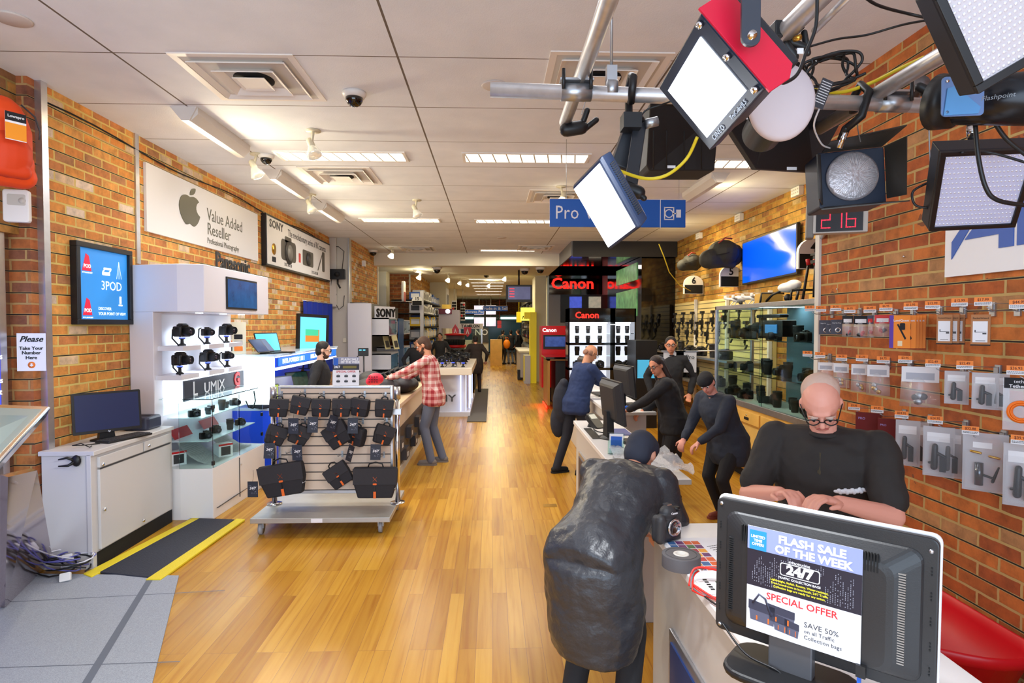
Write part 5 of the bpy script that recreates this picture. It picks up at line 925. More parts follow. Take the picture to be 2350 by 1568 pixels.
# ================= camera-brand shop area, rear right =================
t = thing('canopy', 'glossy black canopy over the rear right camera stand', 'canopy', (3, 16.5, 3.45)); obj('slab', B().box(1.80, 4.17, 13.4, 19.7, 3.45, 3.77), GLOSSB, t); obj('edge', B().box(1.77, 1.80, 13.4, 19.7, 3.45, 3.77), SG, t)
t = thing('brand_wall', 'black sign wall with glowing red letters above a grey screen wall', 'sign wall', (3, 19.7, 0))
obj('grey_wall', B().box(1.85, 4.17, 19.6, 19.8, 0, 3.45), mat('wall_silver', (150, 150, 152), .4), t); obj('sign_panel', B().box(1.85, 3.6, 19.5, 19.6, 2.88, 3.45), GLOSSB, t)
CR = mat('canon_red', (235, 30, 20), .4, emit=2.2); RG = mat('red_glow', (255, 40, 20), .4, emit=4)
a = P(1314, 652, y=19.5); text('lettering', [('Canon', .50, 0, 0, {'b': .022, 'sx': 1.05})], CR, t, FM((a.x, 19.49, a.z), (1, 0, 0), (0, 0, 1)), .01)
a, c = P(1287, 677, y=19.5), P(1396, 740, y=19.5); sp_ = obj('screen_panel', B().box(a.x, c.x, 19.5, 19.6, c.z, a.z), BLK, t)
for x0, m_ in ((1307, mat('pic_blue', (70, 90, 200), .4, emit=.7, var=.6, bscale=8)), (1351, mat('pic_mixed', (170, 170, 150), .4, emit=.5, var=.6, bscale=8))):
    a, c = P(x0, 681, y=19.49), P(x0+28, 707, y=19.49); obj('picture', B().box(a.x, c.x, 19.48, 19.5, c.z, a.z), m_, sp_)
a, c = P(1403, 560, y=19.3), P(1427, 710, y=19.3); obj('pink_lit_column', B().box(a.x, c.x, 19.3, 19.4, c.z, 3.44), mat('column_pink_lit', (235, 120, 110), .4, emit=.5, ecol=(255, 60, 40)), t)  # grey column; red light falling on it is painted in as pink colour and glow
a = P(1422, 640, y=18.6); obj('red_tube', B().box(a.x, a.x+.05, 18.6, 18.64, 2.3, 3.44), RG, t)
X0 = P(1472, 700, y=13.5).x
t = thing('display_block', 'tall glossy black display block at the rear right with green pictures on its side', 'display block', (3.7, 14, 0)); obj('block', B().box(X0, 4.16, 13.5, 17.5, 0, 3.44), GLOSSB, t); obj('fascia', B().box(1.8, 4.16, 13.36, 13.4, 3.42, 3.77), mat('fascia_dark', (44, 44, 46), .4), t)
for (z0, z1) in ((2.95, 3.35), (2.1, 2.75)):
    obj('picture', B().box(X0-.02, X0, 13.9, 16.2, z0, z1), mat('pic_green', (90, 140, 90), .4, emit=.45, var=.8, bscale=5), t)
# lit lens case
t = thing('lens_case', 'black lens showcase with bright white lit shelves and a red name on top', 'showcase', (2.15, 11.8, 0)); a, c = P(1304, 708, y=11.8), P(1460, 708, y=11.8); xa, xc = a.x, c.x; zt = a.z; xm = P(1406, 800, y=11.8).x
b = B(); b.box(xa, xc, 11.8, 12.25, zt-.27, zt); b.box(xa, xa+.03, 11.8, 12.25, 0, zt); b.box(xc-.03, xc, 11.8, 12.25, 0, zt); b.box(xm-.05, xm+.05, 11.8, 12.25, 0, zt); b.box(xa, xc, 11.8, 12.25, 0, .62); b.box(xa, xc, 12.22, 12.25, 0, zt)
for z in (1.52, 1.02): b.box(xa, xc, 11.8, 12.2, z-.03, z+.02)
obj('frame', b, GLOSSB, t); obj('lit_back', B().box(xa+.03, xm-.05, 12.2, 12.22, .62, zt-.27).box(xm+.05, xc-.03, 12.2, 12.22, .62, zt-.27), mat('case_white', (238, 242, 255), .5, emit=.85), t)
for x0, x1 in ((xa+.04, xm-.1), (xm+.07, xc-.1)): obj('strip_light', B().box(x0, x1, 11.82, 11.86, zt-.30, zt-.275), LIT, t)
a = P(1347, 724, y=11.8); text('lettering', [('Canon', .17, 0, 0, {'b': .02, 'sx': 1.05})], CR, t, FM((a.x, 11.79, a.z), (1, 0, 0), (0, 0, 1)), .004)
lamp('lens_case_light', 'AREA', ((xa+xc)/2, 11.75, 1.9), 10, (.95, .97, 1), 1.1, .1, aim=((xa+xc)/2, 11.9, 1.0))
obj('upper_shelf', B().box(xa+.03, xc-.03, 11.85, 12.2, 1.715, 1.725), GLASS, t); obj('upper_shelf', B().box(xa+.03, xc-.03, 11.85, 12.2, 1.27, 1.28), GLASS, t)
xs = [xa+.2, xa+.42, xa+.66, xm+.14, xm+.32]; i = 0
for k, z in enumerate((1.725, 1.54, 1.28, 1.04, .66)):
    for x in xs:
        i += 1; (lensC, lensA, lensC, camD, lensC)[k]((x, 11.95, z), rz=0, label='black %s on the %s shelf of the lens showcase, %s from the left' % ('camera' if k == 3 else 'lens', ('top', 'second', 'third', 'fourth', 'bottom')[k], nth((i-1) % 5)), group='stock on shelf %s of the lens showcase' % ('one', 'two', 'three', 'four', 'five')[k], scale=(1.0, 1.25, 1.2, 1.3, 1.3)[k])
# red cabinet with screen, black plinth
t = thing('red_cabinet', 'bright red cabinet with a built-in blue screen beside the rear aisle', 'cabinet', (1.5, 14.5, 0)); a, c = P(1243, 748, y=14.6), P(1304, 880, y=14.6)
obj('body', B().box(a.x, c.x+.2, 14.6, 15.3, .35, a.z), mat('cab_red', (200, 18, 22), .3), t); obj('foot', B().box(a.x+.1, c.x+.2, 14.65, 15.2, 0, .35), BLK, t)
s_, e_ = P(1247, 769, y=14.58), P(1302, 801, y=14.58); sf = obj('screen_frame', B().box(s_.x, e_.x, 14.57, 14.6, e_.z, s_.z), BLK, t); obj('screen', B().box(s_.x+.04, e_.x-.04, 14.56, 14.57, e_.z+.06, s_.z-.04), mat('pic_night', (50, 70, 130), .3, emit=.6, var=.7, bscale=7), sf)
a = P(1261, 758, y=14.58); text('lettering', [('Canon', .13, 0, 0, {'b': .02})], GLOW, t, FM((a.x, 14.585, a.z), (1, 0, 0), (0, 0, 1)), .003)
t = thing('demo_plinth', 'black open plinth with tan edges and a glowing red foot', 'plinth', (1.6, 13.3, 0)); a, c = P(1257, 822, y=13.2), P(1303, 935, y=13.2)
b = B(); b.box(a.x, a.x+.05, 13.2, 14.3, .1, a.z); b.box(a.x, c.x, 13.2, 14.3, a.z-.06, a.z-.02); obj('tan_edge', b, MAPLED, t); obj('top', B().box(a.x-.05, c.x, 13.15, 14.35, a.z-.02, a.z+.02), GLOSSB, t); obj('body', B().box(a.x+.18, c.x, 13.25, 14.2, .1, a.z-.06), BLK, t)
obj('red_foot', B().box(a.x+.22, c.x, 13.2, 13.25, .03, .22), mat('foot_red', (200, 16, 16), .4, emit=.6), t); obj('red_glow_strip', B().box(a.x-.02, a.x+.0, 13.3, 14.3, .02, .06), RG, t); lamp('red_glow_light', 'AREA', (a.x-.1, 13.8, .2), 1.6, (1, .12, .05), .9, .1, aim=(a.x-.2, 13.8, 0))
t = thing('glass_counter', 'low dark counter with a blue lit glass front in the black stand', 'counter', (3.0, 10.8, 0)); a, c = P(1463, 826, y=10.8), P(1503, 868, y=10.8); obj('body', B().box(a.x-.03, c.x+.04, 10.8, 11.5, 0, a.z+.35), BLK, t); obj('lit_glass', B().box(a.x, c.x, 10.78, 10.8, c.z, a.z), mat('glass_cyan', (70, 160, 200), .2, emit=.7), t)
# back shelving with black accessories beyond the glass cabinet
t = thing('slat_fixture', 'slatted wall fixture with black straps and gear beyond the wooden cabinet', 'display fixture', (3.9, 10.5, 0)); b = B(); b.box(4.10, 4.16, 8.6, 13.3, .4, 2.36); obj('panel', b, mat('fixture_cream', (228, 206, 140), .5), t)
b = B()
for i in range(20): b.box(4.09, 4.10, 8.6, 13.3, .5+.095*i, .505+.095*i)
obj('grooves', b, DKG, t)['kind'] = 'stuff'
for y in (8.6, 10.2, 11.8): obj('upright', B().box(4.04, 4.09, y, y+.05, 0, 2.4), WHITE, t)
for z in (.9, 1.35): obj('shelf', B().box(3.5, 4.1, 8.8, 13.2, z-.03, z), ALU, t)
r = random.Random(12)
for i in range(15):
    y = 8.95+.28*i; z = 2.15-.2*(i % 2); b = B(); h = r.uniform(.25, .45)
    b.cyl((3.99, y, z), (3.97, y+.03, z-h), .013, n=8); b.cyl((3.99, y+.07, z-.05), (3.97, y-.05, z-h*.8), .011, n=8); b.cbox((3.97, y, z-.02), (.06, .10, .05)); b.cbox((3.96, y+.02, z-h*.55), (.07, .07, .09)); b.cap((3.97, y-.04, z-h), (3.93, y-.07, z-h-.06), .018, None, 8); b.tube([(3.99, y-.05, z), (3.93, y-.08, z-h*.4), (3.96, y+.04, z-h*.9)], .010, 6)
    tag(obj('camera_support', b, BLK), 'black camera support hanging on the slatted fixture, %s from the near end' % nth(i), 'camera support', 'supports hanging on the slatted fixture')
for i in range(14):
    y = 9.0+.28*i; z = (.9, 1.35)[i % 2]; (camD if i % 3 else lensC)((3.68, y, z), rz=radians(-60), label='black %s on the %s metal shelf of the slatted fixture, %s from the near end' % ('camera' if i % 3 else 'lens', ('lower', 'upper')[i % 2], nth(i//2)), group='gear on the slatted fixture shelves', scale=1.5)
for px, l in ((1575, 'white hanging card with dark letters and small blue squares, on the metal shelf'), (1546, 'blank white hanging card left of the lettered one')):
    a, c = P(px-23, 808, y=8.2), P(px+23, 855, y=8.2); b = B(); b.box(a.x, c.x, 8.2, 8.21, c.z, a.z); t = thing('hanging_card', l, 'card', a); obj('card', b, mat('card_grey', (205, 205, 208), .6), t)
    if px == 1575: 
        text('lettering', [('GoPro', .085, 0, 0, {})], INK, t, FM(P(1575, 820, y=8.19), (1, 0, 0), (0, 0, 1)), .001); b = B()
        for k in range(3): b.cbox(P(1573+4*k, 828, y=8.195), (.02, .002, .02))
        obj('blue_squares', b, BLUEP, t)
    obj('hanger', B().box(a.x-.02, c.x+.02, 8.19, 8.25, a.z, a.z+.02), ALU, t); obj('arm', B().tube([(c.x, 8.22, a.z+.01), (4.05, 8.7, a.z+.01)], .008, 6), ALU, t)
# number plates, bags and television on the right wall
a = P(1592, 660, y=10.6); number_plate('6', V((4.12, 12.0, P(1592, 660, x=4.12).z)) if 0 else P(1592, 657, y=11.6), (1, .1, 0), .40, 'arched number 6 plate sticking out of the right brick wall', 4.17)
number_plate('5', P(1678, 638, y=10.0), (1, .12, 0), .40, 'arched number 5 plate beside the blue television', 4.17)
number_plate('4', P(1868, 588, y=6.3), (1, .12, 0), .36, 'arched number 4 plate half hidden behind the drones', 4.17)
for (c0, c1, l, s) in (((1652, 590), .44, 'large black camera bag strapped high on the right brick wall', 1), ((1581, 606), .30, 'smaller black camera bag strapped high on the right brick wall', 1)):
    y = 9.7 if c1 > .4 else 11.1; a = P(*c0, y=y); t = thing('camera_bag', l, 'bag', a); b = B(); k = c1/.44; b.cap(a+V((-.22*k, -.1, -.05*k)), a+V((.25*k, .15, .05*k)), .16*k, .20*k); b.ell(a+V((.05, 0, .07*k)), (.25*k, .3*k, .21*k)); b.cap(a+V((-.2*k, -.1, -.09*k)), a+V((.2*k, 0, -.12*k)), .07*k)
    obj('bag_body', b, mat('camera_bag_black', (42, 42, 40), .75, bump=.2, bscale=14), t, vox=.015, smooth=4); b = B(); b.tube([a+V((-.1*k, -.2*k, .2*k)), a+V((.0, -.22*k, .28*k)), a+V((.12*k, -.2*k, .27*k))], .012, 6); obj('handle', b, mat('handle_red', (140, 40, 36), .6), t); b = B(); b.tube([a+V((-.2*k, -.2, .0)), a+V((0, -.3*k, .03)), a+V((.25*k, -.2, .12*k))], .006, 5); obj('zip', b, BLK2, t)
a, c, d = P(1703, 556, y=9.7), P(1829, 508, y=7.9), P(1827, 628, y=7.9); t = thing('television', 'large wall television with a plain bright blue screen on the right wall', 'television', a); M = FM(P(1703, 655, y=9.7), c-a, (0, 0, 1)); w_ = (V((c.x, c.y, 0))-V((a.x, a.y, 0))).length; h_ = c.z-d.z
b = B(); b.box(0, w_, 0, h_, -.05, 0); obj('housing', put(b, M), BLK, t, bev=.006); obj('screen', put(B().box(.025, w_-.025, .03, h_-.025, .0005, .003), M), mat('tv_blue', (8, 84, 235), .12, emit=.85, ecol=(6, 80, 235)), t); b = B(); b.box(w_*.4, w_*.6, h_*.3, h_*.7, -.7, -.05); obj('wall_mount', put(b, M), DKG, t)
for px, py, l in ((1832, 440, 'white wall outlet box highest on the right brick wall'), (1698, 500, 'white outlet box beneath the ceiling, middle of three'), (1606, 542, 'white outlet box beneath the ceiling, farthest of three')):
    a = P(px, py, x=4.15); b = B(); b.box(4.10, 4.17, a.y-.11, a.y+.11, a.z-.06, a.z+.06); t = thing('outlet_box', l, 'outlet', a); obj('box', b, WHITE, t, bev=.005); b = B()
    for k in range(4):
        for j in (-.03, .012): b.box(4.096, 4.10, a.y-.09+k*.05, a.y-.07+k*.05, a.z+j, a.z+j+.018)
    obj('sockets', b, GREY, t)['kind'] = 'stuff'
# ---- tall wooden display cabinet with glass top
t = thing('display_cabinet', 'maple cabinet with tall aluminium framed glass showcase full of camera gear', 'display cabinet', (3.4, 6.9, 0))
XF, XB, Y0, Y1 = 3.10, 3.62, 5.38, 8.2
obj('carcass', B().box(XF+.01, XB, Y0, Y1, .12, .88), MAPLE, t, bev=.004); obj('plinth', B().box(XF+.04, XB, Y0+.02, Y1-.02, 0, .12), BLK2, t)
n = 4; st = (Y1-Y0)/n
for i in range(n):
    y0, y1 = Y0+i*st+.02, Y0+(i+1)*st-.02; d = obj('drawer', B().box(XF-.008, XF+.012, y0, y1, .70, .84), MAPLE, t, bev=.003)
    b = B(); b.box(XF-.016, XF-.007, (y0+y1)/2-.06, (y0+y1)/2+.06, .74, .775); obj('pull', b, BLK, d, bev=.003); obj('lock', B().cyl((XF-.008, (y0+y1)/2, .80), (XF-.016, (y0+y1)/2, .80), .010), CHROME, d)
    obj('door', B().box(XF-.004, XF+.012, y0, y1, .17, .68), mat('maple_light', (232, 188, 104), .35, var=.1, bscale=4), t, bev=.003)
obj('edge_trim', B().box(XF-.01, XF+.01, Y0, Y1, .12, .155).box(XF-.01, XF+.01, Y1-.03, Y1, .12, .86).box(XF-.01, XF+.0, Y0, Y1, .68, .70), MAPLED, t)
b = B(); zt = 2.15
for z0, z1 in ((.88, .95), (zt-.05, zt)): b.box(XF-.01, XF+.03, Y0, Y1, z0, z1); b.box(XB-.03, XB, Y0, Y1, z0, z1); b.box(XF, XB, Y0, Y0+.03, z0, z1); b.box(XF, XB, Y1-.03, Y1, z0, z1)
for x in (XF-.01, XB-.03):
    for y in (Y0, Y1-.04): b.box(x, x+.04, y, y+.04, .9, zt)
obj('glass_frame', b, ALU, t, bev=.003); obj('glass_door', B().box(XF+.005, XF+.011, Y0+.04, (Y0+Y1)/2+.05, .95, zt-.05), GLASS, t); obj('glass_door', B().box(XF+.014, XF+.020, (Y0+Y1)/2, Y1-.04, .95, zt-.05), GLASS, t); obj('glass_side', B().box(XF, XB, Y1-.02, Y1-.014, .95, zt-.05), GLASS, t)
obj('floor_board', B().box(XF, XB, Y0, Y1, .88, .94), GREY, t); obj('top_glass', B().box(XF, XB, Y0, Y1, zt-.008, zt-.002), GLASS, t); obj('back', B().box(XB-.012, XB-.004, Y0+.05, 7.2, .95, zt-.05), mat('back_bluegrey', (88, 116, 130), .4), t)
for z in (1.30, 1.72): obj('glass_shelf', B().box(XF+.03, XB-.03, Y0+.04, Y1-.04, z-.008, z), GLASS, t)
lamp('cabinet_light', 'AREA', (3.35, 6.8, 2.1), 12, (.75, .88, 1), .2, 2.4, aim=(3.36, 6.8, 1))
r = random.Random(21)
for k, (z, n, s) in enumerate(((.94, 13, 1.25), (1.30, 11, 1.2), (1.72, 9, 1.55))):
    for i in range(n):
        y = Y0+.2+(Y1-Y0-.4)*i/(n-1); kd = r.choice((camD, lensC, lensA, camM) if k else (lensC, lensA, lensC, camD)); kd((3.30+.08*(i % 2), y, z), rz=radians(-90+r.uniform(-30, 30)), label='black %s on the %s shelf of the maple glass cabinet, %s from the near end' % ('camera' if kd in (camD, camM) else 'lens', ('bottom', 'middle', 'top')[k], nth(i)), group='gear on the %s shelf of the maple glass cabinet' % ('bottom', 'middle', 'top')[k], scale=s)
t = thing('camcorder', 'large shoulder video camera on the top shelf of the maple glass cabinet', 'video camera', (3.35, 7.2, 1.72)); b = B(); b.box(3.25, 3.42, 6.6, 7.15, 1.76, 1.95); b.box(3.27, 3.38, 6.7, 7.3, 1.98, 2.02); b.box(3.28, 3.36, 7.2, 7.26, 1.8, 2.0); obj('body', b, BLK, t, bev=.01); obj('lens', B().cyl((3.33, 7.15, 1.86), (3.33, 7.42, 1.86), .06, .07), BLK2, t); obj('panel', B().box(3.24, 3.25, 6.7, 7.0, 1.8, 1.9), mat('panel_blue', (70, 130, 190), .3), t)
# ---- drones and gimbals on top
def drone(l, c, col, s=1, boxy=False):
    t = thing('drone', l, 'drone', c); c = V(c); b = B(); b.ell(c+V((0, 0, .09*s)), (.09*s, .10*s, .05*s)); 
    for a in (45, 135, 225, 315): e = c+V((.19*s*cos(radians(a)), .19*s*sin(radians(a)), .10*s)); b.cap(c+V((0, 0, .09*s)), e, .022*s, .016*s, 8); b.cyl(e, e+V((0, 0, .04*s)), .022*s)
    obj('airframe', b, col, t, vox=.008*s, smooth=1)
    for a in (45, 135, 225, 315):
        e = c+V((.19*s*cos(radians(a)), .19*s*sin(radians(a)), .145*s)); obj('propeller', B().box(e.x-.10*s, e.x+.10*s, e.y-.008, e.y+.008, e.z, e.z+.004), col, t)
    b = B()
    for x in (-.07, .07): b.tube([c+V((x*s*.7, .05*s, .06*s)), c+V((x*s*1.3, .07*s, .005)), c+V((x*s*1.3, -.07*s, .005)), c+V((x*s*.7, -.05*s, .06*s))], .007*s, 6)
    obj('landing_gear', b, col, t); obj('camera_pod', B().ell(c+V((0, -.06*s, .04*s)), (.025*s, .03*s, .025*s)), DKG, t); return t
drone('small white quadcopter on the far end of the maple cabinet', (3.32, 7.95, 2.15), WHITE, 1.0); drone('second white quadcopter on top of the maple cabinet', (3.35, 7.45, 2.15), WHITE, 1.0)
t = thing('drone', 'large white-shelled quadcopter with black arms on top of the maple cabinet', 'drone', (3.35, 6.7, 2.15)); c = V((3.35, 6.65, 2.15)); b = B(); b.ell(c+V((0, 0, .17)), (.10, .20, .06)); b.ell(c+V((0, -.1, .19)), (.07, .13, .06)); obj('shell', b, WHITE, t, vox=.012, smooth=3); b = B()
for sy in (-1, 1): b.tube([c+V((0, sy*.12, .15)), c+V((-.05, sy*.3, .1)), c+V((-.1, sy*.36, .02))], .014); b.tube([c+V((-.15, sy*.36, .12)), c+V((.12, sy*.36, .12))], .012); b.tube([c+V((-.15, sy*.36, .12)), c+V((-.17, sy*.36, .0))], .012)
obj('arm', b, BLK, t); obj('camera_pod', B().ell(c+V((-.02, -.02, .05)), .045), BLK, t)
t = thing('folded_drone', 'tall folded black drone with red joints standing on the maple cabinet', 'drone', (3.3, 5.9, 2.15)); c = V((3.28, 5.85, 2.15)); b = B(); r = random.Random(3)
b.box(c.x-.10, c.x+.14, c.y-.08, c.y+.1, c.z+.36, c.z+.39); b.box(c.x-.08, c.x+.10, c.y-.06, c.y+.08, c.z+.44, c.z+.46); b.box(c.x-.07, c.x+.09, c.y-.05, c.y+.05, c.z+.39, c.z+.44); obj('centre_frame', b, BLK, t)
for x, tz in ((-.20, .0), (-.10, .02), (.0, .0), (.1, .0), (.17, .03)): 
    o = obj('folded_arm', B().cyl((c.x+x*.7, c.y, c.z+.36), (c.x+x*1.1, c.y-.05, c.z+tz), .013), BLK, t); obj('red_joint', B().cyl((c.x+x*.7, c.y, c.z+.34), (c.x+x*.75, c.y, c.z+.40), .020), mat('joint_red', (190, 30, 36), .4), o)
b = B(); b.cyl((c.x, c.y, c.z+.44), (c.x, c.y, c.z+.54), .006); b.lathe([(.05, 0), (.01, .015), (.001, .015)], 16, 0, MX.Translation((c.x, c.y, c.z+.53))); obj('antenna', b, BLK, t)
for i in range(3): o = tag(obj('gimbal', B().tube([(3.3+.05*i, 5.5+.15*i, 2.15), (3.25, 5.5+.15*i, 2.28), (3.35, 5.55+.15*i, 2.34), (3.42, 5.6+.15*i, 2.2)], .018), BLK), ('black gimbal arm nearest the wall edge on the cabinet', 'second black gimbal arm on the cabinet', 'third black gimbal arm on the cabinet')[i], 'gimbal')
tag(obj('cardboard_box', B().box(3.2, 3.45, 7.0, 7.2, 2.15, 2.27), mat('card_brown', (190, 150, 70), .7)), 'brown cardboard box between the drones on the cabinet', 'box')
# thin yellow and tan cables on the right
b = B(); b.tube([P(1512, 560, y=9), P(1524, 590, y=9), P(1536, 625, y=9.5), P(1560, 655, y=10.5), P(1585, 668, y=11.4)], .008, 6); tag(obj('cable', b, mat('cable_yellow', (225, 200, 40), .5)), 'thin yellow cable drooping before the black display block', 'cable')
a, c = P(1262, 457, y=6.0), P(1573, 522, y=6.0)
hang_sign('large blue hanging sign reading Pro Video with a camera icon', (a.x, a.z), (c.x, c.z), 6.0, [('Pro Video', .19, .05, 0, {'a': 'LEFT', 'sx': .85, 'sp': 1.05})], mat('sign_blue', (22, 92, 186), .45), .03)
s_ = bpy.data.objects[[o.name for o in bpy.data.objects if o.name.startswith('hanging_sign')][-1]]
sg = [o for o in bpy.data.objects if o.get('label', '').startswith('large blue hanging')][0]
b = B(); M = FM((a.x, 5.998, (a.z+c.z)/2), (1, 0, 0), (0, 0, 1)); w_ = c.x-a.x
b.box(w_*.81, w_*.815, -.15, .14, 0, .002); b.box(w_*.93, w_*.965, -.04, .04, 0, .002); b.box(w_*.905, w_*.935, -.006, .006, 0, .002)
ring = lambda cx, r0, r1: b.rings([[(cx+rr*cos(2*pi*i/24), rr*sin(2*pi*i/24), z) for i in range(24)] for rr, z in ((r0, 0), (r1, 0), (r1, .002), (r0, .002))], 0, False, False, True)
ring(w_*.877, .034, .044); b.box(w_*.84, w_*.848, -.06, .06, 0, .002); b.box(w_*.907, w_*.915, -.06, .06, 0, .002); b.box(w_*.84, w_*.915, .055, .065, 0, .002); b.box(w_*.84, w_*.915, -.065, -.055, 0, .002)
obj('camera_icon', put(b, M), PAPER, sg)
# ================= right counters =================
CB = mat('counter_grey', (196, 190, 184), .5)
def counter(l, x0, x1, y0, y1, loc, open_end=False):
    t = thing('sales_counter', l, 'counter', loc); b = B(); b.box(x0+.03, x0+.06, y0, y1, 0, .91); b.box(x0+.06, x1-.25, y1-.03, y1, 0, .91); b.box(x0+.06, x1-.08, y0+.12, y0+.15, 0, .91); obj('panels', b, CB, t, bev=.003)
    obj('worktop', B().box(x0, x1, y0, y1, .915, .95), LAM, t, bev=.004); obj('edge_band', B().box(x0+.01, x1, y0-.003, y0, .918, .947), GREY, t); return t
t2 = counter('white-topped sales counter in the middle right with a computer and bubble wrap', .80, 1.22, 3.60, 5.86, (1, 4.7, 0))
pf = obj('poster_frame', B().box(.815, .829, 4.9, 5.6, .05, .70), ALU, t2); obj('poster', B().box(.808, .815, 4.94, 5.56, .09, .66), mat('poster_night', (50, 44, 60), .4, var=.6, bscale=9), pf)
b = B(); b.box(1.10, 1.13, 3.70, 3.716, .80, .91); b.box(1.04, 1.06, 3.63, 3.70, .86, .91); obj('bracket', b, STEEL, t2)
t3 = counter('rear sales counter with two monitors on the right of the aisle', 1.26, 1.78, 6.40, 9.8, (1.5, 8, 0)); obj('poster_frame', B().box(1.28, 1.289, 6.8, 7.5, .3, .8), ALU, t3); obj('poster_frame', B().box(1.28, 1.289, 8.4, 9.1, .3, .8), ALU, t3)
t1 = counter('bright white foreground sales counter in the lower right', .74, 1.30, .35, 2.80, (1, 1.6, 0))
pf = obj('poster_frame', B().box(.755, .769, 1.6, 2.5, .03, .60), ALU, t1, bev=.004); obj('poster', B().box(.748, .755, 1.64, 2.46, .07, .56), mat('poster_bluegold', (40, 60, 110), .3), pf)
# monitors
MB = mat('monitor_shell', (44, 44, 46), .45)
def place_mon(w_, h_, z0, a, rz, l, s=1, logo=False, tilt=6):
    m = monitor(w_, h_, z0, MB, tilt=tilt); place(m, a, rz=rz, label=l, scale=s); b = B()
    for i in range(9): b.box(-w_*.3, w_*.3, .0462, .0475, h_*.3+z0+i*h_*.05, h_*.3+z0+i*h_*.05+.006)
    obj('vent_slots', b, BLK2, m, world=False)['kind'] = 'stuff'
    if logo: obj('round_logo', B().cyl((-.05, .045, z0+.2), (-.05, .049, z0+.2), .028), PAPER, m, world=False)
    return m
place_mon(.50, .36, .13, (1.02, 4.95, .95), radians(97), 'black monitor seen from behind on the middle counter, with a round pale logo', logo=True)
place_mon(.50, .36, .13, (1.52, 6.75, .95), radians(102), 'black monitor seen from behind on the near end of the rear counter', 1.0)
place_mon(.42, .34, .12, (1.42, 9.2, .95), radians(95), 'black monitor on the far end of the rear counter')
kb((1.14, 4.62, .95), rz=radians(105), label='brown-lit keyboard on the middle counter behind its monitor', scale=1.0); kb((1.68, 6.85, .95), rz=radians(110), label='dark keyboard on the rear counter'); kb((1.45, 8.0, .95), rz=radians(95), label='dark keyboard on the far part of the rear counter')
def cable(pts, r, m_, l, cat='cable', nm='cable'):
    # smooth the way points
    p = [V(q) for q in pts]; o = []
    for i in range(len(p)-1):
        p0, p1, p2, p3 = p[max(i-1, 0)], p[i], p[i+1], p[min(i+2, len(p)-1)]
        for k in range(6): u = k/6; o.append(.5*((2*p1)+(p2-p0)*u+(2*p0-5*p1+4*p2-p3)*u*u+(3*p1-p0-3*p2+p3)*u**3))
    o.append(p[-1]); return tag(obj(nm, B().tube(o, r, 7), m_), l, cat)
cable([(1.45, 6.6, .955), (1.38, 6.75, .96), (1.42, 6.95, .97), (1.36, 7.1, .957), (1.46, 7.2, .957), (1.40, 6.9, .958)], .005, BLK, 'tangled black cable behind the monitor on the rear counter')
cable([(1.0, 4.9, .955), (.90, 4.95, .96), (.87, 5.1, 1.0), (.92, 5.2, .96), (.98, 5.15, .955)], .005, BLK, 'black cable looped behind the monitor on the middle counter')
t = thing('card_reader', 'black card payment terminal at the far end of the middle counter', 'card terminal', (.93, 5.45, .95)); b = B(); b.T = MX.Translation((.93, 5.5, .95)) @ MX.Rotation(.5, 4, 'Z') @ MX.Rotation(radians(35), 4, 'X'); b.rrect(-.05, .05, -.1, .1, .02, .03, .08); obj('housing', b, BLK, t, bev=.004); b.v = []; b.f = []; b.m = []; b.s = []; b.box(-.035, .035, .02, .08, .08, .082); obj('screen', b, mat('lcd', (90, 110, 120), .2), t); obj('stand', B().cyl((.93, 5.5, .95), (.93, 5.5, 1.0), .05, .03), BLK, t)
t = thing('card_holder', 'clear acrylic leaflet holder with a blue and white card on the middle counter', 'leaflet holder', (.93, 4.35, .95)); M = FM((.90, 4.30, .955), (1, -.25, 0), (0, .35, 1)); b = B(); b.box(-.06, .06, 0, .16, -.03, -.026); b.box(-.06, .06, 0, .10, .004, .008); b.box(-.06, .06, 0, .004, -.03, .008); obj('holder', put(b, M), GLASS, t); cdd = obj('card', put(B().box(-.05, .05, .004, .15, -.024, -.01), M), PAPER, t); obj('print', put(B().box(-.04, .04, .05, .13, -.009, -.008), M), BLUEP, cdd)
tag(obj('document_pad', B().box(1.0, 1.2, 5.05, 5.35, .951, .957), mat('pad_blue', (70, 80, 150), .5)), 'blue counter pad under the keyboard cable on the middle counter', 'pad'); tag(obj('blue_box', B().box(1.42, 1.56, 6.45, 6.55, .95, 1.0), BLUEP, bev=.004), 'small blue box at the foot of the rear counter monitor', 'box'); tag(obj('cardboard_box', B().box(1.30, 1.42, 8.9, 9.1, .95, 1.2), MAPLE), 'tan box standing on the far end of the rear counter', 'box')
b = B(); b.rrect(.83, .90, 4.9, 5.4, .01, .951, .954); tag(obj('counter_pad', b, BLK), 'thin black strip pad along the edge of the middle counter', 'pad'); b = B(); b.rrect(.84, 1.0, 3.75, 4.15, .01, .951, .955); tag(obj('signature_pad', b, BLK), 'flat black pad on the near left of the middle counter', 'pad')
# bubble wrap
b = B(); n = 34; r = random.Random(8); gr = []
for i in range(n+1):
    row = []
    for j in range(n+1):
        u, v = i/n, j/n; x = .84+.42*u+.02*sin(v*9); y = 3.64+.68*v+.03*sin(u*7); z = .958+.05*abs(sin(u*6.5+v*4))*abs(sin(v*7+1))+.05*max(0, u-.6)*sin(v*3.1)+.012*r.random(); row.append((x, y, z))
    gr.append(row)
b.add([p for q in gr for p in q], [(i*(n+1)+j, (i+1)*(n+1)+j, (i+1)*(n+1)+j+1, i*(n+1)+j+1) for i in range(n) for j in range(n)], 0, True)
bw = mat('bubble_wrap', (215, 220, 228), .12, alpha=.55, bump=.9, bscale=55, spec=1); tag(obj('bubble_wrap', b, bw), 'crumpled sheet of clear bubble wrap on the near end of the middle counter', 'bubble wrap')
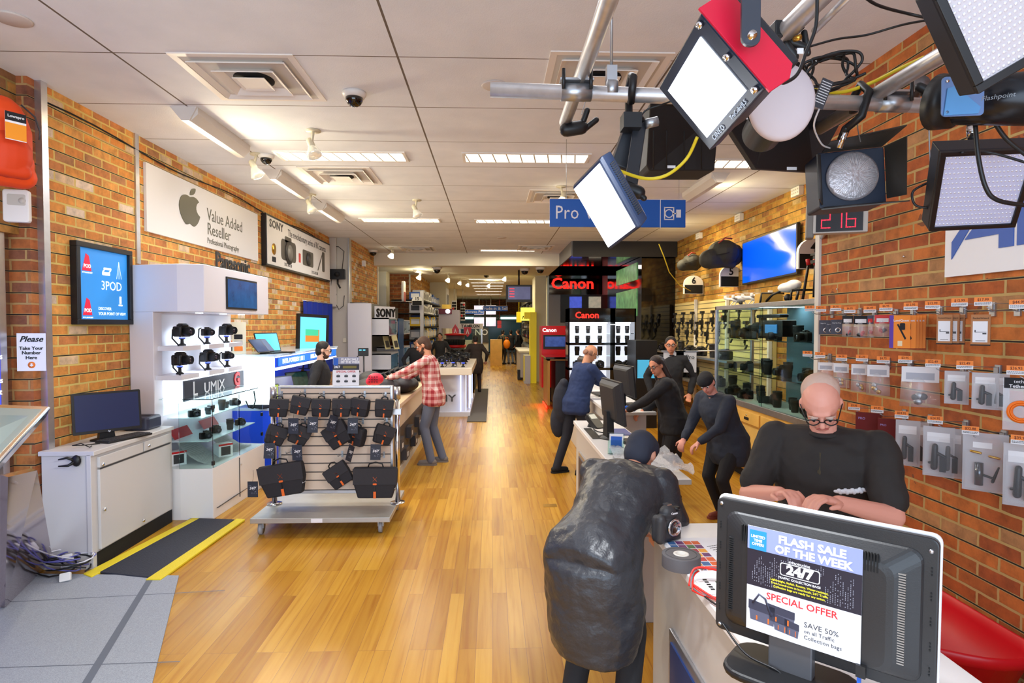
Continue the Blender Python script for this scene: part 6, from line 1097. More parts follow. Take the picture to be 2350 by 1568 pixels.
# ================= foreground counter =================
# dslr body without lens
t = thing('camera', 'black camera body with an empty lens mount standing on the foreground counter', 'camera', (.80, 2.42, .95)); t.rotation_euler = (0, 0, radians(-8)); cm = P(1530, 1243, z=.95); t.location = (cm.x, cm.y, .95); t.rotation_euler = (0, 0, radians(28)); t.scale = (1.05,)*3
b = B(); b.cap((-.055, 0, .03), (-.055, 0, .10), .022); b.cap((.055, 0, .03), (.055, 0, .11), .02); b.box(-.06, .06, -.02, .02, .008, .115); b.cap((-.055, -.018, .025), (-.055, -.022, .105), .022); b.ell((0, -.005, .125), (.04, .032, .032)); b.box(-.05, .05, -.03, .0, .02, .10)
bd = obj('camera_body', b, mat('camera_shell', (52, 52, 55), .5, bump=.2, bscale=150), t, vox=.004, smooth=3, world=False)
b = B(); M = MX.Translation((.008, -.032, .068)) @ MX.Rotation(pi/2, 4, 'X'); b.lathe([(.036, 0), (.036, .008), (.028, .008), (.027, .001)], 28, 0, M); obj('lens_mount', b, CHROME, t, world=False); b = B(); b.lathe([(.027, .001), (.001, .0005)], 24, 0, M); obj('mirror_box', b, LENSG, t, world=False)
obj('hot_shoe', B().box(-.012, .012, -.015, .012, .155, .160), CHROME, t, world=False); obj('dial', B().cyl((.052, 0, .125), (.052, 0, .138), .016), BLK, t, world=False); text('lettering', [('Canon', .013, 0, 0, {'b': .02})], PAPER, t, wm(t) @ FM((0.004, -.039, .128), (1, 0, 0), (0, 0, 1)), .0004)
# colour checker sheets
t = thing('colour_chart', 'printed colour test chart lying under the camera on the foreground counter', 'chart', (.82, 2.25, .951)); o = V((.75, 2.05, .951)); b = B(); b.T = MX.Translation(o); b.box(0, .28, 0, .55, 0, .001); b.T = None; obj('sheet', b, PAPER, t)
b = B(); chs = [(214, 96, 50), (160, 40, 60), (60, 50, 110), (230, 160, 60), (190, 60, 60), (70, 110, 70), (110, 60, 110), (60, 100, 150)]; r = random.Random(1)
for i in range(4):
    for j in range(7): b.box(o.x+.01+.035*i, o.x+.042+.035*i, o.y+.20+.045*j, o.y+.238+.045*j, .9522, .9526, r.randrange(8))
for j in range(5): b.box(o.x+.03, o.x+.045, o.y+.03+.02*j, o.y+.042+.02*j, .9522, .9526, 8); b.box(o.x+.07+.02*j, o.x+.085+.02*j, o.y+.03, o.y+.1, .9522, .9526, 5)
obj('colour_patches', b, [mat('patch_%s' % 'abcdefgh'[i], c, .6) for i, c in enumerate(chs)]+[INK], t)['kind'] = 'stuff'
tag(obj('paper_sheet', put(B().box(-.11, .11, -.14, .14, 0, .0008), FM((1.02, 2.42, .9515), (1, .3, 0), (-.3, 1, 0))), PAPER), 'white printed sheet lying behind the tape roll on the foreground counter', 'paper'); b = print_lines([(-.08, .08, .1-.02*i, .004, 9) for i in range(9)]); put(b, FM((1.02, 2.42, .9525), (1, .3, 0), (-.3, 1, 0))); obj('print', b, DKG, bpy.data.objects['paper_sheet'])
# tape roll
c = P(1563, 1300, z=.95); t = thing('tape_roll', 'thick roll of dark gaffer tape lying on the foreground counter', 'tape', c); b = B(); b.lathe([(.074, 0), (.074, .05), (.030, .05), (.028, 0)], 40, 0, MX.Translation(c), True, False); obj('tape', b, mat('tape_dark', (82, 80, 84), .6), t, bev=.002); obj('core', B().lathe([(.030, .001), (.030, .051), (.020, .052), (.019, .001)], 32, 0, MX.Translation(c), True, False), mat('core_paper', (205, 200, 192), .7), t); obj('mark_ring', B().lathe([(.060, .0505), (.060, .0512), (.0585, .0512)], 40, 0, MX.Translation(c), True, False), DKG, t)
# red cable bundle
base = P(1630, 1350, z=.96); RC = mat('cable_red', (222, 40, 30), .4)
for k in range(3): cable([base+V((-.07, -.02+.02*k, .0)), base+V((-.04, .05, .03+.01*k)), base+V((.03, .06-.01*k, .05)), base+V((.08, .02, .03)), base+V((.05, -.06-.02*k, .0)), base+V((-.03, -.07, .0)), base+V((-.07, -.03, .005+.01*k)), base+V((.0, -.10, .0)), base+V((.10, -.16, .0))], .004, RC if k != 1 else mat('cable_greyish', (110, 110, 115), .5), ('red cable coiled behind the foreground monitor', 'grey cable coiled with the red cable', 'second turn of red cable tied beside the tape roll')[k])
tag(obj('cable_tie', B().lathe([(.012, 0), (.015, .004), (.012, .008), (.010, .004)], 16, 0, MX.Translation(base+V((-.02, .05, .045))), True, False), CHROME), 'small metal ring tying the red cable', 'ring')
cable([base+V((-.05, -.03, 0)), base+V((-.02, -.14, 0)), base+V((.06, -.26, 0)), base+V((.16, -.36, .0)), base+V((.28, -.42, .01))], .0035, BLK, 'black cable running from the red bundle under the foreground monitor')
c = P(1565, 1330, z=.95)
# ---- foreground monitor seen from behind
A = P(1632, 1142, y=1.70); Bm = P(2140, 1243, y=1.345); Lb = P(1641, 1440, y=1.70); Rb = P(2113, 1600, y=1.345)
t = thing('computer_monitor', 'large black monitor seen from behind in the lower right, with a sale flyer taped on', 'monitor', (1.05, 1.5, .95))
r_ = (Bm-A); W_ = r_.length; r_.normalize(); H_ = ((A.z-Lb.z)+(Bm.z-Rb.z))/2+.01; up = V((0, 0, 1)); M = FM(Lb, r_, up-r_*r_.dot(up)); 
n_ = V((M[0][2], M[1][2], M[2][2]))   # towards the camera
MS = mat('monitor_back', (38, 38, 40), .38, bump=.12, bscale=260); MW = mat('bezel_white', (232, 232, 236), .35)
b = B(); b.prism(rr2(0, W_, 0, H_, .018), -.022, 0); obj('rear_shell', put(b, M), MS, t, bev=.004)
b = B(); b.prism(rr2(-.004, W_+.004, -.004, H_+.006, .02), -.036, -.0225); fb = obj('front_bezel', put(b, M), MW, t, bev=.004); obj('screen', put(B().box(.02, W_-.02, .02, H_-.02, -.038, -.0362), M), mat('screen_on', (120, 150, 190), .2, emit=.3), fb)
def rrp(x0, x1, y0, y1, r_c, z): return [(x, y, z) for x, y in rr2(x0, x1, y0, y1, r_c, 5)]
b = B(); b.rings([rrp(.028, W_-.028, .028, H_-.03, .03, 0), rrp(.034, W_-.034, .034, H_-.036, .03, .006), rrp(.085, W_-.085, .045, H_-.075, .03, .030), rrp(.10, W_-.10, .05, H_-.085, .03, .032)], 0, False); sh = obj('rear_bulge', put(b, M), MS, t, bev=.003)
b = B(); b.prism(rr2(W_*.27, W_*.62, H_-.10, H_-.055, .02), .018, .034); obj('top_ridge', put(b, M), MS, t, bev=.006)
VS = mat('slot_dark', (8, 8, 10), .7)
b = B()
for x0, n in ((W_*.155, 11), (W_*.62, 13)):
    for i in range(n): b.T = MX.Translation((x0+i*.0066, H_-.078, .0)); b.box(0, .0034, -.022, .022, .022, .0335)
b.T = None; obj('top_slots', put(b, M), VS, sh)['kind'] = 'stuff'
b = B()
for i in range(36): b.box(W_-.125, W_-.062, .075+i*.0062, .078+i*.0062, .010, .026)
obj('side_louvres', put(b, M), mat('louvre_silver', (150, 146, 142), .35, .4), sh)['kind'] = 'stuff'
b = B()
for i in range(34): b.box(.042, .082, .075+i*.0062, .078+i*.0062, .008, .0165)
obj('side_louvres', put(b, M), BLK2, sh)['kind'] = 'stuff'
for x, y in ((.014, H_-.016), (W_-.016, H_-.03), (.014, .016), (W_-.016, .02)): obj('screw', put(B().cyl((x, y, 0), (x, y, .003), .005, n=12), M), ALU, t)
b = B()
for x in (.012, W_-.014):
    for y in (.06, .12, .18, .24, .30):
        for k in range(3): b.cbox((x, y+k*.008, .001), (.003, .004, .002))
obj('snap_holes', put(b, M), VS, t)['kind'] = 'stuff'
# stand
mid = M @ V((W_*.40, .03, .02)); b = B(); M2 = FM((mid.x, mid.y, .95), r_, (-n_)); b.prism(rr2(-.16, .16, -.10, .10, .06), 0, .022, 0, M2 if M2.col[2][2] > 0 else FM((mid.x, mid.y, .95), r_, n_)); obj('stand_foot', b, BLK, t, bev=.008)
b = B(); e = M @ V((W_*.40, .08, .012)); b.box(-.055, .055, 0, (e.z-.95)/1, -.02, .015); obj('stand_neck', put(b, FM((e.x, e.y, .955), r_, (0, 0, 1))), mat('neck_grey', (92, 92, 96), .4, .3), t, bev=.004)
c = M @ V((W_*.74, .012, .03)); 
obj('port_block', put(B().box(W_*.70, W_*.74, .02, .05, .03, .045).box(W_*.705, W_*.72, .0, .02, .03, .042, 1), M), [BLK, BLUEP], t)
obj('port_plug', put(B().box(W_*.345, W_*.385, -.03, .03, .0, .02), M), mat('plug_blue', (40, 60, 150), .4), t)
cable([c+V((-.02, 0, -.02)), c+V((-.06, -.03, -.05)), c+V((-.12, -.02, -.09)), c+V((-.15, .05, -.11))], .005, BLK, 'black cable hanging below the foreground monitor')
cable([M @ V((.02, .02, .0)), M @ V((.10, -.03, .03)), M @ V((.19, -.04, .04)), M @ V((.22, -.08, .03))], .003, BLK, 'thin black cable drooping along the bottom of the foreground monitor')
# flyer
F = thing('sale_flyer', 'large flash sale flyer taped to the back of the foreground monitor', 'flyer', tuple(M @ V((W_*.35, .2, .03))))
FA, FB, FC, FD = P(1713, 1205, y=1.60), P(1983, 1262, y=1.5), P(1716, 1440, y=1.58), P(1968, 1527, y=1.5)
Mi = M.inverted(); q = []
def onplane(px, py, z):
    a = P(px, py, y=1.0); o = V((0, 0, EYE)); d = a-o; o2 = Mi @ o; d2 = Mi.to_3x3() @ d; t_ = (z-o2.z)/d2.z; return o2+d2*t_
ZF = .0365; fa, fb_, fc, fd = onplane(1713, 1205, ZF), onplane(1983, 1262, ZF), onplane(1716, 1440, ZF), onplane(1972, 1527, ZF)
fx0, fx1 = (fa.x+fc.x)/2, (fb_.x+fd.x)/2; fy0, fy1 = (fc.y+fd.y)/2, (fa.y+fb_.y)/2; fw, fh = fx1-fx0, fy1-fy0
MF_ = M @ MX.Translation((fx0, fy0, ZF)); obj('sheet', put(B().box(0, fw, 0, fh, -.001, 0), MF_), mat('flyer_white', (232, 232, 242), .5), F)
hd_ = mat('flyer_lilac', (142, 152, 200), .5); dk = mat('flyer_dark', (34, 30, 44), .5)
obj('header_band', put(B().box(0, fw, fh*.78, fh, .0003, .0006), MF_), hd_, F); obj('dark_band', put(B().box(0, fw, fh*.43, fh*.78, .0003, .0006), MF_), dk, F); obj('blue_square', put(B().box(fw*.02, fw*.18, fh*.78, fh*.965, .0008, .0012), MF_), mat('flyer_blue', (40, 140, 220), .5), F)
b = B(); r = random.Random(6)
for i in range(44):
    hh = (.10+.13*abs(sin(i*.47))+.05*sin(i*.2))*fh
    if 12 < i < 32: hh *= .4
    x = fw*(.05+.9*i/44)
    j = 0
    y = fh*.46 if not 12 < i < 32 else fh*.68
    while j*.0046 < hh: 
        if r.random() < .75: b.box(x, x+.0016, y+j*.0046, y+j*.0046+.0024, .0006, .0009)
        j += 1
obj('skyline_dots', put(b, MF_), mat('dot_grey', (150, 150, 165), .6), F)['kind'] = 'stuff'
text('white_lettering', [('FLASH SALE', fh*.10, fw*.58, fh*.925, {'b': .04, 'sx': 1.08}), ('OF THE WEEK', fh*.10, fw*.59, fh*.83, {'b': .04, 'sx': 1.0}), ('LIMITED', fh*.036, fw*.10, fh*.905, {'b': .03}), ('TIME', fh*.036, fw*.10, fh*.868, {'b': .03}), ('OFFER!', fh*.036, fw*.10, fh*.832, {'b': .03}),
     ('INTRODUCING', fh*.026, fw*.48, fh*.735, {'b': .02}), ('TRAFFIC COLLECTION BAGS', fh*.028, fw*.48, fh*.575, {'b': .02})], PAPER, F, MF_ @ MX.Translation((0, 0, .0012)), .0002)
b = B(); b.prism(rr2(fw*.31, fw*.66, fh*.60, fh*.72, .006), .0009, .0012, 0); b.prism(rr2(fw*.318, fw*.652, fh*.608, fh*.712, .005), .0012, .0014, 1); bg = obj('badge', put(b, MF_), [PAPER, dk], F)
text('badge_lettering', [('24/7', fh*.115, fw*.485, fh*.66, {'b': .05, 'sx': 1.1})], PAPER, bg, MF_ @ MX.Translation((0, 0, .0015)), .0002)
text('yellow_lettering', [('Lightweight. Stylish. Roomy. Water-resistant.', fh*.027, fw*.48, fh*.538, {'b': .02}), ('From boardroom to boardwalk, 24/7 Traffic', fh*.027, fw*.48, fh*.507, {'b': .02}), ('Collection bags are ready for any action.', fh*.027, fw*.48, fh*.476, {'b': .02})], mat('flyer_yellow', (230, 220, 50), .5), F, MF_ @ MX.Translation((0, 0, .0008)), .0002)
text('red_lettering', [('SPECIAL OFFER', fh*.09, fw*.5, fh*.365, {'b': .015, 'sx': 1.0})], mat('flyer_red', (214, 50, 56), .5), F, MF_ @ MX.Translation((0, 0, .0004)), .0002)
text('grey_lettering', [('SAVE 50%', fh*.068, fw*.53, fh*.20, {'a': 'LEFT'}), ('on all Traffic', fh*.05, fw*.53, fh*.14, {'a': 'LEFT'}), ('Collection bags', fh*.05, fw*.53, fh*.085, {'a': 'LEFT'})], DKG, F, MF_ @ MX.Translation((0, 0, .0004)), .0002)
b = B()
for (x, y, w_, h_) in ((.04, .10, .22, .17), (.22, .14, .22, .14), (.27, .07, .12, .13), (.38, .06, .10, .12)):
    b.prism([(fw*x, fh*y), (fw*(x+w_), fh*(y-.01)), (fw*(x+w_+.01), fh*(y+h_-.03)), (fw*(x-.02), fh*(y+h_))], .0003, .0008, 0); b.prism([(fw*(x-.02), fh*(y+h_*.6)), (fw*(x+w_+.01), fh*(y+h_*.5)), (fw*(x+w_+.01), fh*(y+h_)), (fw*(x-.02), fh*(y+h_+.02))], .0008, .001, 1)
    b.box(fw*(x+w_*.25), fw*(x+w_*.31), fh*(y+.01), fh*(y+.05), .001, .0013, 2); b.box(fw*(x+w_*.75), fw*(x+w_*.81), fh*(y+.0), fh*(y+.05), .001, .0013, 2)
b.tube([(fw*.06, fh*.26, .001), (fw*.12, fh*.36, .001), (fw*.18, fh*.33, .001), (fw*.24, fh*.18, .001)], .0028, 6, 1)
obj('bag_pictures', put(b, MF_), [mat('pic_bag', (88, 90, 110), .5), mat('pic_bag2', (56, 58, 76), .5), ORN], F)
# red bin
t = thing('red_bin', 'bright red plastic bin beside the brick wall in the lower right corner', 'bin', (2.3, 3.3, .0))
z1 = .31; zb = .01
cs = [(1.50, 1.75), (2.55, 1.62), (2.66, 3.30), (2.10, 3.30)]
def rim(s, z): 
    cx, cy = 2.35, 3.35; pts = [(2.68, 3.85), (2.15, 3.85), (1.96, 3.3), (2.0, 2.9), (2.38, 2.68), (2.68, 2.72)]
    o = []
    k = len(pts)
    for i in range(k):
        p0, p1, p2 = V(pts[i-1]), V(pts[i]), V(pts[(i+1) % k])
        for u in (0, .33, .66, 1): a_ = p1+(p0-p1).normalized()*.12; c_ = p1+(p2-p1).normalized()*.12; q = (1-u)**2*a_+2*u*(1-u)*p1+u*u*c_; o.append((cx+(q.x-cx)*s, cy+(q.y-cy)*s, z))
    return o
b = B(); b.rings([rim(.78, zb), rim(.93, z1-.06), rim(.99, z1-.05), rim(1.0, z1), rim(.985, z1+.008), rim(.965, z1), rim(.93, z1-.05), rim(.76, zb+.01)], 0, True); obj('tub', b, mat('bin_red', (214, 16, 32), .35), t)
tag(obj('floor_scrap', put(B().add([(-.1, -.02, 0), (.05, -.03, .01), (.1, .02, .012), (-.06, .04, .004)], [(0, 1, 2, 3)]), MX.Translation(P(1657, 1117, z=.006))), YEL), 'scrap of yellow tape on the wood floor behind the counters', 'tape scrap'); tag(obj('floor_plate', B().box(*(lambda p: (p.x-.07, p.x+.07, p.y-.05, p.y+.05))(P(1262, 1161, z=0)), .0005, .004), GOLD), 'small brass floor outlet cover in the wood floor of the aisle', 'floor plate')
# ================= pegged goods on the right brick wall =================
TAGO = mat('tag_print_orange', (246, 140, 60), .6)
def peg(px, py, price, l, X=2.52, s=1):
    a = P(px, py, x=X); t = thing('peg_hook', l, 'hook', (2.71, a.y, a.z)); b = B(); b.box(2.70, 2.712, a.y-.018, a.y+.018, a.z-.075, a.z+.0); b.box(2.69, 2.702, a.y-.014, a.y+.014, a.z-.05, a.z-.01); obj('bracket', b, STEEL, t)
    b = B(); b.tube([(2.70, a.y, a.z-.012), (X+.0, a.y, a.z-.008)], .0022, 6); b.tube([(2.70, a.y, a.z-.045), (X+.05, a.y, a.z-.045), (X+.02, a.y, a.z-.03)], .003, 6); obj('wire', b, STEEL, t)
    M = FM((X, a.y, a.z), (.72, -.69, 0), (0, 0, 1)); M = M if M[1][2] < 0 else M; w_ = .036*s
    tg = obj('price_tag', put(B().box(-w_, w_, -.022, .022, -.002, 0, 0).box(-w_, w_, -.002, .022, 0, .0006, 1), M), [PAPER, TAGO], t)
    text('price_lettering', [(price, .019, 0, .009, {'b': .02, 'sx': .9})], mat('price_ink', (120, 50, 20), .6), tg, M @ MX.Translation((0, 0, .0007)), .0002)
    b = print_lines([(-w_*.9, w_*.9, -.008, .003, 7), (-w_*.9, w_*.8, -.014, .003, 7)], int(px)); obj('small_print', put(b, M), DKG, tg)['kind'] = 'stuff'
rows = [(1858, 708, '$3.95'), (1884, 709, '$5.95'), (1918, 707, '$6.95'), (1950, 711, '$6.95'), (1996, 710, '$6.49'), (2033, 706, '$6.95'), (2090, 703, '$12.95'), (2140, 700, '$12.99'), (2202, 694, '$12.99'), (2256, 692, '$17.99'), (2338, 698, '$44.95')]
ordn = ['first', 'second', 'third', 'fourth', 'fifth', 'sixth', 'seventh', 'eighth', 'ninth', 'tenth', 'eleventh']
for i, (x, y, p) in enumerate(rows): peg(x, y, p, 'price-tagged steel hook, %s from the left in the top row on the right brick wall' % ordn[i])
rows = [(1853, 812, '$4.95'), (1882, 815, '$7.20'), (1931, 821, '$4.20'), (1978, 822, '$2.50'), (2027, 826, '$4.75'), (2077, 825, '$3.95'), (2141, 834, '$22.49'), (2214, 838, '$22.49'), (2332, 850, '$36.95')]
for i, (x, y, p) in enumerate(rows): peg(x, y, p, 'price-tagged steel hook, %s from the left in the middle row on the right brick wall' % ordn[i])
rows = [(1960, 934, '$9.95'), (2013, 940, '$9.95'), (2069, 952, '$24.95'), (2146, 964, '$24.95'), (2227, 988, '$32.88'), (2342, 1010, '$39.95')]
for i, (x, y, p) in enumerate(rows): peg(x, y, p, 'price-tagged steel hook, %s from the left in the lower row on the right brick wall' % ordn[i])
BLI = mat('blister', (235, 238, 245), .06, alpha=.10, spec=1); KR = mat('kraft', (178, 122, 78), .7); CREP = mat('clear_pack_back', (214, 214, 220), .35, alpha=.55)
def packf(px, top, bot, wpx, X=2.58, ang=42):
    a, c = P(px, top, x=X), P(px, bot, x=X); h = a.z-c.z; w_ = wpx/FPX*a.y*1.02; an = radians(ang); M = FM((X, a.y, a.z-h), (cos(an), -sin(an), 0), (0, 0, 1)); return M, w_/2, h, a
def pk(nm, l, cat, px, top, bot, w_, build, X=2.58, ang=42, g=None):
    M, w2, h, a = packf(px, top, bot, w_, X, ang); t = thing(nm, l, cat, tuple(a), 0, g); build(t, M, w2, h); return t
def lenspack(t, M, w, h): obj('backing_card', put(B().box(-w, w, 0, h, -.002, 0), M), mat('slate_card', (70, 72, 86), .5), t); obj('ring', put(B().lathe([(w*.5, 0), (w*.5, .012), (w*.32, .012), (w*.3, 0)], 24, 0, MX.Translation((w*.3, h*.3, 0)), True, False), M), CHROME, t); text('lettering', [('Step-Up Ring', w*.28, 0, h*.78, {})], PAPER, t, M, .0003)
def bagpack(col, band=None, cont=None):
    def f(t, M, w, h):
        b = B(); b.rings([[(x*w*k, h*v, z*.004*kk) for x, z in ((-1, 0), (0, -1), (1, 0), (0, 1))] for k, v, kk in ((1, 0.0, .5), (.98, .25, 4), (.95, .55, 3), (.9, 1, .5))], 0, True); obj('bag_film', put(b, M), TRANSP, t)
        obj('header_card', put(B().box(-w*.92, w*.92, h*.62, h, .005, .007, 0).box(-w*.7, w*.7, h*.68, h*.85, .007, .0075, 1), M), [col, band or PAPER], t)
        b = B(); r = random.Random(int(h*9999))
        for i in range(4): b.ell((r.uniform(-.4, .4)*w, h*r.uniform(.12, .35), .0), (w*.25, h*.09, .008), 8, i % 2)
        obj('contents', put(b, M), cont or [BLK, RED], t)
    return f
g1 = None
pk('packaged_ring', 'ring packet, leftmost in the top row', 'packet', 1893, 735, 768, 24, lenspack); pk('packaged_ring', 'second ring packet of the top row, half behind another', 'packet', 1906, 738, 768, 20, lenspack); pk('packaged_ring', 'third ring packet of the top row with a chrome ring', 'packet', 1920, 734, 768, 24, lenspack)
pk('bagged_part', 'clear bag with a black header and red plug in the top row', 'packet', 1946, 725, 773, 24, bagpack(BLK)); pk('bagged_part', 'clear bag with a barcoded black header in the top row', 'packet', 1976, 725, 776, 32, bagpack(INK)); pk('bagged_part', 'narrow clear bag seen edge-on beside the barcoded one', 'packet', 1999, 724, 775, 16, bagpack(mat('hdr_navy', (50, 60, 90), .5), RED), ang=70)
pk('bagged_part', 'clear bag with a red and white header in the top row', 'packet', 2026, 723, 774, 34, bagpack(mat('hdr_red', (214, 60, 60), .5), PAPER)); 
def orangepack(t, M, w, h):
    obj('box', put(B().box(-w, w, 0, h, -.006, .006), M), mat('orange_box', (244, 140, 24), .5), t); obj('purple_edge', put(B().box(-w*1.02, -w*.62, 0, h, -.0065, .0068), M), mat('purple', (92, 50, 160), .5), t)
    b = B(); b.prism([(-w*.3, h*.72), (-w*.15, h*.74), (w*.62, h*.3), (w*.5, h*.25)], .006, .0075); b.rrect(w*.0, w*.5, h*.56, h*.76, w*.1, .006, .012); obj('strap_picture', put(b, M), INK, t); obj('badge', put(B().box(-w*.2, w*.25, h*.06, h*.22, .006, .007), M), mat('cream_badge', (240, 220, 180), .5), t)
    text('lettering', [('LumiQuest', w*.34, .1*w, h*.84, {'b': .02})], PAPER, t, M @ MX.Translation((0, 0, .0062)), .0003)
for i in range(5): pk('orange_package', ('front orange package with a purple edge and black strap picture', 'second orange package behind the front one', 'third orange package in the stack', 'fourth orange package in the stack', 'fifth orange package, last of the stack by the brick')[i], 'package', 2066+ (0, 13, 20, 27, 35)[i], 724-0*i, 799, 40, orangepack, X=2.54+.03*i, ang=40)
def brown(t, M, w, h):
    obj('box', put(B().box(-w, w, 0, h, -.035, 0), M), KR, t, bev=.001); lb = obj('label', put(B().box(-w*.8, w*.72, h*.1, h*.78, 0, .0008), M), PAPER, t); obj('dark_foot', put(B().box(-w*1.01, w*1.01, -.002, h*.03, -.036, .001), M), INK, t)
    b = B(); b.box(-w*.6, w*.6, h*.42, h*.435, .001, .0014); b.box(-w*.6, -w*.5, h*.42, h*.5, .001, .0014); b.box(w*.2, w*.6, h*.36, h*.40, .001, .0014); b.box(-w*.5, w*.5, h*.14, h*.155, .001, .0014); obj('cable_drawing', put(b, M), INK, lb)
    text('lettering', [('PocketWizard', w*.28, 0, h*.88, {})], INK, t, M @ MX.Translation((0, 0, .001)), .0003)
    text('side_lettering', [('PocketWizard', .022, 0, 0, {'r': pi/2})], INK, t, M @ FM((w+.001, h*.5, -.018), (0, 0, -1), (0, 1, 0)), .0003)
for i, (x, l) in enumerate(((2168, 'front kraft brown box of the pair group, left on the top row'), (2184, 'kraft brown box behind the front left one'), (2196, 'third kraft brown box, last behind the front left one'))): pk('brown_box', l, 'box', x, 722, 790, 30, brown, X=2.54+.035*i)
pk('brown_box', 'single kraft brown box with a white label, right of the other brown boxes', 'box', 2251, 722, 793, 36, brown, X=2.55)
# second row
for x, tp_, bt, w_, l in ((1896, 832, 880, 36, 'clear bag with a white header, leftmost in the middle row'), (1931, 834, 890, 34, 'clear bag with a white header, second in the middle row'), (1972, 836, 900, 34, 'clear bag with a white header, third in the middle row'), (2016, 838, 908, 48, 'wide crumpled clear bag in the middle row')):
    pk('bagged_part', l, 'packet', x, tp_, bt, w_, bagpack(PAPER, mat('print_pale', (180, 184, 196), .6), [GOLD, STEEL]))
pk('bagged_part', 'large shiny clear bag full of small parts in the middle row', 'packet', 2112, 842, 935, 78, bagpack(PAPER, mat('print_pale'), [STEEL, BLK]), ang=35)
def blister(t, M, w, h):
    obj('card', put(B().box(-w, w, 0, h, -.002, 0), M), CREP, t); obj('insert', put(B().box(-w*.75, w*.7, h*.70, h*.88, .0005, .0015), M), PAPER, t)
    b = B(); b.cap((-w*.25, h*.2, .022), (-w*.2, h*.62, .022), w*.24, w*.2, 10); b.cap((-w*.2, h*.5, .022), (w*.4, h*.42, .022), w*.14, w*.12, 8); b.cap((-w*.55, h*.28, .02), (-w*.1, h*.3, .022), w*.1, w*.1, 8); b.box(w*.1, w*.5, h*.12, h*.42, .01, .03); obj('metal_clamp', put(b, M), BLK, t)
    b = B(); b.rings([[(x*w*k, h*.42+y*h*.40*k2, z) for x, y in ((-1, -1), (1, -1), (1, 1), (-1, 1))] for k, k2, z in ((.9, .95, .001), (.84, .88, .045), (.8, .84, .047))], 0, False); obj('blister', put(b, M), BLI, t)
pk('blister_pack', 'blister pack with a black clamp, left in the middle row', 'packet', 2196, 852, 928, 46, blister); pk('blister_pack', 'blister pack with a black clamp, right of the other in the middle row', 'packet', 2262, 856, 940, 50, blister); pk('blister_pack', 'blister pack half hidden behind the right one in the middle row', 'packet', 2292, 858, 942, 40, blister, X=2.64)
def coil(t, M, w, h):
    obj('bag_film', put(B().box(-w, w, 0, h, -.004, .0), M), TRANSP, t); obj('header', put(B().box(-w*.95, w*.95, h*.80, h, .001, .003), M), INK, t); text('lettering', [('TetherPro', w*.32, 0, h*.84, {'b': .02}), ('tether', w*.34, 0, h*.93, {})], PAPER, t, M @ MX.Translation((0, 0, .0032)), .0003)
    b = B()
    for k in range(5): b.tube([(w*(.74-.06*k)*cos(2*pi*i/28), h*.36+w*(.74-.06*k)*sin(2*pi*i/28), .006+.004*(k % 2)) for i in range(28)], .0045, 6, closed=True)
    obj('cable_coil', put(b, M), mat('cable_orange', (246, 120, 20), .4), t)
pk('cable_pack', 'bag with a coiled orange cable at the right edge, middle row', 'packet', 2345, 868, 990, 66, coil)
# lower row
def redbox(t, M, w, h): obj('box', put(B().box(-w, w, 0, h, -.03, 0), M), mat('maroon_box', (110, 34, 36), .35), t); text('lettering', [('PRO', w*.3, -w*.5, h*.78, {})], mat('lilac_print', (170, 160, 230), .5), t, M, .0003)
pk('maroon_box', 'dark red glossy box, left in the lower row', 'box', 1992, 948, 1010, 50, redbox); pk('maroon_box', 'dark red glossy box, right in the lower row', 'box', 2040, 962, 1030, 44, redbox)
for x, a_, c_, w_, X, l in ((2084, 965, 1070, 48, 2.55, 'blister pack with a black clamp, leftmost in the lower row'), (2106, 968, 1068, 44, 2.63, 'blister pack behind the leftmost one in the lower row'), (2155, 980, 1095, 60, 2.54, 'blister pack with a black clamp, front middle of the lower row'), (2184, 984, 1098, 52, 2.60, 'second blister pack behind the front middle one'), (2203, 986, 1092, 44, 2.65, 'third blister pack behind the front middle one')): pk('blister_pack', l, 'packet', x, a_, c_, w_, blister, X=X)
def gold(t, M, w, h):
    obj('card', put(B().box(-w, w, 0, h, -.002, 0), M), CREP, t); obj('insert', put(B().box(-w*.55, w*.3, h*.74, h*.84, .0005, .0015), M), PAPER, t); b = B()
    for x, y in ((-w*.6, h*.68), (w*.2, h*.62)): b.cap((x, y, .012), (x+w*.4, y-h*.02, .012), w*.07, w*.07, 8)
    obj('brass_spigot', put(b, M), GOLD, t); b = B(); b.cyl((-w*.25, h*.12, .02), (-w*.25, h*.5, .02), w*.2, m=0); b.cap((-w*.1, h*.3, .02), (w*.35, h*.26, .02), w*.07, w*.06, 8, 1); b.cap((w*.35, h*.2, .02), (w*.6, h*.45, .02), w*.08, w*.05, 8, 1); obj('chrome_clamp', put(b, M), [mat('dark_chrome', (90, 92, 96), .2, .9), BLK], t)
    b = B(); b.rings([[(x*w*k, h*.36+y*h*.34*k2, z) for x, y in ((-1, -1), (1, -1), (1, 1), (-1, 1))] for k, k2, z in ((.9, .95, .001), (.84, .88, .045), (.8, .84, .047))], 0, False); obj('blister', put(b, M), BLI, t)
pk('blister_pack', 'large blister pack with two brass spigots in the lower row', 'packet', 2262, 995, 1130, 84, gold); pk('blister_pack', 'blister pack with a black clamp at the right edge, lower row', 'packet', 2348, 1020, 1165, 70, blister)
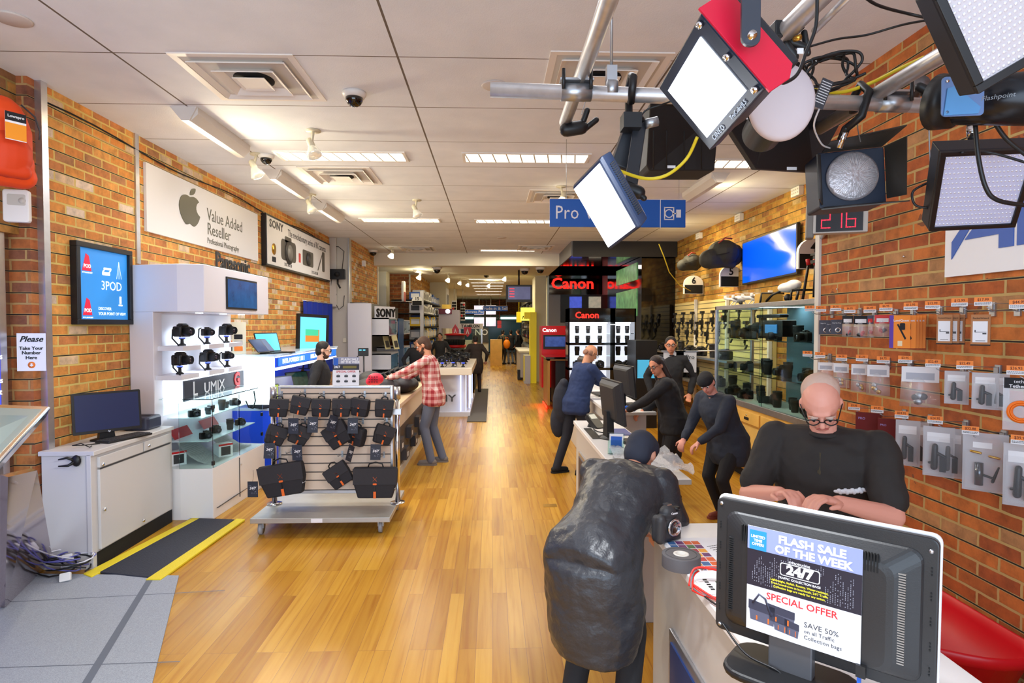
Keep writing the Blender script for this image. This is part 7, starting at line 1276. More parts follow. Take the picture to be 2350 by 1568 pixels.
# brand board on the wall
t = thing('wall_sign', 'white board with large blue brand letters high on the right brick wall', 'sign', (2.7, 3, 2.4)); obj('board', B().box(2.685, 2.708, 1.6, 3.47, 2.18, 2.74), PAPER, t)
b = B(); AB = mat('brand_blue', (30, 84, 176), .45); M = FM((2.684, 3.47, 2.18), (0, -1, 0), (0, 0, 1))
b.prism([(.055, .10), (.36, .46), (.47, .46), (.47, .13), (.37, .13), (.37, .21), (.19, .21), (.155, .17), (.155, .17)], 0, .004); 
b = B(); b.prism([(.055, .10), (.055, .20), (.30, .46), (.47, .46), (.47, .125), (.38, .125), (.38, .20), (.22, .20), (.17, .145), (.17, .155), (.245, .27), (.38, .27), (.38, .40)][:2]+[(.30, .46), (.345, .46)], 0, .004)
b.prism([(.345, .46), (.47, .46), (.47, .125), (.38, .125), (.38, .425)], 0, .004); b.prism([(.15, .20), (.22, .27), (.38, .27), (.38, .20)], 0, .004); b.prism([(.49, .46), (.58, .46), (.58, .125), (.49, .125)], 0, .004); b.prism([(.60, .20), (.60, .125), (.75, .125), (.85, .22), (.85, .38), (.75, .46), (.60, .46), (.60, .39), (.72, .39), (.76, .35), (.76, .24), (.72, .20)], 0, .004)
obj('brand_letters', put(b, M), AB, t)
for px, py, k in ((2074, 589, 0), (1921, 664, 1)): tag(obj('wall_screw', B().ell(P(px, py, x=2.705), .008, 8), CHROME), ('bright screw head in the brick right of the ticket display', 'bright screw head in the brick above the packets')[k], 'screw')
# ================= ticket number display =================
t = thing('number_display', 'red digit ticket number display showing 2 16 on the corner of the brick wall', 'display', (2.5, 4.4, 2.7)); A, C, D = P(1868, 480, y=4.1), P(1976, 474, y=3.98), P(1872, 533, y=4.1); M = FM(D, C-A, (0, 0, 1)); w_ = (C-A).length; h = A.z-D.z
obj('housing', put(B().box(-.02, w_+.03, -.01, h+.01, -.09, -.001), M), GREY, t, bev=.004); obj('face', put(B().box(0, w_, 0, h, 0, .004), M), mat('display_black', (30, 20, 22), .3), t); obj('side_hood', put(B().box(-.06, -.01, -.04, h+.05, -.12, -.0), M), mat('hood_grey', (120, 116, 110), .4), t, bev=.01)
RD = mat('digit_red', (255, 30, 50), .4, emit=5); b = B()
def seg(x, y, x1, y1):
    n = max(2, int(((x1-x)**2+(y1-y)**2)**.5/.0085))
    for i in range(n+1): b.cyl((x+(x1-x)*i/n, y+(y1-y)*i/n, .004), (x+(x1-x)*i/n, y+(y1-y)*i/n, .006), .0034, n=6)
H0, H1, HM = h*.16, h*.86, h*.5
for sg in ((.12, H1, .30, H1), (.30, H1, .30, HM), (.12, HM, .30, HM), (.12, HM, .12, H0), (.12, H0, .30, H0)): seg(sg[0]*w_, sg[1], sg[2]*w_, sg[3])
seg(.55*w_, H0, .55*w_, H1)
for sg in ((.65, H0, .65, H1), (.65, HM, .84, HM), (.84, HM, .84, H0), (.65, H0, .84, H0)): seg(sg[0]*w_, sg[1], sg[2]*w_, sg[3])
obj('digits', put(b, M), RD, t)['kind'] = 'stuff'; b = B(); e = M @ V((w_*.3, h*.5, -.08)); b.cyl(e, (2.72, 4.86, e.z), .02); obj('bracket', b, STEEL, t)
# ================= pipe grid =================
PIPE = mat('pipe_alu', (206, 204, 206), .38, .75, var=.08, bscale=30); CL = BLK
def pipe(l, p, q, r=.0245): b = B(); b.cyl(p, q, r, n=24); return tag(obj('pipe', b, PIPE), l, 'pipe')
HA, HB = P(1125, 206, y=2.0), P(2190, 245, y=2.0); pipe('horizontal aluminium pipe crossing the upper right of the shop', HA, HB+(HB-HA)*.12)
def pdepth(l, pe, ye, y0): e = P(*pe, y=ye); pipe(l, e, (e.x, y0, e.z)); return e
eA = pdepth('aluminium pipe running front to back above the left end of the crossbar', (1297, 280), 2.45, .75); eA2 = None
eB = pdepth('aluminium pipe running front to back along the right brick wall', (1880, 295), 2.35, 1.1)
c0 = P(1800, 75, y=1.5); pipe('aluminium pipe behind the red light running front to back', (c0.x, 1.9, c0.z+.0), (c0.x, .75, c0.z))
pipe('thin bright rod sloping behind the red light', P(1870, 70, y=1.4), P(1960, -20, y=1.2), .008)
a = P(1403, 160, y=2.0); t = thing('hanger_rod', 'threaded hanger rod holding the crossbar pipe from the ceiling', 'hanger', a); obj('rod', B().cyl((a.x, 2.0, a.z-.02), (a.x, 2.0, 3.765), .005, n=8), STEEL, t); obj('pipe_clip', B().cyl((a.x-.017, 2.0, a.z-.065), (a.x+.017, 2.0, a.z-.065), .031, n=24).box(a.x-.017, a.x+.017, 1.985, 2.015, a.z-.04, a.z+.01), STEEL, t)
for q, l in ((P(1322, 212, y=2.0), 'steel saddle clamp joining two pipes at the left'), (P(2048, 238, y=2.0), 'steel saddle clamp joining two pipes at the right')):
    t = thing('pipe_clamp', l, 'clamp', q); b = B(); b.cyl((q.x-.05, 2.0, q.z), (q.x+.05, 2.0, q.z), .029, n=20); obj('saddle', b, STEEL, t); b = B(); b.box(q.x-.055, q.x+.055, 1.97, 2.03, q.z+.03, q.z+.037); obj('plate', b, STEEL, t)
    for dx in (-.045, .045): obj('bolt', B().cyl((q.x+dx, 1.97, q.z+.0), (q.x+dx, 1.97, q.z+.065), .006, n=8), BLK, t)
q = P(1300, 292, y=2.42); t = thing('ratchet_clamp', 'small black ratchet clamp at the end of the left depth pipe', 'clamp', q); b = B(); b.cap(q+V((0, 0, -.01)), q+V((.06, 0, 0)), .028); b.cap(q+V((.06, 0, 0)), q+V((.08, -.02, .06)), .012); b.cap(q+V((.07, 0, -.01)), q+V((.12, 0, .03)), .012); obj('body', b, BLK, t)
cable([q+V((.06, 0, .05)), q+V((.08, 0, .12)), q+V((.09, 0, .2)), q+V((.07, -.2, .26))], .0018, STEEL, 'thin steel safety wire at the left pipe clamp')
# ================= lit LED panel =================
LE = mat('led_lit', (240, 246, 255), .4, emit=7, ecol=(236, 244, 255)); HB_ = mat('housing_black', (34, 36, 42), .4); HBL = mat('housing_blue', (24, 34, 54), .4)
def qf(c, dist):
    # planar rectangle seen at four picture corners c0..c3: a0*d0+a2*d2 = a1*d1+a3*d3 fixes its tilt; dist sets its distance
    o = V((0, 0, EYE)); d = [P(x, y, y=1.0)-o for x, y in c]
    A3 = MX(((d[1].x, -d[2].x, d[3].x), (d[1].y, -d[2].y, d[3].y), (d[1].z, -d[2].z, d[3].z))); s_ = A3.inverted() @ d[0]
    p = [o+d[0], o+d[1]*s_[0], o+d[2]*s_[1], o+d[3]*s_[2]]; m_ = sum((q.y for q in p))/4; p = [o+(q-o)*(dist/m_) for q in p]
    n = (p[1]-p[0]).cross(p[3]-p[0])
    if n.dot(o-p[0]) < 0: p = [p[1], p[0], p[3], p[2]]
    r, u = p[1]-p[0], p[3]-p[0]; W_, H_ = r.length, u.length; r, u = r.normalized(), u.normalized(); n = r.cross(u).normalized(); q = p[0]
    return MX(((r.x, u.x, n.x, q.x), (r.y, u.y, n.y, q.y), (r.z, u.z, n.z, q.z), (0, 0, 0, 1))), W_, H_
def orth(p0, p1, p3):   # frame from three picture-plane corners
    r = (p1-p0); u = (p3-p0); return FM(p0, r, u), r.length, (u-r.normalized()*u.dot(r.normalized())).length
def pf(c, ys):   # parallelogram from three corners with their depths: origin, x end, y end
    p = [P(x, y, y=q) for (x, y), q in zip(c, ys)]
    if (p[1]-p[0]).cross(p[2]-p[0]).dot(V((0, 0, EYE))-p[0]) < 0: p = [p[0], p[2], p[1]]
    r, u = p[1]-p[0], p[2]-p[0]; W_, H_ = r.length, u.length; r, u = r.normalized(), u.normalized(); n = r.cross(u).normalized(); q = p[0]
    return MX(((r.x, u.x, n.x, q.x), (r.y, u.y, n.y, q.y), (r.z, u.z, n.z, q.z), (0, 0, 0, 1))), W_, H_
M, Wd, Hd = pf([(1398, 569), (1317, 431), (1462, 521)], (1.90, 1.84, 1.76)); A_ = M.translation
t = thing('led_panel', 'lit white LED light panel hanging on a black arm in the upper middle', 'studio light', tuple(A_))
obj('lit_face', put(B().box(.004, Wd-.004, .004, Hd-.004, .0022, .006), M), LE, t); fc_ = M @ V((Wd/2, Hd/2, .02)); lamp('led_panel_beam', 'AREA', fc_, 30, (.92, .96, 1), Wd, Hd, aim=M @ V((Wd/2, Hd/2, 1)))
b = B(); b.rings([[(x, y, z) for x, y in ((0-k, 0-k), (Wd+k, -k), (Wd+k, Hd+k), (-k, Hd+k))] for k, z in ((.004, .002), (.008, -.01), (.004, -.05), (-.02, -.075))], 0, False); obj('housing', put(b, M), HBL, t, bev=.006)
b = B()
for i in range(26): q_ = .12+i*.03; (b.box(Wd*q_, Wd*q_+.003, Hd+.006, Hd+.012, -.04, -.02) if Wd > Hd else b.box(Wd+.006, Wd+.012, Hd*q_, Hd*q_+.003, -.04, -.02))
obj('vent_slots', put(b, M), BLK2, t)['kind'] = 'stuff'
kn = P(1447, 430, y=1.98); b = B(); b.cap(kn+V((-.015, 0, 0)), kn+V((.025, -.01, -.02)), .022); b.cap(kn, kn+V((.04, -.02, -.04)), .010); obj('tilt_knob', b, BLK, t)
top = P(1470, 275, y=2.02); b = B(); b.add([], []); r1 = (kn-top).normalized(); M3 = FM(top, r1, (0, -1, .0)); b.box(0, (kn-top).length, -.004, .004, -.022, .022); obj('yoke_arm', put(b, M3), HB_, t, bev=.003)
g = P(1440, 335, y=2.08); b = B(); b.T = FM(g, (.35, 0, 1), (0, -1, 0)); b.rrect(-.09, .09, -.03, .03, .01, -.035, .035); obj('power_box', b, HB_, t, bev=.004)
q = P(1448, 215, y=2.0); b = B(); b.tube([q+V((.0, 0, -.03)), q+V((-.005, -.04, 0)), q+V((0, -.035, .04)), q+V((.002, .0, .06)), q+V((.0, .035, .03)), q+V((0, .03, -.05)), q+V((.0, 0, -.09))], .013, 8); b.cap(q+V((0, 0, -.08)), top, .02, .014); b.box(q.x-.03, q.x+.03, 1.97, 2.03, q.z-.12, q.z-.07); hc = obj('hook_clamp', b, BLK, t)
b = B(); b.cyl(q+V((.05, 0, -.10)), q+V((.09, 0, -.09)), .016); obj('clamp_handle', b, STEEL, hc)
# ================= red CINEO light =================
M, Wd, Hd = qf([(1536, 206), (1625, 314), (1715, 207), (1610, 83)], 1.3); A_ = M.translation
t = thing('studio_light', 'square lit studio light with red side plates at the top right', 'studio light', tuple(A_)); m_ = .026
obj('lit_face', put(B().box(0, Wd, 0, Hd, .002, .004), M), LE, t); fc_ = M @ V((Wd/2, Hd/2, .02)); lamp('red_light_beam', 'AREA', fc_, 62, (.92, .96, 1), Wd, Hd, aim=M @ V((Wd/2, Hd/2, 1))); obj('front_frame', put(B().box(-m_, Wd+m_, -m_, Hd+m_*1.6, -.03, .002), M), HBL, t, bev=.003); obj('case', put(B().box(-m_*.6, Wd+m_*.6, -m_*.6, Hd+m_, -.11, -.03), M), HB_, t, bev=.006)
CRD = mat('plate_red', (206, 24, 56), .35)
# top plate on the upper edge towards the ceiling side
b2 = B(); R2 = FM((0, Hd+m_*1.6+.001, 0), (1, 0, 0), (0, 0, 1)); b2.prism([(-m_*1.4, .0), (Wd+m_*1.4, .0), (Wd+m_*1.4, -.05), (Wd+m_*.6, -.075), (-m_*.6, -.075), (-m_*1.4, -.05)], -.003, .003); obj('red_side_plate', put(b2, M @ R2), CRD, t, bev=.001)
for (x, y) in ((-m_*.5, Hd+m_), (Wd+m_*.5, Hd+m_), (Wd*.5, Hd+m_)): obj('thumb_screw', put(B().cyl((x, y, .002), (x, y, .012), .007, n=14), M), CHROME, t)
ed = 0 if (M @ V((0, Hd/2, 0))).z < (M @ V((Wd, Hd/2, 0))).z else 1   # lower right margin carries the lettering
xr = -m_*.5 if ed == 0 else Wd+m_*.5
dr = (M @ V((xr, Hd, 0)))-(M @ V((xr, 0, 0))); 
if dr.x < 0: dr = -dr
ctr = M @ V((xr, Hd*.5, .003)); st_ = ctr-dr*.5; nrm = V((M[0][2], M[1][2], M[2][2])); uu = nrm.cross(dr)
if uu.z < 0: uu = -uu
TM = MX(((dr.normalized().x, uu.normalized().x, nrm.x, st_.x), (dr.normalized().y, uu.normalized().y, nrm.y, st_.y), (dr.normalized().z, uu.normalized().z, nrm.z, st_.z), (0, 0, 0, 1)))
text('lettering', [('CINEO', .017, Hd*.22, 0, {'sp': 1.2}), ('TruColor|LS', .014, Hd*.72, 0, {})], mat('letter_silver', (190, 205, 225), .4), t, TM, .0003)
q = P(1722, 85, y=1.12); b = B(); M4 = FM(q, (0, 0, -1), (1, 0, 0)); b.rrect(-.16, .018, -.018, .018, .016, -.004, .004, 0, None); obj('yoke', put(b, M4), mat('yoke_dark', (52, 56, 66), .4), t, bev=.001); obj('yoke_bolt', B().cyl(q+V((0, -.012, 0)), q+V((0, .02, 0)), .008), CHROME, t)
kk = P(1805, 75, y=1.5); t2 = thing('super_clamp', 'cluster of black clamps on the pipe behind the red light', 'clamp', kk); b = B(); b.cbox(kk+V((-.015, 0, 0)), (.05, .05, .04)); b.cbox(kk+V((.02, 0, .02)), (.035, .04, .035)); b.cap(kk+V((.0, 0, -.02)), kk+V((.045, 0, -.035)), .010); b.cap(kk+V((.045, 0, .0)), kk+V((.055, 0, -.05)), .008); b.cap(kk+V((.0, 0, -.03)), kk+V((.02, 0, -.06)), .012); obj('body', b, BLK, t2, bev=.003); obj('knob', B().cyl(kk+V((.005, -.03, -.03)), kk+V((.012, -.045, -.032)), .007), GOLD, t2)
obj('gaff_tape', B().cbox(kk+V((.03, -.01, -.05)), (.016, .004, .014)), PAPER, t2)
cable([P(1875, -20, y=1.3), P(1872, 60, y=1.3), P(1850, 120, y=1.3), P(1830, 170, y=1.28), P(1800, 190, y=1.26), P(1793, 185, y=1.25)], .004, BLK, 'black cable curving from the top down to the red light')
cable([P(1960, -30, y=1.5), P(2010, 10, y=1.55), P(2100, 35, y=1.6), P(2180, 52, y=1.5)], .004, BLK, 'black cable crossing the ceiling at the top right'); cable([P(1848, 110, y=1.55), P(1920, 90, y=1.55), P(1990, 80, y=1.55), P(2080, 55, y=1.5), P(2185, 38, y=1.4)], .003, BLK, 'thin black cable slanting from the clamps to the big panel'); cable([P(1900, -20, y=1.4), P(1870, 15, y=1.45), P(1843, 36, y=1.5)], .0035, BLK, 'short black cable leaving the top edge behind the red light')
cable([P(1860, 205, y=1.95), P(1930, 212, y=2.0), P(2000, 190, y=2.0), P(2060, 160, y=1.9), P(2120, 132, y=1.8)], .006, mat('cable_yellow'), 'yellow cable lying along the pipes at the upper right'); cable([P(1600, 315, y=1.9), P(1575, 365, y=1.95), P(1530, 402, y=1.95), P(1480, 410, y=1.95), P(1420, 392, y=1.9)], .0055, mat('cable_yellow'), 'yellow cable hanging between the lit panel and the red light')
cable([P(1465, 285, y=2.0), P(1480, 255, y=2.0), P(1520, 240, y=1.98), P(1560, 225, y=1.9)], .003, BLK, 'thin black cable arching over the hook clamp')
# ================= round diffuser on a strobe =================
c = P(1795, 232, y=1.62); t = thing('strobe_light', 'round white diffuser on a black strobe behind the red light', 'studio light', c); ax = V((-.25, -1, -.05)).normalized(); M = FM(c, ax.cross(V((0, 0, 1))), (0, 0, 1)); M = M if V((M[0][2], M[1][2], M[2][2])).dot(ax) > 0 else FM(c, V((0, 0, 1)).cross(ax), (0, 0, 1))
b = B(); b.lathe([(.001, .012), (.05, .010), (.085, .003), (.092, -.004), (.094, -.015), (.090, -.03)], 40, 0, M @ MX.Scale(1.12, 4, (0, 1, 0)) @ MX.Scale(.92, 4, (1, 0, 0))); obj('diffuser_sock', b, mat('sock_white', (205, 192, 196), .85, bump=.2, bscale=30), t); b = B(); b.lathe([(.088, -.03), (.06, -.10), (.06, -.28), (.05, -.30)], 28, 0, M); obj('strobe_body', b, HB_, t)
tg = P(1888, 215, y=1.8); b = B(); M5 = FM(tg, (.9, 0, -.35), (.35, 0, 1)); b.box(-.018, .018, -.045, .045, 0, .001); tgo = tag(obj('warning_tag', put(b, M5), mat('tag_grey', (60, 62, 70), .5)), 'grey printed warning tag dangling from the coiled cable', 'tag'); b = print_lines([(-.015, .015, .035-.008*i, .0025, 6) for i in range(9)], 5); obj('small_print', put(b, M5 @ MX.Translation((0, 0, .0012))), PAPER, tgo)
r = random.Random(2); cc = P(1905, 165, y=1.9)
pts = [cc+V((.085*cos(i*.45)+.02*sin(i*1.3), .03*sin(i*.7), .05*sin(i*.45)*(1+.3*sin(i*.9)))) for i in range(70)]; cable(pts, .0045, BLK, 'thick coil of black cable hanging on the pipe at the upper right')
# ================= softboxes =================
SBX = mat('softbox_black', (22, 22, 26), .6, bump=.3, bscale=7)
t = thing('softbox', 'large black octagonal softbox with white brand lettering behind the round diffuser', 'softbox', P(1780, 320, y=2.3)); c = P(1800, 330, y=2.45); ax = V((.35, .35, -.8)).normalized(); M = FM(c, ax.cross(V((0, 1, 0))), V((0, 1, 0))); 
M = FM(P(1790, 245, y=2.35), (1, .25, .1), (0, 1, .25)); nn = V((M[0][2], M[1][2], M[2][2])); 
ctr = P(1800, 150, y=2.1); ring0 = [ctr+V((.05*cos(a), .05*sin(a), 0)) for a in (3.6, 4.6, 5.6, .4, 1.4, 2.5)]
ring1 = [P(1677, 298, y=2.2), P(1735, 388, y=2.42), P(1868, 396, y=2.5), P(1935, 270, y=2.42), P(1900, 215, y=2.2), P(1740, 225, y=2.1)]
b = B(); b.rings([[tuple(p) for p in ring0], [tuple(p) for p in ring1], [tuple(p+V((.02, .09, .02))) for p in ring1]], 0, False); obj('fabric_shell', b, SBX, t, bev=.004); b = B(); b.box(-.02, .02, -.006, .006, 0, .001); obj('white_label', put(b, FM(P(1817, 387, y=2.36), (1, 0, 0), (0, 0, 1))), PAPER, t)
pt = P(1724, 280, y=1.99); rr_ = P(1705, 252, y=1.99)-P(1742, 303, y=1.99); nv = V((0, -1, 0)); text('lettering', [('westcott', .046, 0, 0, {'b': .02})], PAPER, t, FM(pt, rr_, nv.cross(rr_)), .0005); b = B(); M6 = FM(P(1748, 302, y=1.96), (1, 0, 0), (0, 0, 1)); b.prism([(-.008, .012), (.012, .002), (-.006, -.012)], 0, .001); obj('blue_logo', put(b, M6), mat('logo_cyan', (60, 160, 220), .5), t)
t = thing('softbox', 'black rectangular softbox hanging behind the lit LED panel', 'softbox', P(1565, 310, y=2.5)); y = 2.55; q0 = [P(1492, 235, y=2.5), P(1600, 232, y=2.5), P(1652, 255, y=2.6), P(1640, 392, y=2.75), P(1490, 392, y=2.75), P(1484, 378, y=2.72)]
back = [p+V((.03, .30, .03)) for p in q0]; b = B(); b.rings([[tuple(p) for p in q0], [tuple(p) for p in back]], 0, False); obj('fabric_shell', b, SBX, t, bev=.006); b = B(); M7 = FM(P(1540, 383, y=2.715), (1, 0, 0), (0, 0, 1)); b.box(-.02, .02, -.006, .006, 0, .001); obj('white_label', put(b, M7), PAPER, t)
for i, x in enumerate((1500, 1530, 1570, 1610)): obj('seam_tape', B().tube([P(x, 300, y=2.56), P(x, 388, y=2.71)], .003, 5), BLK2, t)
# ================= fresnel with barn doors =================
c = P(1955, 405, y=2.2); t = thing('fresnel_light', 'unlit round-lens studio light with barn doors below the crossbar', 'studio light', c); M = FM(c, (1, -.22, .06), (0, 0, 1)); k = 2.2/1370
b = B(); b.rrect(-72*k, 72*k, -68*k, 62*k, .01, -.16, -.005); obj('case', put(b, M), HBL, t, bev=.004)
b = B(); n = 48
b.lathe([(56*k, -.004), (56*k, .006), (50*k, .012), (.03, .02), (.001, .022)], 48); obj('lens', put(b, M), mat('fresnel_glass', (190, 180, 182), .25, .4, bump=.5, bscale=60), t); b = B()
r = random.Random(5)
for i in range(70): a_ = 2*pi*i/70+r.uniform(-.02, .02); r0 = r.uniform(10, 28)*k; b.tube([(r0*cos(a_), r0*sin(a_), .0225), (50*k*cos(a_), 50*k*sin(a_), .0135)], .0009, 4)
obj('radial_ribs', put(b, M), mat('rib_light', (225, 220, 222), .3), t)['kind'] = 'stuff'
BD = mat('barn_door', (70, 66, 60), .45, .3)
def door(p, nm='barn_door'): b = B(); pp = [M @ V(v) for v in p]; nn = (pp[1]-pp[0]).cross(pp[2]-pp[0]).normalized()*.002; b.add([tuple(v+nn) for v in pp]+[tuple(v-nn) for v in pp], [(0, 1, 2, 3), (7, 6, 5, 4), (0, 4, 5, 1), (1, 5, 6, 2), (2, 6, 7, 3), (3, 7, 4, 0)]); obj(nm, b, BD, t)
door([(-62*k, 62*k, 0), (66*k, 62*k, 0), (88*k, 84*k, .12), (-70*k, 64*k, .13)]); door([(-66*k, -60*k, 0), (-66*k, 58*k, 0), (-92*k, 44*k, .10), (-92*k, -56*k, .10)]); door([(72*k, -58*k, 0), (72*k, 60*k, 0), (92*k, 62*k, .10), (86*k, -64*k, .10)]); door([(-62*k, -66*k, 0), (66*k, -66*k, 0), (92*k, -78*k, .10), (-88*k, -80*k, .10)])
b = B(); q = P(1975, 235, y=2.02); b.tube([q+V((0, .04, -.02)), q+V((0, .045, .03)), q+V((0, 0, .06)), q+V((0, -.045, .02)), q+V((-.02, -.04, -.06)), q+V((-.05, 0, -.09))], .014, 8); b.cap(q+V((-.05, 0, -.09)), c+V((-.03, .04, .12)), .014); hk = obj('hook_clamp', b, BLK, t); obj('spigot', B().cyl(q+V((-.045, 0, -.08)), q+V((-.06, .02, -.15)), .009), CHROME, hk)
cable([P(1880, 250, y=1.95), P(1868, 290, y=2.0), P(1885, 330, y=2.1), P(1905, 340, y=2.15)], .003, mat('cable_white'), 'thin white cable curving into the barn door light'); cable([P(1972, 250, y=2.0), P(1968, 290, y=2.05), P(1975, 325, y=2.1)], .002, STEEL, 'short steel safety wire above the barn door light')
# ================= LED panels, unlit, right =================
def ledpanel(l, cs, dist, th=.05, dots=18, rows=14, face=(205, 210, 242)):
    M, w_, h = qf(cs, dist); p0 = M.translation
    t = thing('led_panel', l, 'studio light', tuple(p0)); s = 1
    f = .018; b = B(); b.box(-f, w_+f, -f, h+f, -th if s > 0 else 0, 0 if s > 0 else th); obj('housing', put(b, M), HB_, t, bev=.004)
    z = (.001*s, .003*s); obj('diffusing_face', put(B().box(0, w_, 0, h, min(z), max(z)), M), mat('led_face_%d' % face[0], face, .35), t)
    b = B()
    for a in ((-f, w_+f, -f, 0), (-f, w_+f, h, h+f), (-f, 0, 0, h), (w_, w_+f, 0, h)): b.box(*a, min(0, .01*s), max(0, .01*s))
    obj('rim', put(b, M), BLK, t, bev=.002); b = B()
    for j in range(rows):
        for i in range(dots): b.ell((w_*(i+.5+.5*(j % 2)*.8)/(dots+.4), h*(j+.5)/rows, .003*s), (.0042, .0042, .0022), 6)
    obj('led_beads', put(b, M), mat('bead', (232, 232, 240), .2, .3), t)['kind'] = 'stuff'; return t, M, w_, h
t, M, w_, h = ledpanel('unlit LED panel full of small beads at the right edge below the silver lamp', [(2142, 519), (2318, 511), (2368, 348), (2168, 356)], 1.9, dots=20, rows=15)
b = B(); y0 = P(2138, 345, y=1.95); b.tube([P(2135, 350, y=1.98), P(2240, 338, y=1.9), P(2345, 330, y=1.8)], .008, 6); b.cyl(P(2232, 335, y=1.9), P(2228, 280, y=1.9), .012); obj('yoke', b, BLK, t); obj('spigot', B().cyl(P(2232, 315, y=1.9), P(2230, 290, y=1.9), .016), CHROME, t)
ledpanel('huge unlit LED panel with a grey diffuser jutting into the top right corner', [(2252, 188), (2470, 60), (2385, -150), (2163, -10)], 1.2, .06, 18, 16, face=(196, 188, 192))
c0, c1 = P(2150, 232, y=1.62), P(2400, 225, y=1.45); t = thing('lamp_head', 'black cylindrical lamp head with a pale blue end plate at the right edge', 'studio light', c0); obj('barrel', B().cyl(P(2205, 232, y=1.6), c1, .062, .066, n=28), mat('lamp_black', (36, 36, 40), .25, .4), t); obj('front_ring', B().cyl(P(2150, 235, y=1.66), P(2190, 234, y=1.62), .075, .07, n=28), BLK, t)
b = B(); M8 = FM(P(2160, 268, y=1.5), (1, -.15, 0), (0, 0, 1)); b.rrect(0, .10, 0, .10, .01, -.003, 0, 0, None); bp2 = obj('blue_end_plate', put(b, M8), mat('plate_blue', (110, 140, 190), .35, .3), t); b = B(); b.prism([(.004, .002), (.085, .004), (.09, .02), (.03, .075), (.012, .07)], .001, .004); obj('raised_triangle', put(b, M8), mat('plate_blue2', (90, 150, 205), .3), bp2)
for x, y in ((.012, .01), (.012, .088), (.088, .088)): obj('screw', put(B().cyl((x, y, 0), (x, y, .004), .004, n=10), M8), CHROME, bp2)
text('lettering', [('Flashpoint', .016, 0, 0, {'sh': .2})], STEEL, t, FM(P(2290, 222, y=1.41), (1, -.6, 0), (0, 0, 1)), .0005)
cable([P(2238, 285, y=1.6), P(2245, 360, y=1.6), P(2262, 430, y=1.6), P(2290, 460, y=1.6), P(2360, 472, y=1.6)], .006, BLK, 'thick black cable hanging over the right LED panel'); cable([P(2282, 280, y=1.6), P(2310, 320, y=1.6), P(2360, 360, y=1.6)], .006, BLK, 'thick black cable slanting off the right edge'); cable([P(2205, 350, y=1.75), P(2270, 350, y=1.75), P(2360, 375, y=1.7)], .004, BLK, 'thin black cable crossing the top of the right LED panel')
cable([P(2132, 290, y=1.95), P(2134, 360, y=1.95), P(2140, 410, y=1.95)], .0025, STEEL, 'steel safety wire hanging left of the right LED panel'); cable([P(2128, 420, y=1.98), P(2095, 440, y=2.0), P(2100, 470, y=2.0), P(2130, 478, y=1.98)], .004, BLK, 'black cable loop beside the right LED panel')
q = P(2120, 230, y=2.05); t = thing('pipe_end', 'open grey pipe end with a black clamp near the right brick wall', 'pipe', q); obj('pipe_stub', B().cyl(P(2118, 185, y=2.1), P(2085, 235, y=2.2), .024, n=20), mat('pipe_dark', (110, 104, 104), .4, .6), t); b = B(); b.cap(P(2125, 210, y=2.1), P(2160, 215, y=2.1), .02); b.cap(P(2110, 200, y=2.1), P(2160, 225, y=2.08), .016); obj('clamp_jaw', b, BLK, t)
cable([P(2216, 130, y=1.5), P(2222, 180, y=1.5), P(2225, 220, y=1.55)], .003, BLK, 'short black cable below the huge LED panel')
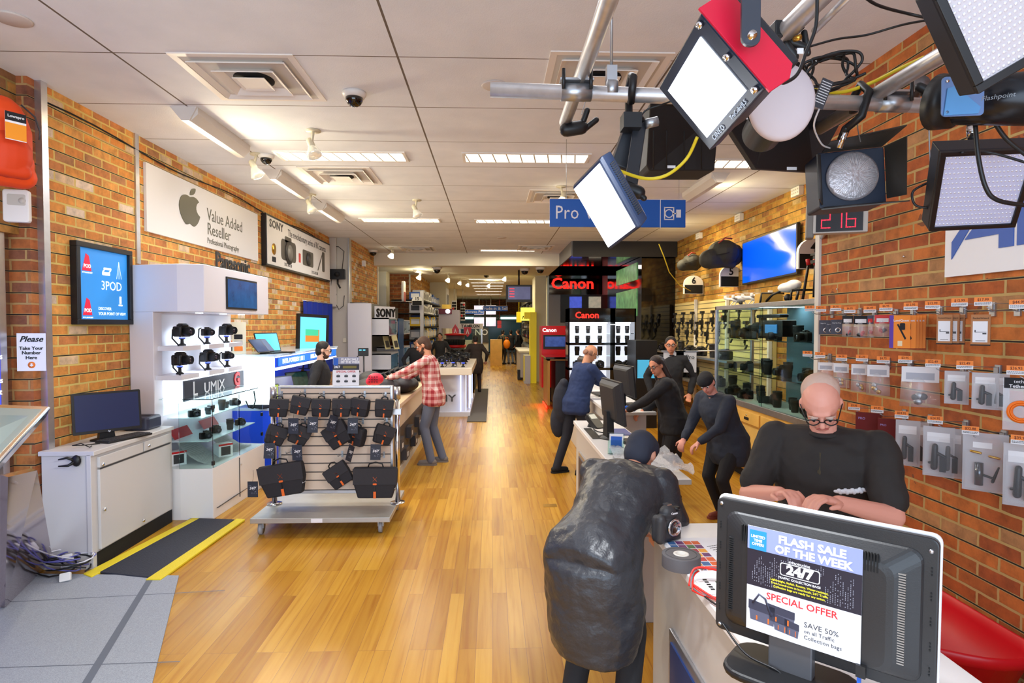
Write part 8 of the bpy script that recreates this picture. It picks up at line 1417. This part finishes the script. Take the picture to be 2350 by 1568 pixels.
# ================= people =================
def ik(a, c, l1, l2, hint):
    d = c-a; L_ = min(d.length, (l1+l2)*.995); d.normalize(); c = a+d*L_
    x = (l1*l1-l2*l2+L_*L_)/(2*L_); hgt = sqrt(max(l1*l1-x*x, 0)); h = hint-d*hint.dot(d); h = h.normalized() if h.length > 1e-5 else d.orthogonal().normalized()
    return a+d*x+h*hgt, c
def person(label, x, y, rz, h=1.75, lean=0, side=0, hl=None, hr=None, fl=(-.11, .02), fr=(.11, -.02), hipy=0, hipz=.95, skin=SKIN, top=None, bot=None, shoe=None, hair=None, sleeve=1.0, style='short', head=(0, 0), fat=1.0, vox=.010, tuck=.0, glasses=False, beard=None, extra=None, hipx=0, long=0, nmz='person', eh=(-1, 1), fistl=.8, fistr=.8, tsm=0, fold=1.0):
    s = h/1.75; t = thing('person', label, 'person', (x, y, 0), rz)
    H = V((hipx, hipy, hipz*s)); Rm = MX.Rotation(radians(side), 3, 'Y') @ MX.Rotation(-radians(lean), 3, 'X'); T = lambda a, b_, c: H+Rm @ (V((a, b_, c))*s)
    f = fat
    def torso(b, g):   # g: cloth thickness
        k = s
        R = []
        for z, rx, ry, cy in ((-.135, .10, .08, 0), (-.12, .150, .115, -.01), (-.03, .170, .132, -.012), (.06, .160, .122, 0), (.15, .148, .116, .005), (.25, .158, .122, .012), (.34, .170, .122, .010), (.41, .172, .108, .003), (.46, .145, .085, 0), (.495, .08, .06, 0)):
            R.append([T(0, 0, 0)+Rm @ (V(((rx*f+g)*cos(2*pi*i/20), cy+(ry*f+g)*sin(2*pi*i/20), z))*k) for i in range(20)])
        b.rings(R, 0)
        b.cap(T(-.135, 0, .455), T(.135, 0, .455), (.058+g)*k)
    sh = [T(-.175*f**.5, 0, .455), T(.175*f**.5, 0, .455)]
    hands = []
    for i, tg in enumerate((hl, hr)):
        if tg is None: tg = tuple(((H+V(((-.26, .26)[i]*f, .04+sin(radians(lean))*.3, -.02))))/s)
        S_ = sh[i]; e, w_ = ik(S_, V(tg)*s, .29*s, .26*s, V(((-.7, .7)[i], -.5, -.6))); hands.append((S_, e, w_))
    legs = []
    for i, ft in enumerate((fl, fr)):
        hp = H+V(((-.095, .095)[i]*s*f, 0, -.03*s)); an = V((ft[0]*s, ft[1]*s, .085*s)); k, an2 = ik(hp, an, .43*s, .43*s, V((0, 1, 0))); legs.append((hp, k, an2))
    hc = T(0, .035, .0)+Rm @ (V((0, .0, .655))*s); HR = Rm @ MX.Rotation(radians(head[1]), 3, 'Z') @ MX.Rotation(radians(head[0]), 3, 'X'); hd = lambda a, b_, c: hc+HR @ (V((a, b_, c))*s)
    b = B(); torso(b, 0); b.cap(T(0, .0, .47), hd(0, -.02, -.06), .056*s, .052*s)
    b.ell(hd(0, -.01, .03), (.073*s, .092*s, .088*s), 18, M=HR); b.ell(hd(0, .012, -.035), (.058*s, .072*s, .070*s), 16, M=HR); b.ell(hd(0, .05, -.075), (.030*s, .028*s, .022*s), 12, M=HR)
    b.cap(hd(0, .082, .012), hd(0, .098, -.018), .010*s, .014*s, 8); b.cap(hd(-.02, .072, .03), hd(.02, .072, .03), .016*s, None, 8)
    b.cap(hd(-.016, .076, -.052), hd(.016, .076, -.052), .008*s, None, 8)
    for q in (-1, 1): b.ell(hd(q*.074, -.01, -.0), (.012*s, .020*s, .032*s), 8, M=HR)
    fine = vox <= .0065
    for i, (S_, e, w_) in enumerate(hands):
        b.cap(S_, e, .048*s*f**.5, .040*s*f**.5); b.cap(e, w_, .040*s*f**.5, .027*s*f**.3); d = (w_-e).normalized(); fl_ = (fistl, fistr)[i]
        nn = V((0, 0, -1)) if abs(d.z) < .85 else V((0, 1, 0)); sd = d.cross(nn).normalized(); nn = sd.cross(d).normalized(); pc = w_+d*.045*s
        RH = MX((sd, d, nn)).transposed(); b.ell(pc, (.041*s, .055*s, .017*s), 12, M=RH)
        ths = 1 if i == 0 else -1
        for q, (ox, ln) in enumerate(((-.031, .062), (-.0105, .075), (.0105, .080), (.031, .070))):
            p0 = pc+sd*ox*ths*-1*s+d*.040*s; a1 = radians(18+22*fl_); a2 = radians(40+40*fl_); p1 = p0+(d*cos(a1)+nn*sin(a1))*ln*.5*s; p2 = p1+(d*cos(a2)+nn*sin(a2))*ln*.48*s
            rr_ = .0095*s if fine else .011*s; b.cap(p0, p1, rr_, rr_*.95, 8); b.cap(p1, p2, rr_*.95, rr_*.8, 8)
        tp = pc-sd*ths*-1*.036*s-d*.02*s; tq = tp-sd*ths*-1*.028*s+d*.030*s+nn*.01*s; b.cap(tp, tq, .013*s, .011*s, 8); b.cap(tq, tq+(d*.03+nn*.012)*s, .011*s, .009*s, 8)
    for (hp, k, an) in legs: b.cap(hp, k, .078*s*f, .052*s); b.cap(k, an, .052*s, .036*s)
    for (hp, k, an) in legs: b.cap(an+V((0, -.03, -.045))*s, an+V((0, .13, -.055))*s, .036*s, .028*s)
    body = obj('body', b, skin, t, world=False, vox=vox, smooth=3 if vox > .006 else 4)
    # clothes
    if top:
        b = B(); torso(b, .014); 
        for (S_, e, w_) in hands:
            b.ell(S_, (.066*s*f**.5,)*3, 12)
            if sleeve > .6: b.cap(S_, e, .063*s*f**.5, .054*s*f**.5); b.cap(e, e+(w_-e)*(.9 if sleeve >= 1 else sleeve*.5), .054*s*f**.5, .040*s)
            else: b.cap(S_, S_+(e-S_)*.75, .066*s*f**.5, .062*s*f**.5)
        lo = long or .06; R = []
        for q, (dz, rr) in enumerate(((.06, .97), (-.05, 1.04), (-.10-lo*.35, 1.07), (-.10-lo*.7, 1.0), (-.10-lo, .90), (-.105-lo, .8))):
            mix = max(0, min(1, q/2)); cv = T(0, 0, dz)*(1-mix)+(T(0, 0, 0)+V((0, 0, dz*s)))*mix
            R.append([cv+V((.186*f*rr*s*cos(2*pi*i/20), .148*f*rr*s*sin(2*pi*i/20), 0)) for i in range(20)])
        b.rings(R[::-1], 0)
        c_ = obj('top', b, top, t, world=False, vox=max(.009, vox), smooth=5+tsm)
        tx = bpy.data.textures.new('folds', 'CLOUDS'); tx.noise_scale = .10 if fold < 1.2 else .13; dm = c_.modifiers.new('folds', 'DISPLACE'); dm.texture = tx; dm.strength = .022*fold*s; dm.mid_level = .3 if fold > 1.2 else .42
        b = B(); b.tube([T(.062*cos(a), .062*sin(a)*.9, .505+.012*sin(a)) for a in [2*pi*i/16 for i in range(16)]], .012*s, 6, closed=True); obj('collar', b, top, c_, world=False)
    if bot:
        b = B(); b.ell(H+V((0, 0, -.04*s)), (.172*f*s, .135*f*s, .12*s), 16)
        for (hp, k, an) in legs: b.cap(hp, k, .092*s*f, .068*s); b.cap(k, an+V((0, 0, -.02)), .067*s, .056*s)
        obj('trousers', b, bot, t, world=False, vox=max(.010, vox), smooth=5)
    for (hp, k, an) in legs:
        b = B(); b.cap(an+V((0, -.035, -.045))*s, an+V((0, .14, -.055))*s, .042*s, .034*s); b.rrect(-.045*s, .045*s, -.08*s, .185*s, .04*s, 0, .022*s, 0, MX.Translation((an.x, an.y, 0))); obj('shoe', b, shoe or BLK2, t, world=False)
    if hair and style != 'bald':
        b = B(); 
        b.ell(hd(0, -.022, .042), (.081*s, .094*s, .088*s), 18, M=HR); b.ell(hd(0, -.05, -.01), (.076*s, .062*s, .085*s), 14, M=HR)
        if style == 'long':
            for q in (-1, 1): b.cap(hd(q*.062, -.03, .04), hd(q*.088, -.045, -.16), .030*s, .030*s); 
            b.cap(hd(0, -.065, .03), hd(0, -.075, -.2), .075*s, .07*s)
        if style == 'receding': b.v = []; b.f = []; b.m = []; b.s = []; b.ell(hd(0, -.050, .040), (.077*s, .076*s, .080*s), 18, M=HR); b.ell(hd(0, -.055, -.01), (.077*s, .058*s, .08*s), 14, M=HR)
        if style == 'cap': b.ell(hd(0, .005, .055), (.086*s, .105*s, .07*s), 16, M=HR); b.box(0, 0, 0, 0, 0, 0)
        obj('cap' if style == 'cap' else 'hair', b, hair, t, world=False, vox=max(.007, vox*.9), smooth=2)
    if style == 'bald' and hair:
        b = B()
        for q in (-1, 1): b.ell(hd(q*.066, -.035, -.002), (.018*s, .045*s, .035*s), 10, M=HR)
        b.ell(hd(0, -.085, -.01), (.055*s, .022*s, .04*s), 10, M=HR); obj('hair', b, hair, t, world=False)
    if beard: b = B(); b.ell(hd(0, .035, -.075), (.055*s, .052*s, .040*s), 12, M=HR); b.cap(hd(-.055, .01, -.03), hd(-.03, .05, -.08), .018*s); b.cap(hd(.055, .01, -.03), hd(.03, .05, -.08), .018*s); obj('beard', b, beard, t, world=False)
    for q in (-1, 1):
        b = B(); b.ell(hd(q*.030, .079, .010), .0125*s, 10, 0); e_ = obj('eye', b, mat('eye_white', (225, 220, 215), .3), t, world=False); b = B(); b.ell(hd(q*.030, .0905, .009), (.006*s, .003*s, .006*s), 8, M=HR); obj('iris', b, INK, e_, world=False)
        b = B(); b.tube([hd(q*.014, .092, .030), hd(q*.03, .093, .034), hd(q*.048, .082, .028)], .004*s, 6); obj('eyebrow', b, hair or mat('brow', (90, 70, 60), .8), t, world=False)
    b = B(); b.tube([hd(-.022, .0835, -.052), hd(0, .088, -.050), hd(.022, .0835, -.052)], .0045*s, 6); obj('lips', b, mat('lips', (176, 96, 86), .5), t, world=False)
    if glasses:
        b = B()
        for q in (-1, 1): b.tube([hd(q*.033+.024*cos(a), .101-.006*abs(cos(a)), .010+.018*sin(a)) for a in [2*pi*i/16 for i in range(16)]], .0025*s, 5, closed=True); b.tube([hd(q*.057, .096, .014), hd(q*.080, .0, .012)], .0025*s, 5)
        b.tube([hd(-.01, .101, .012), hd(.01, .101, .012)], .0025*s, 5); obj('glasses', b, BLK, t, world=False)
    if extra: extra(t, T, hd, hands, legs, s)
    return t
def plaid():
    m = bpy.data.materials.new('red_plaid_cotton'); m.use_nodes = True; nt = m.node_tree; L = nt.links; b = nt.nodes['Principled BSDF']; tc = nt.nodes.new('ShaderNodeTexCoord'); sp = nt.nodes.new('ShaderNodeSeparateXYZ'); L.new(tc.outputs['Object'], sp.inputs[0])
    def st(o, per, d): return mathn(nt, 'GREATER_THAN', mathn(nt, 'FRACT', mathn(nt, 'DIVIDE', o, per)), d)
    a = st(sp.outputs[2], .085, .5); c = st(sp.outputs[1], .085, .5); d = st(sp.outputs[0], .085, .5); k = mathn(nt, 'DIVIDE', mathn(nt, 'ADD', mathn(nt, 'ADD', a, c), d), 3)
    r = ramp(nt, [(0, (226, 206, 200)), (.5, (200, 120, 118)), (1, (158, 40, 50))]); L.new(k, r.inputs['Fac']); L.new(r.outputs['Color'], b.inputs['Base Color']); b.inputs['Roughness'].default_value = .85; return m
CL1 = lambda n, c, **k: mat('cloth_'+n, c, .85, bump=k.get('bump', .5), bscale=k.get('bs', 7))
JE = CL1('jeans', (104, 112, 132)); BKC = CL1('black', (36, 36, 40)); NV = CL1('navy', (36, 52, 92)); CH = CL1('charcoal', (52, 52, 56)); HBR = mat('hair_brown', (70, 46, 32), .7, bump=.4, bscale=60); HBK = mat('hair_black', (28, 24, 24), .6, bump=.4, bscale=60); HGR = mat('hair_grey', (206, 176, 160), .8, bump=.4, bscale=60)
# man in plaid at the long counter, facing the counter (-x)
person('man in a red and white plaid shirt and jeans reaching over the long service counter', -.80, 8.15, radians(84), 1.77, lean=9, hl=(-.20, .62, 1.14), hr=(.14, .52, 1.08), fl=(-.10, .02), fr=(.10, -.10), skin=SKIN2, top=plaid(), bot=JE, shoe=mat('shoe_grey', (120, 112, 108), .7), hair=HBR, glasses=True, vox=.009, head=(-14, 0), beard=HBR)
# clerk behind counter, profile facing +x
person('bearded clerk in a black shirt and glasses seen in profile behind the long counter', -2.32, 8.0, radians(-80), 1.70, lean=4, skin=mat('skin_pale', (232, 184, 158), .55), top=BKC, bot=BKC, hair=HBK, glasses=True, beard=HBR, vox=.009, head=(-8, 0))
a = P(968, 790, y=14.6); person('clerk in black with dark hair behind the lit display table', -1.85, 14.4, radians(-150), 1.60, lean=5, skin=SKIN2, top=BKC, bot=BKC, hair=HBK, vox=.014)
a = P(1016, 775, y=19); person('blurred clerk with dark hair standing behind the far left cases', -1.62, 18.6, radians(170), 1.66, skin=SKIN, top=CH, bot=BKC, hair=HBK, vox=.016)
# dark coat figure in the aisle
a = P(1092, 895, z=0); person('person in a long dark coat seen from behind beside the lit display table', a.x+.02, a.y-.6, radians(10), 1.62, lean=8, skin=SKIN, top=CL1('darkbrown', (52, 44, 42)), bot=CL1('plum', (52, 38, 42)), hair=HBK, vox=.014, long=.28, fat=1.15)
# three far visitors
a = P(1150, 832, z=0); 
def bag_extra(t, T, hd, hands, legs, s): b = B(); b.ell(T(0, -.17, .28), (.15, .10, .2), 12); obj('backpack', b, BLK, t, world=False)
person('far visitor in an olive jacket with a dark backpack standing in the aisle', a.x+.05, 28.5, radians(-40), 1.66, skin=SKIN2, top=CL1('olive', (72, 70, 54)), bot=CH, hair=HBK, vox=.02, long=.1, extra=bag_extra)
person('far visitor in a dark coat standing in the middle of the group of three', a.x+.46, 28.9, radians(20), 1.66, skin=SKIN2, top=BKC, bot=mat('cloth_lightjeans', (130, 140, 160), .85), hair=HBK, vox=.02, long=.15)
person('far visitor in a black coat on the right of the group of three', a.x+.80, 28.5, radians(60), 1.68, skin=SKIN, top=BKC, bot=CH, hair=HBR, vox=.02, long=.2)
a = P(1163, 790, y=28.2); t = thing('tote_bag', 'bright orange bag carried between the far visitors', 'bag', a); b = B(); b.ell(a, (.17, .10, .22)); obj('bag_body', b, mat('tote_orange', (250, 140, 20), .5), t); b = B(); b.tube([a+V((-.08, 0, .18)), a+V((-.05, 0, .32)), a+V((.05, 0, .32)), a+V((.08, 0, .18))], .012, 6); obj('handle', b, ORN, t)
# man in navy at rear counter
def coat(t, T, hd, hands, legs, s):
    b = B(); p = V((-.10, -.10, .95)); b.ell(p+V((-.05, 0, -.05)), (.09, .15, .28)); b.ell(p+V((-.10, -.04, -.30)), (.07, .12, .22)); b.cap(p+V((-.03, 0, .2)), p+V((-.1, .1, 0)), .06); obj('jacket_held', b, CL1('check_dark', (46, 48, 58)), t, world=False, vox=.014, smooth=3)
person('balding man in a navy sweater holding a dark jacket at the rear counter', 1.06, 7.55, radians(-68), 1.70, lean=17, hl=(.02, .62, 1.05), hr=(.22, .55, 1.02), fl=(-.12, -.22), fr=(.10, .02), skin=SKIN2, top=NV, bot=mat('cloth_darktrouser', (34, 36, 46), .85), hair=mat('hair_cropped', (150, 110, 90), .8), style='bald', vox=.009, extra=coat, glasses=True, head=(-12, 0), fat=1.12)
# woman with glasses
person('woman with long dark hair and glasses in black resting her hand on the middle counter', 1.94, 6.25, radians(82), 1.62, lean=16, hl=(.0, .60, 1.02), hr=(.2, .35, 1.02), skin=mat('skin_warm', (214, 142, 108), .55), top=BKC, bot=BKC, hair=mat('hair_dark', (44, 30, 28), .6, bump=.4, bscale=60), style='long', glasses=True, vox=.008, head=(-4, 42), fat=1.1)
person('person in a dark cap and slate coat bending beside the woman with glasses', 2.28, 5.68, radians(112), 1.58, lean=24, hipz=.90, hl=(-.12, .50, .90), hr=(.16, .46, .88), skin=mat('skin_pink', (226, 158, 142), .55), top=CL1('slate', (48, 54, 68)), bot=BKC, hair=BKC, style='cap', vox=.009, head=(-10, 30), long=.18, fat=1.25, shoe=mat('shoe_rust', (130, 60, 44), .7))
person('person in black with glasses standing at the back by the slatted fixture', 2.50, 8.3, radians(165), 1.76, skin=mat('skin_warm'), top=BKC, bot=BKC, hair=HBK, glasses=True, vox=.012, lean=5)
# man leaning behind the foreground monitor
def polo(t, T, hd, hands, legs, s):
    b = B(); b.prism([(-.012, 0), (.012, 0), (.009, -.17), (-.009, -.17)], 0, .003, 0, FM(T(0, .132, .47), Matrix3 @ V((1, 0, 0)), Matrix3 @ V((0, 0, 1)))) if 0 else b.tube([T(0, .112, .47), T(0, .150, .40), T(0, .156, .30)], .011*s, 6); obj('placket', b, mat('polo_trim', (70, 62, 46), .8), t, world=False)
    b = B(); 
    for i in range(9): b.cap(T(-.06-.012*i, .172-.0016*i*i*.35, .33+.004*(i % 2)), T(-.066-.012*i, .172-.0016*i*i*.35, .325+.004*((i+1) % 2)), .010)
    obj('chest_embroidery', b, PAPER, t, world=False)
person('grey-haired man in glasses and a black polo shirt leaning over behind the foreground monitor', 1.60, 2.76, radians(142), 1.79, lean=22, hipz=.92, hl=(-.10, .50, 1.17), hr=(.12, .46, 1.16), skin=mat('skin_face', (232, 164, 144), .5), top=mat('polo_black', (46, 42, 40), .8, bump=.35, bscale=6), bot=BKC, hair=HGR, style='receding', glasses=True, vox=.005, head=(-22, 10), sleeve=.5, fat=1.3, extra=polo)
# dark padded jacket in the foreground, seen from behind
person('person in a dark padded jacket seen from behind, bending over in the foreground', .45, 2.62, radians(-36), 1.70, lean=56, hipz=.92, side=0, hl=(-.05, .62, .82), hr=(.20, .60, .70), skin=SKIN, top=mat('puffer', (50, 51, 56), .36, bump=.75, bscale=15), bot=CL1('dark2', (40, 40, 44)), hair=mat('hood_dark', (44, 48, 62), .8), style='cap', vox=.009, fat=1.17, long=.36, tsm=4, fold=1.35, head=(20, 0), fl=(-.13, 0), fr=(.13, .05))
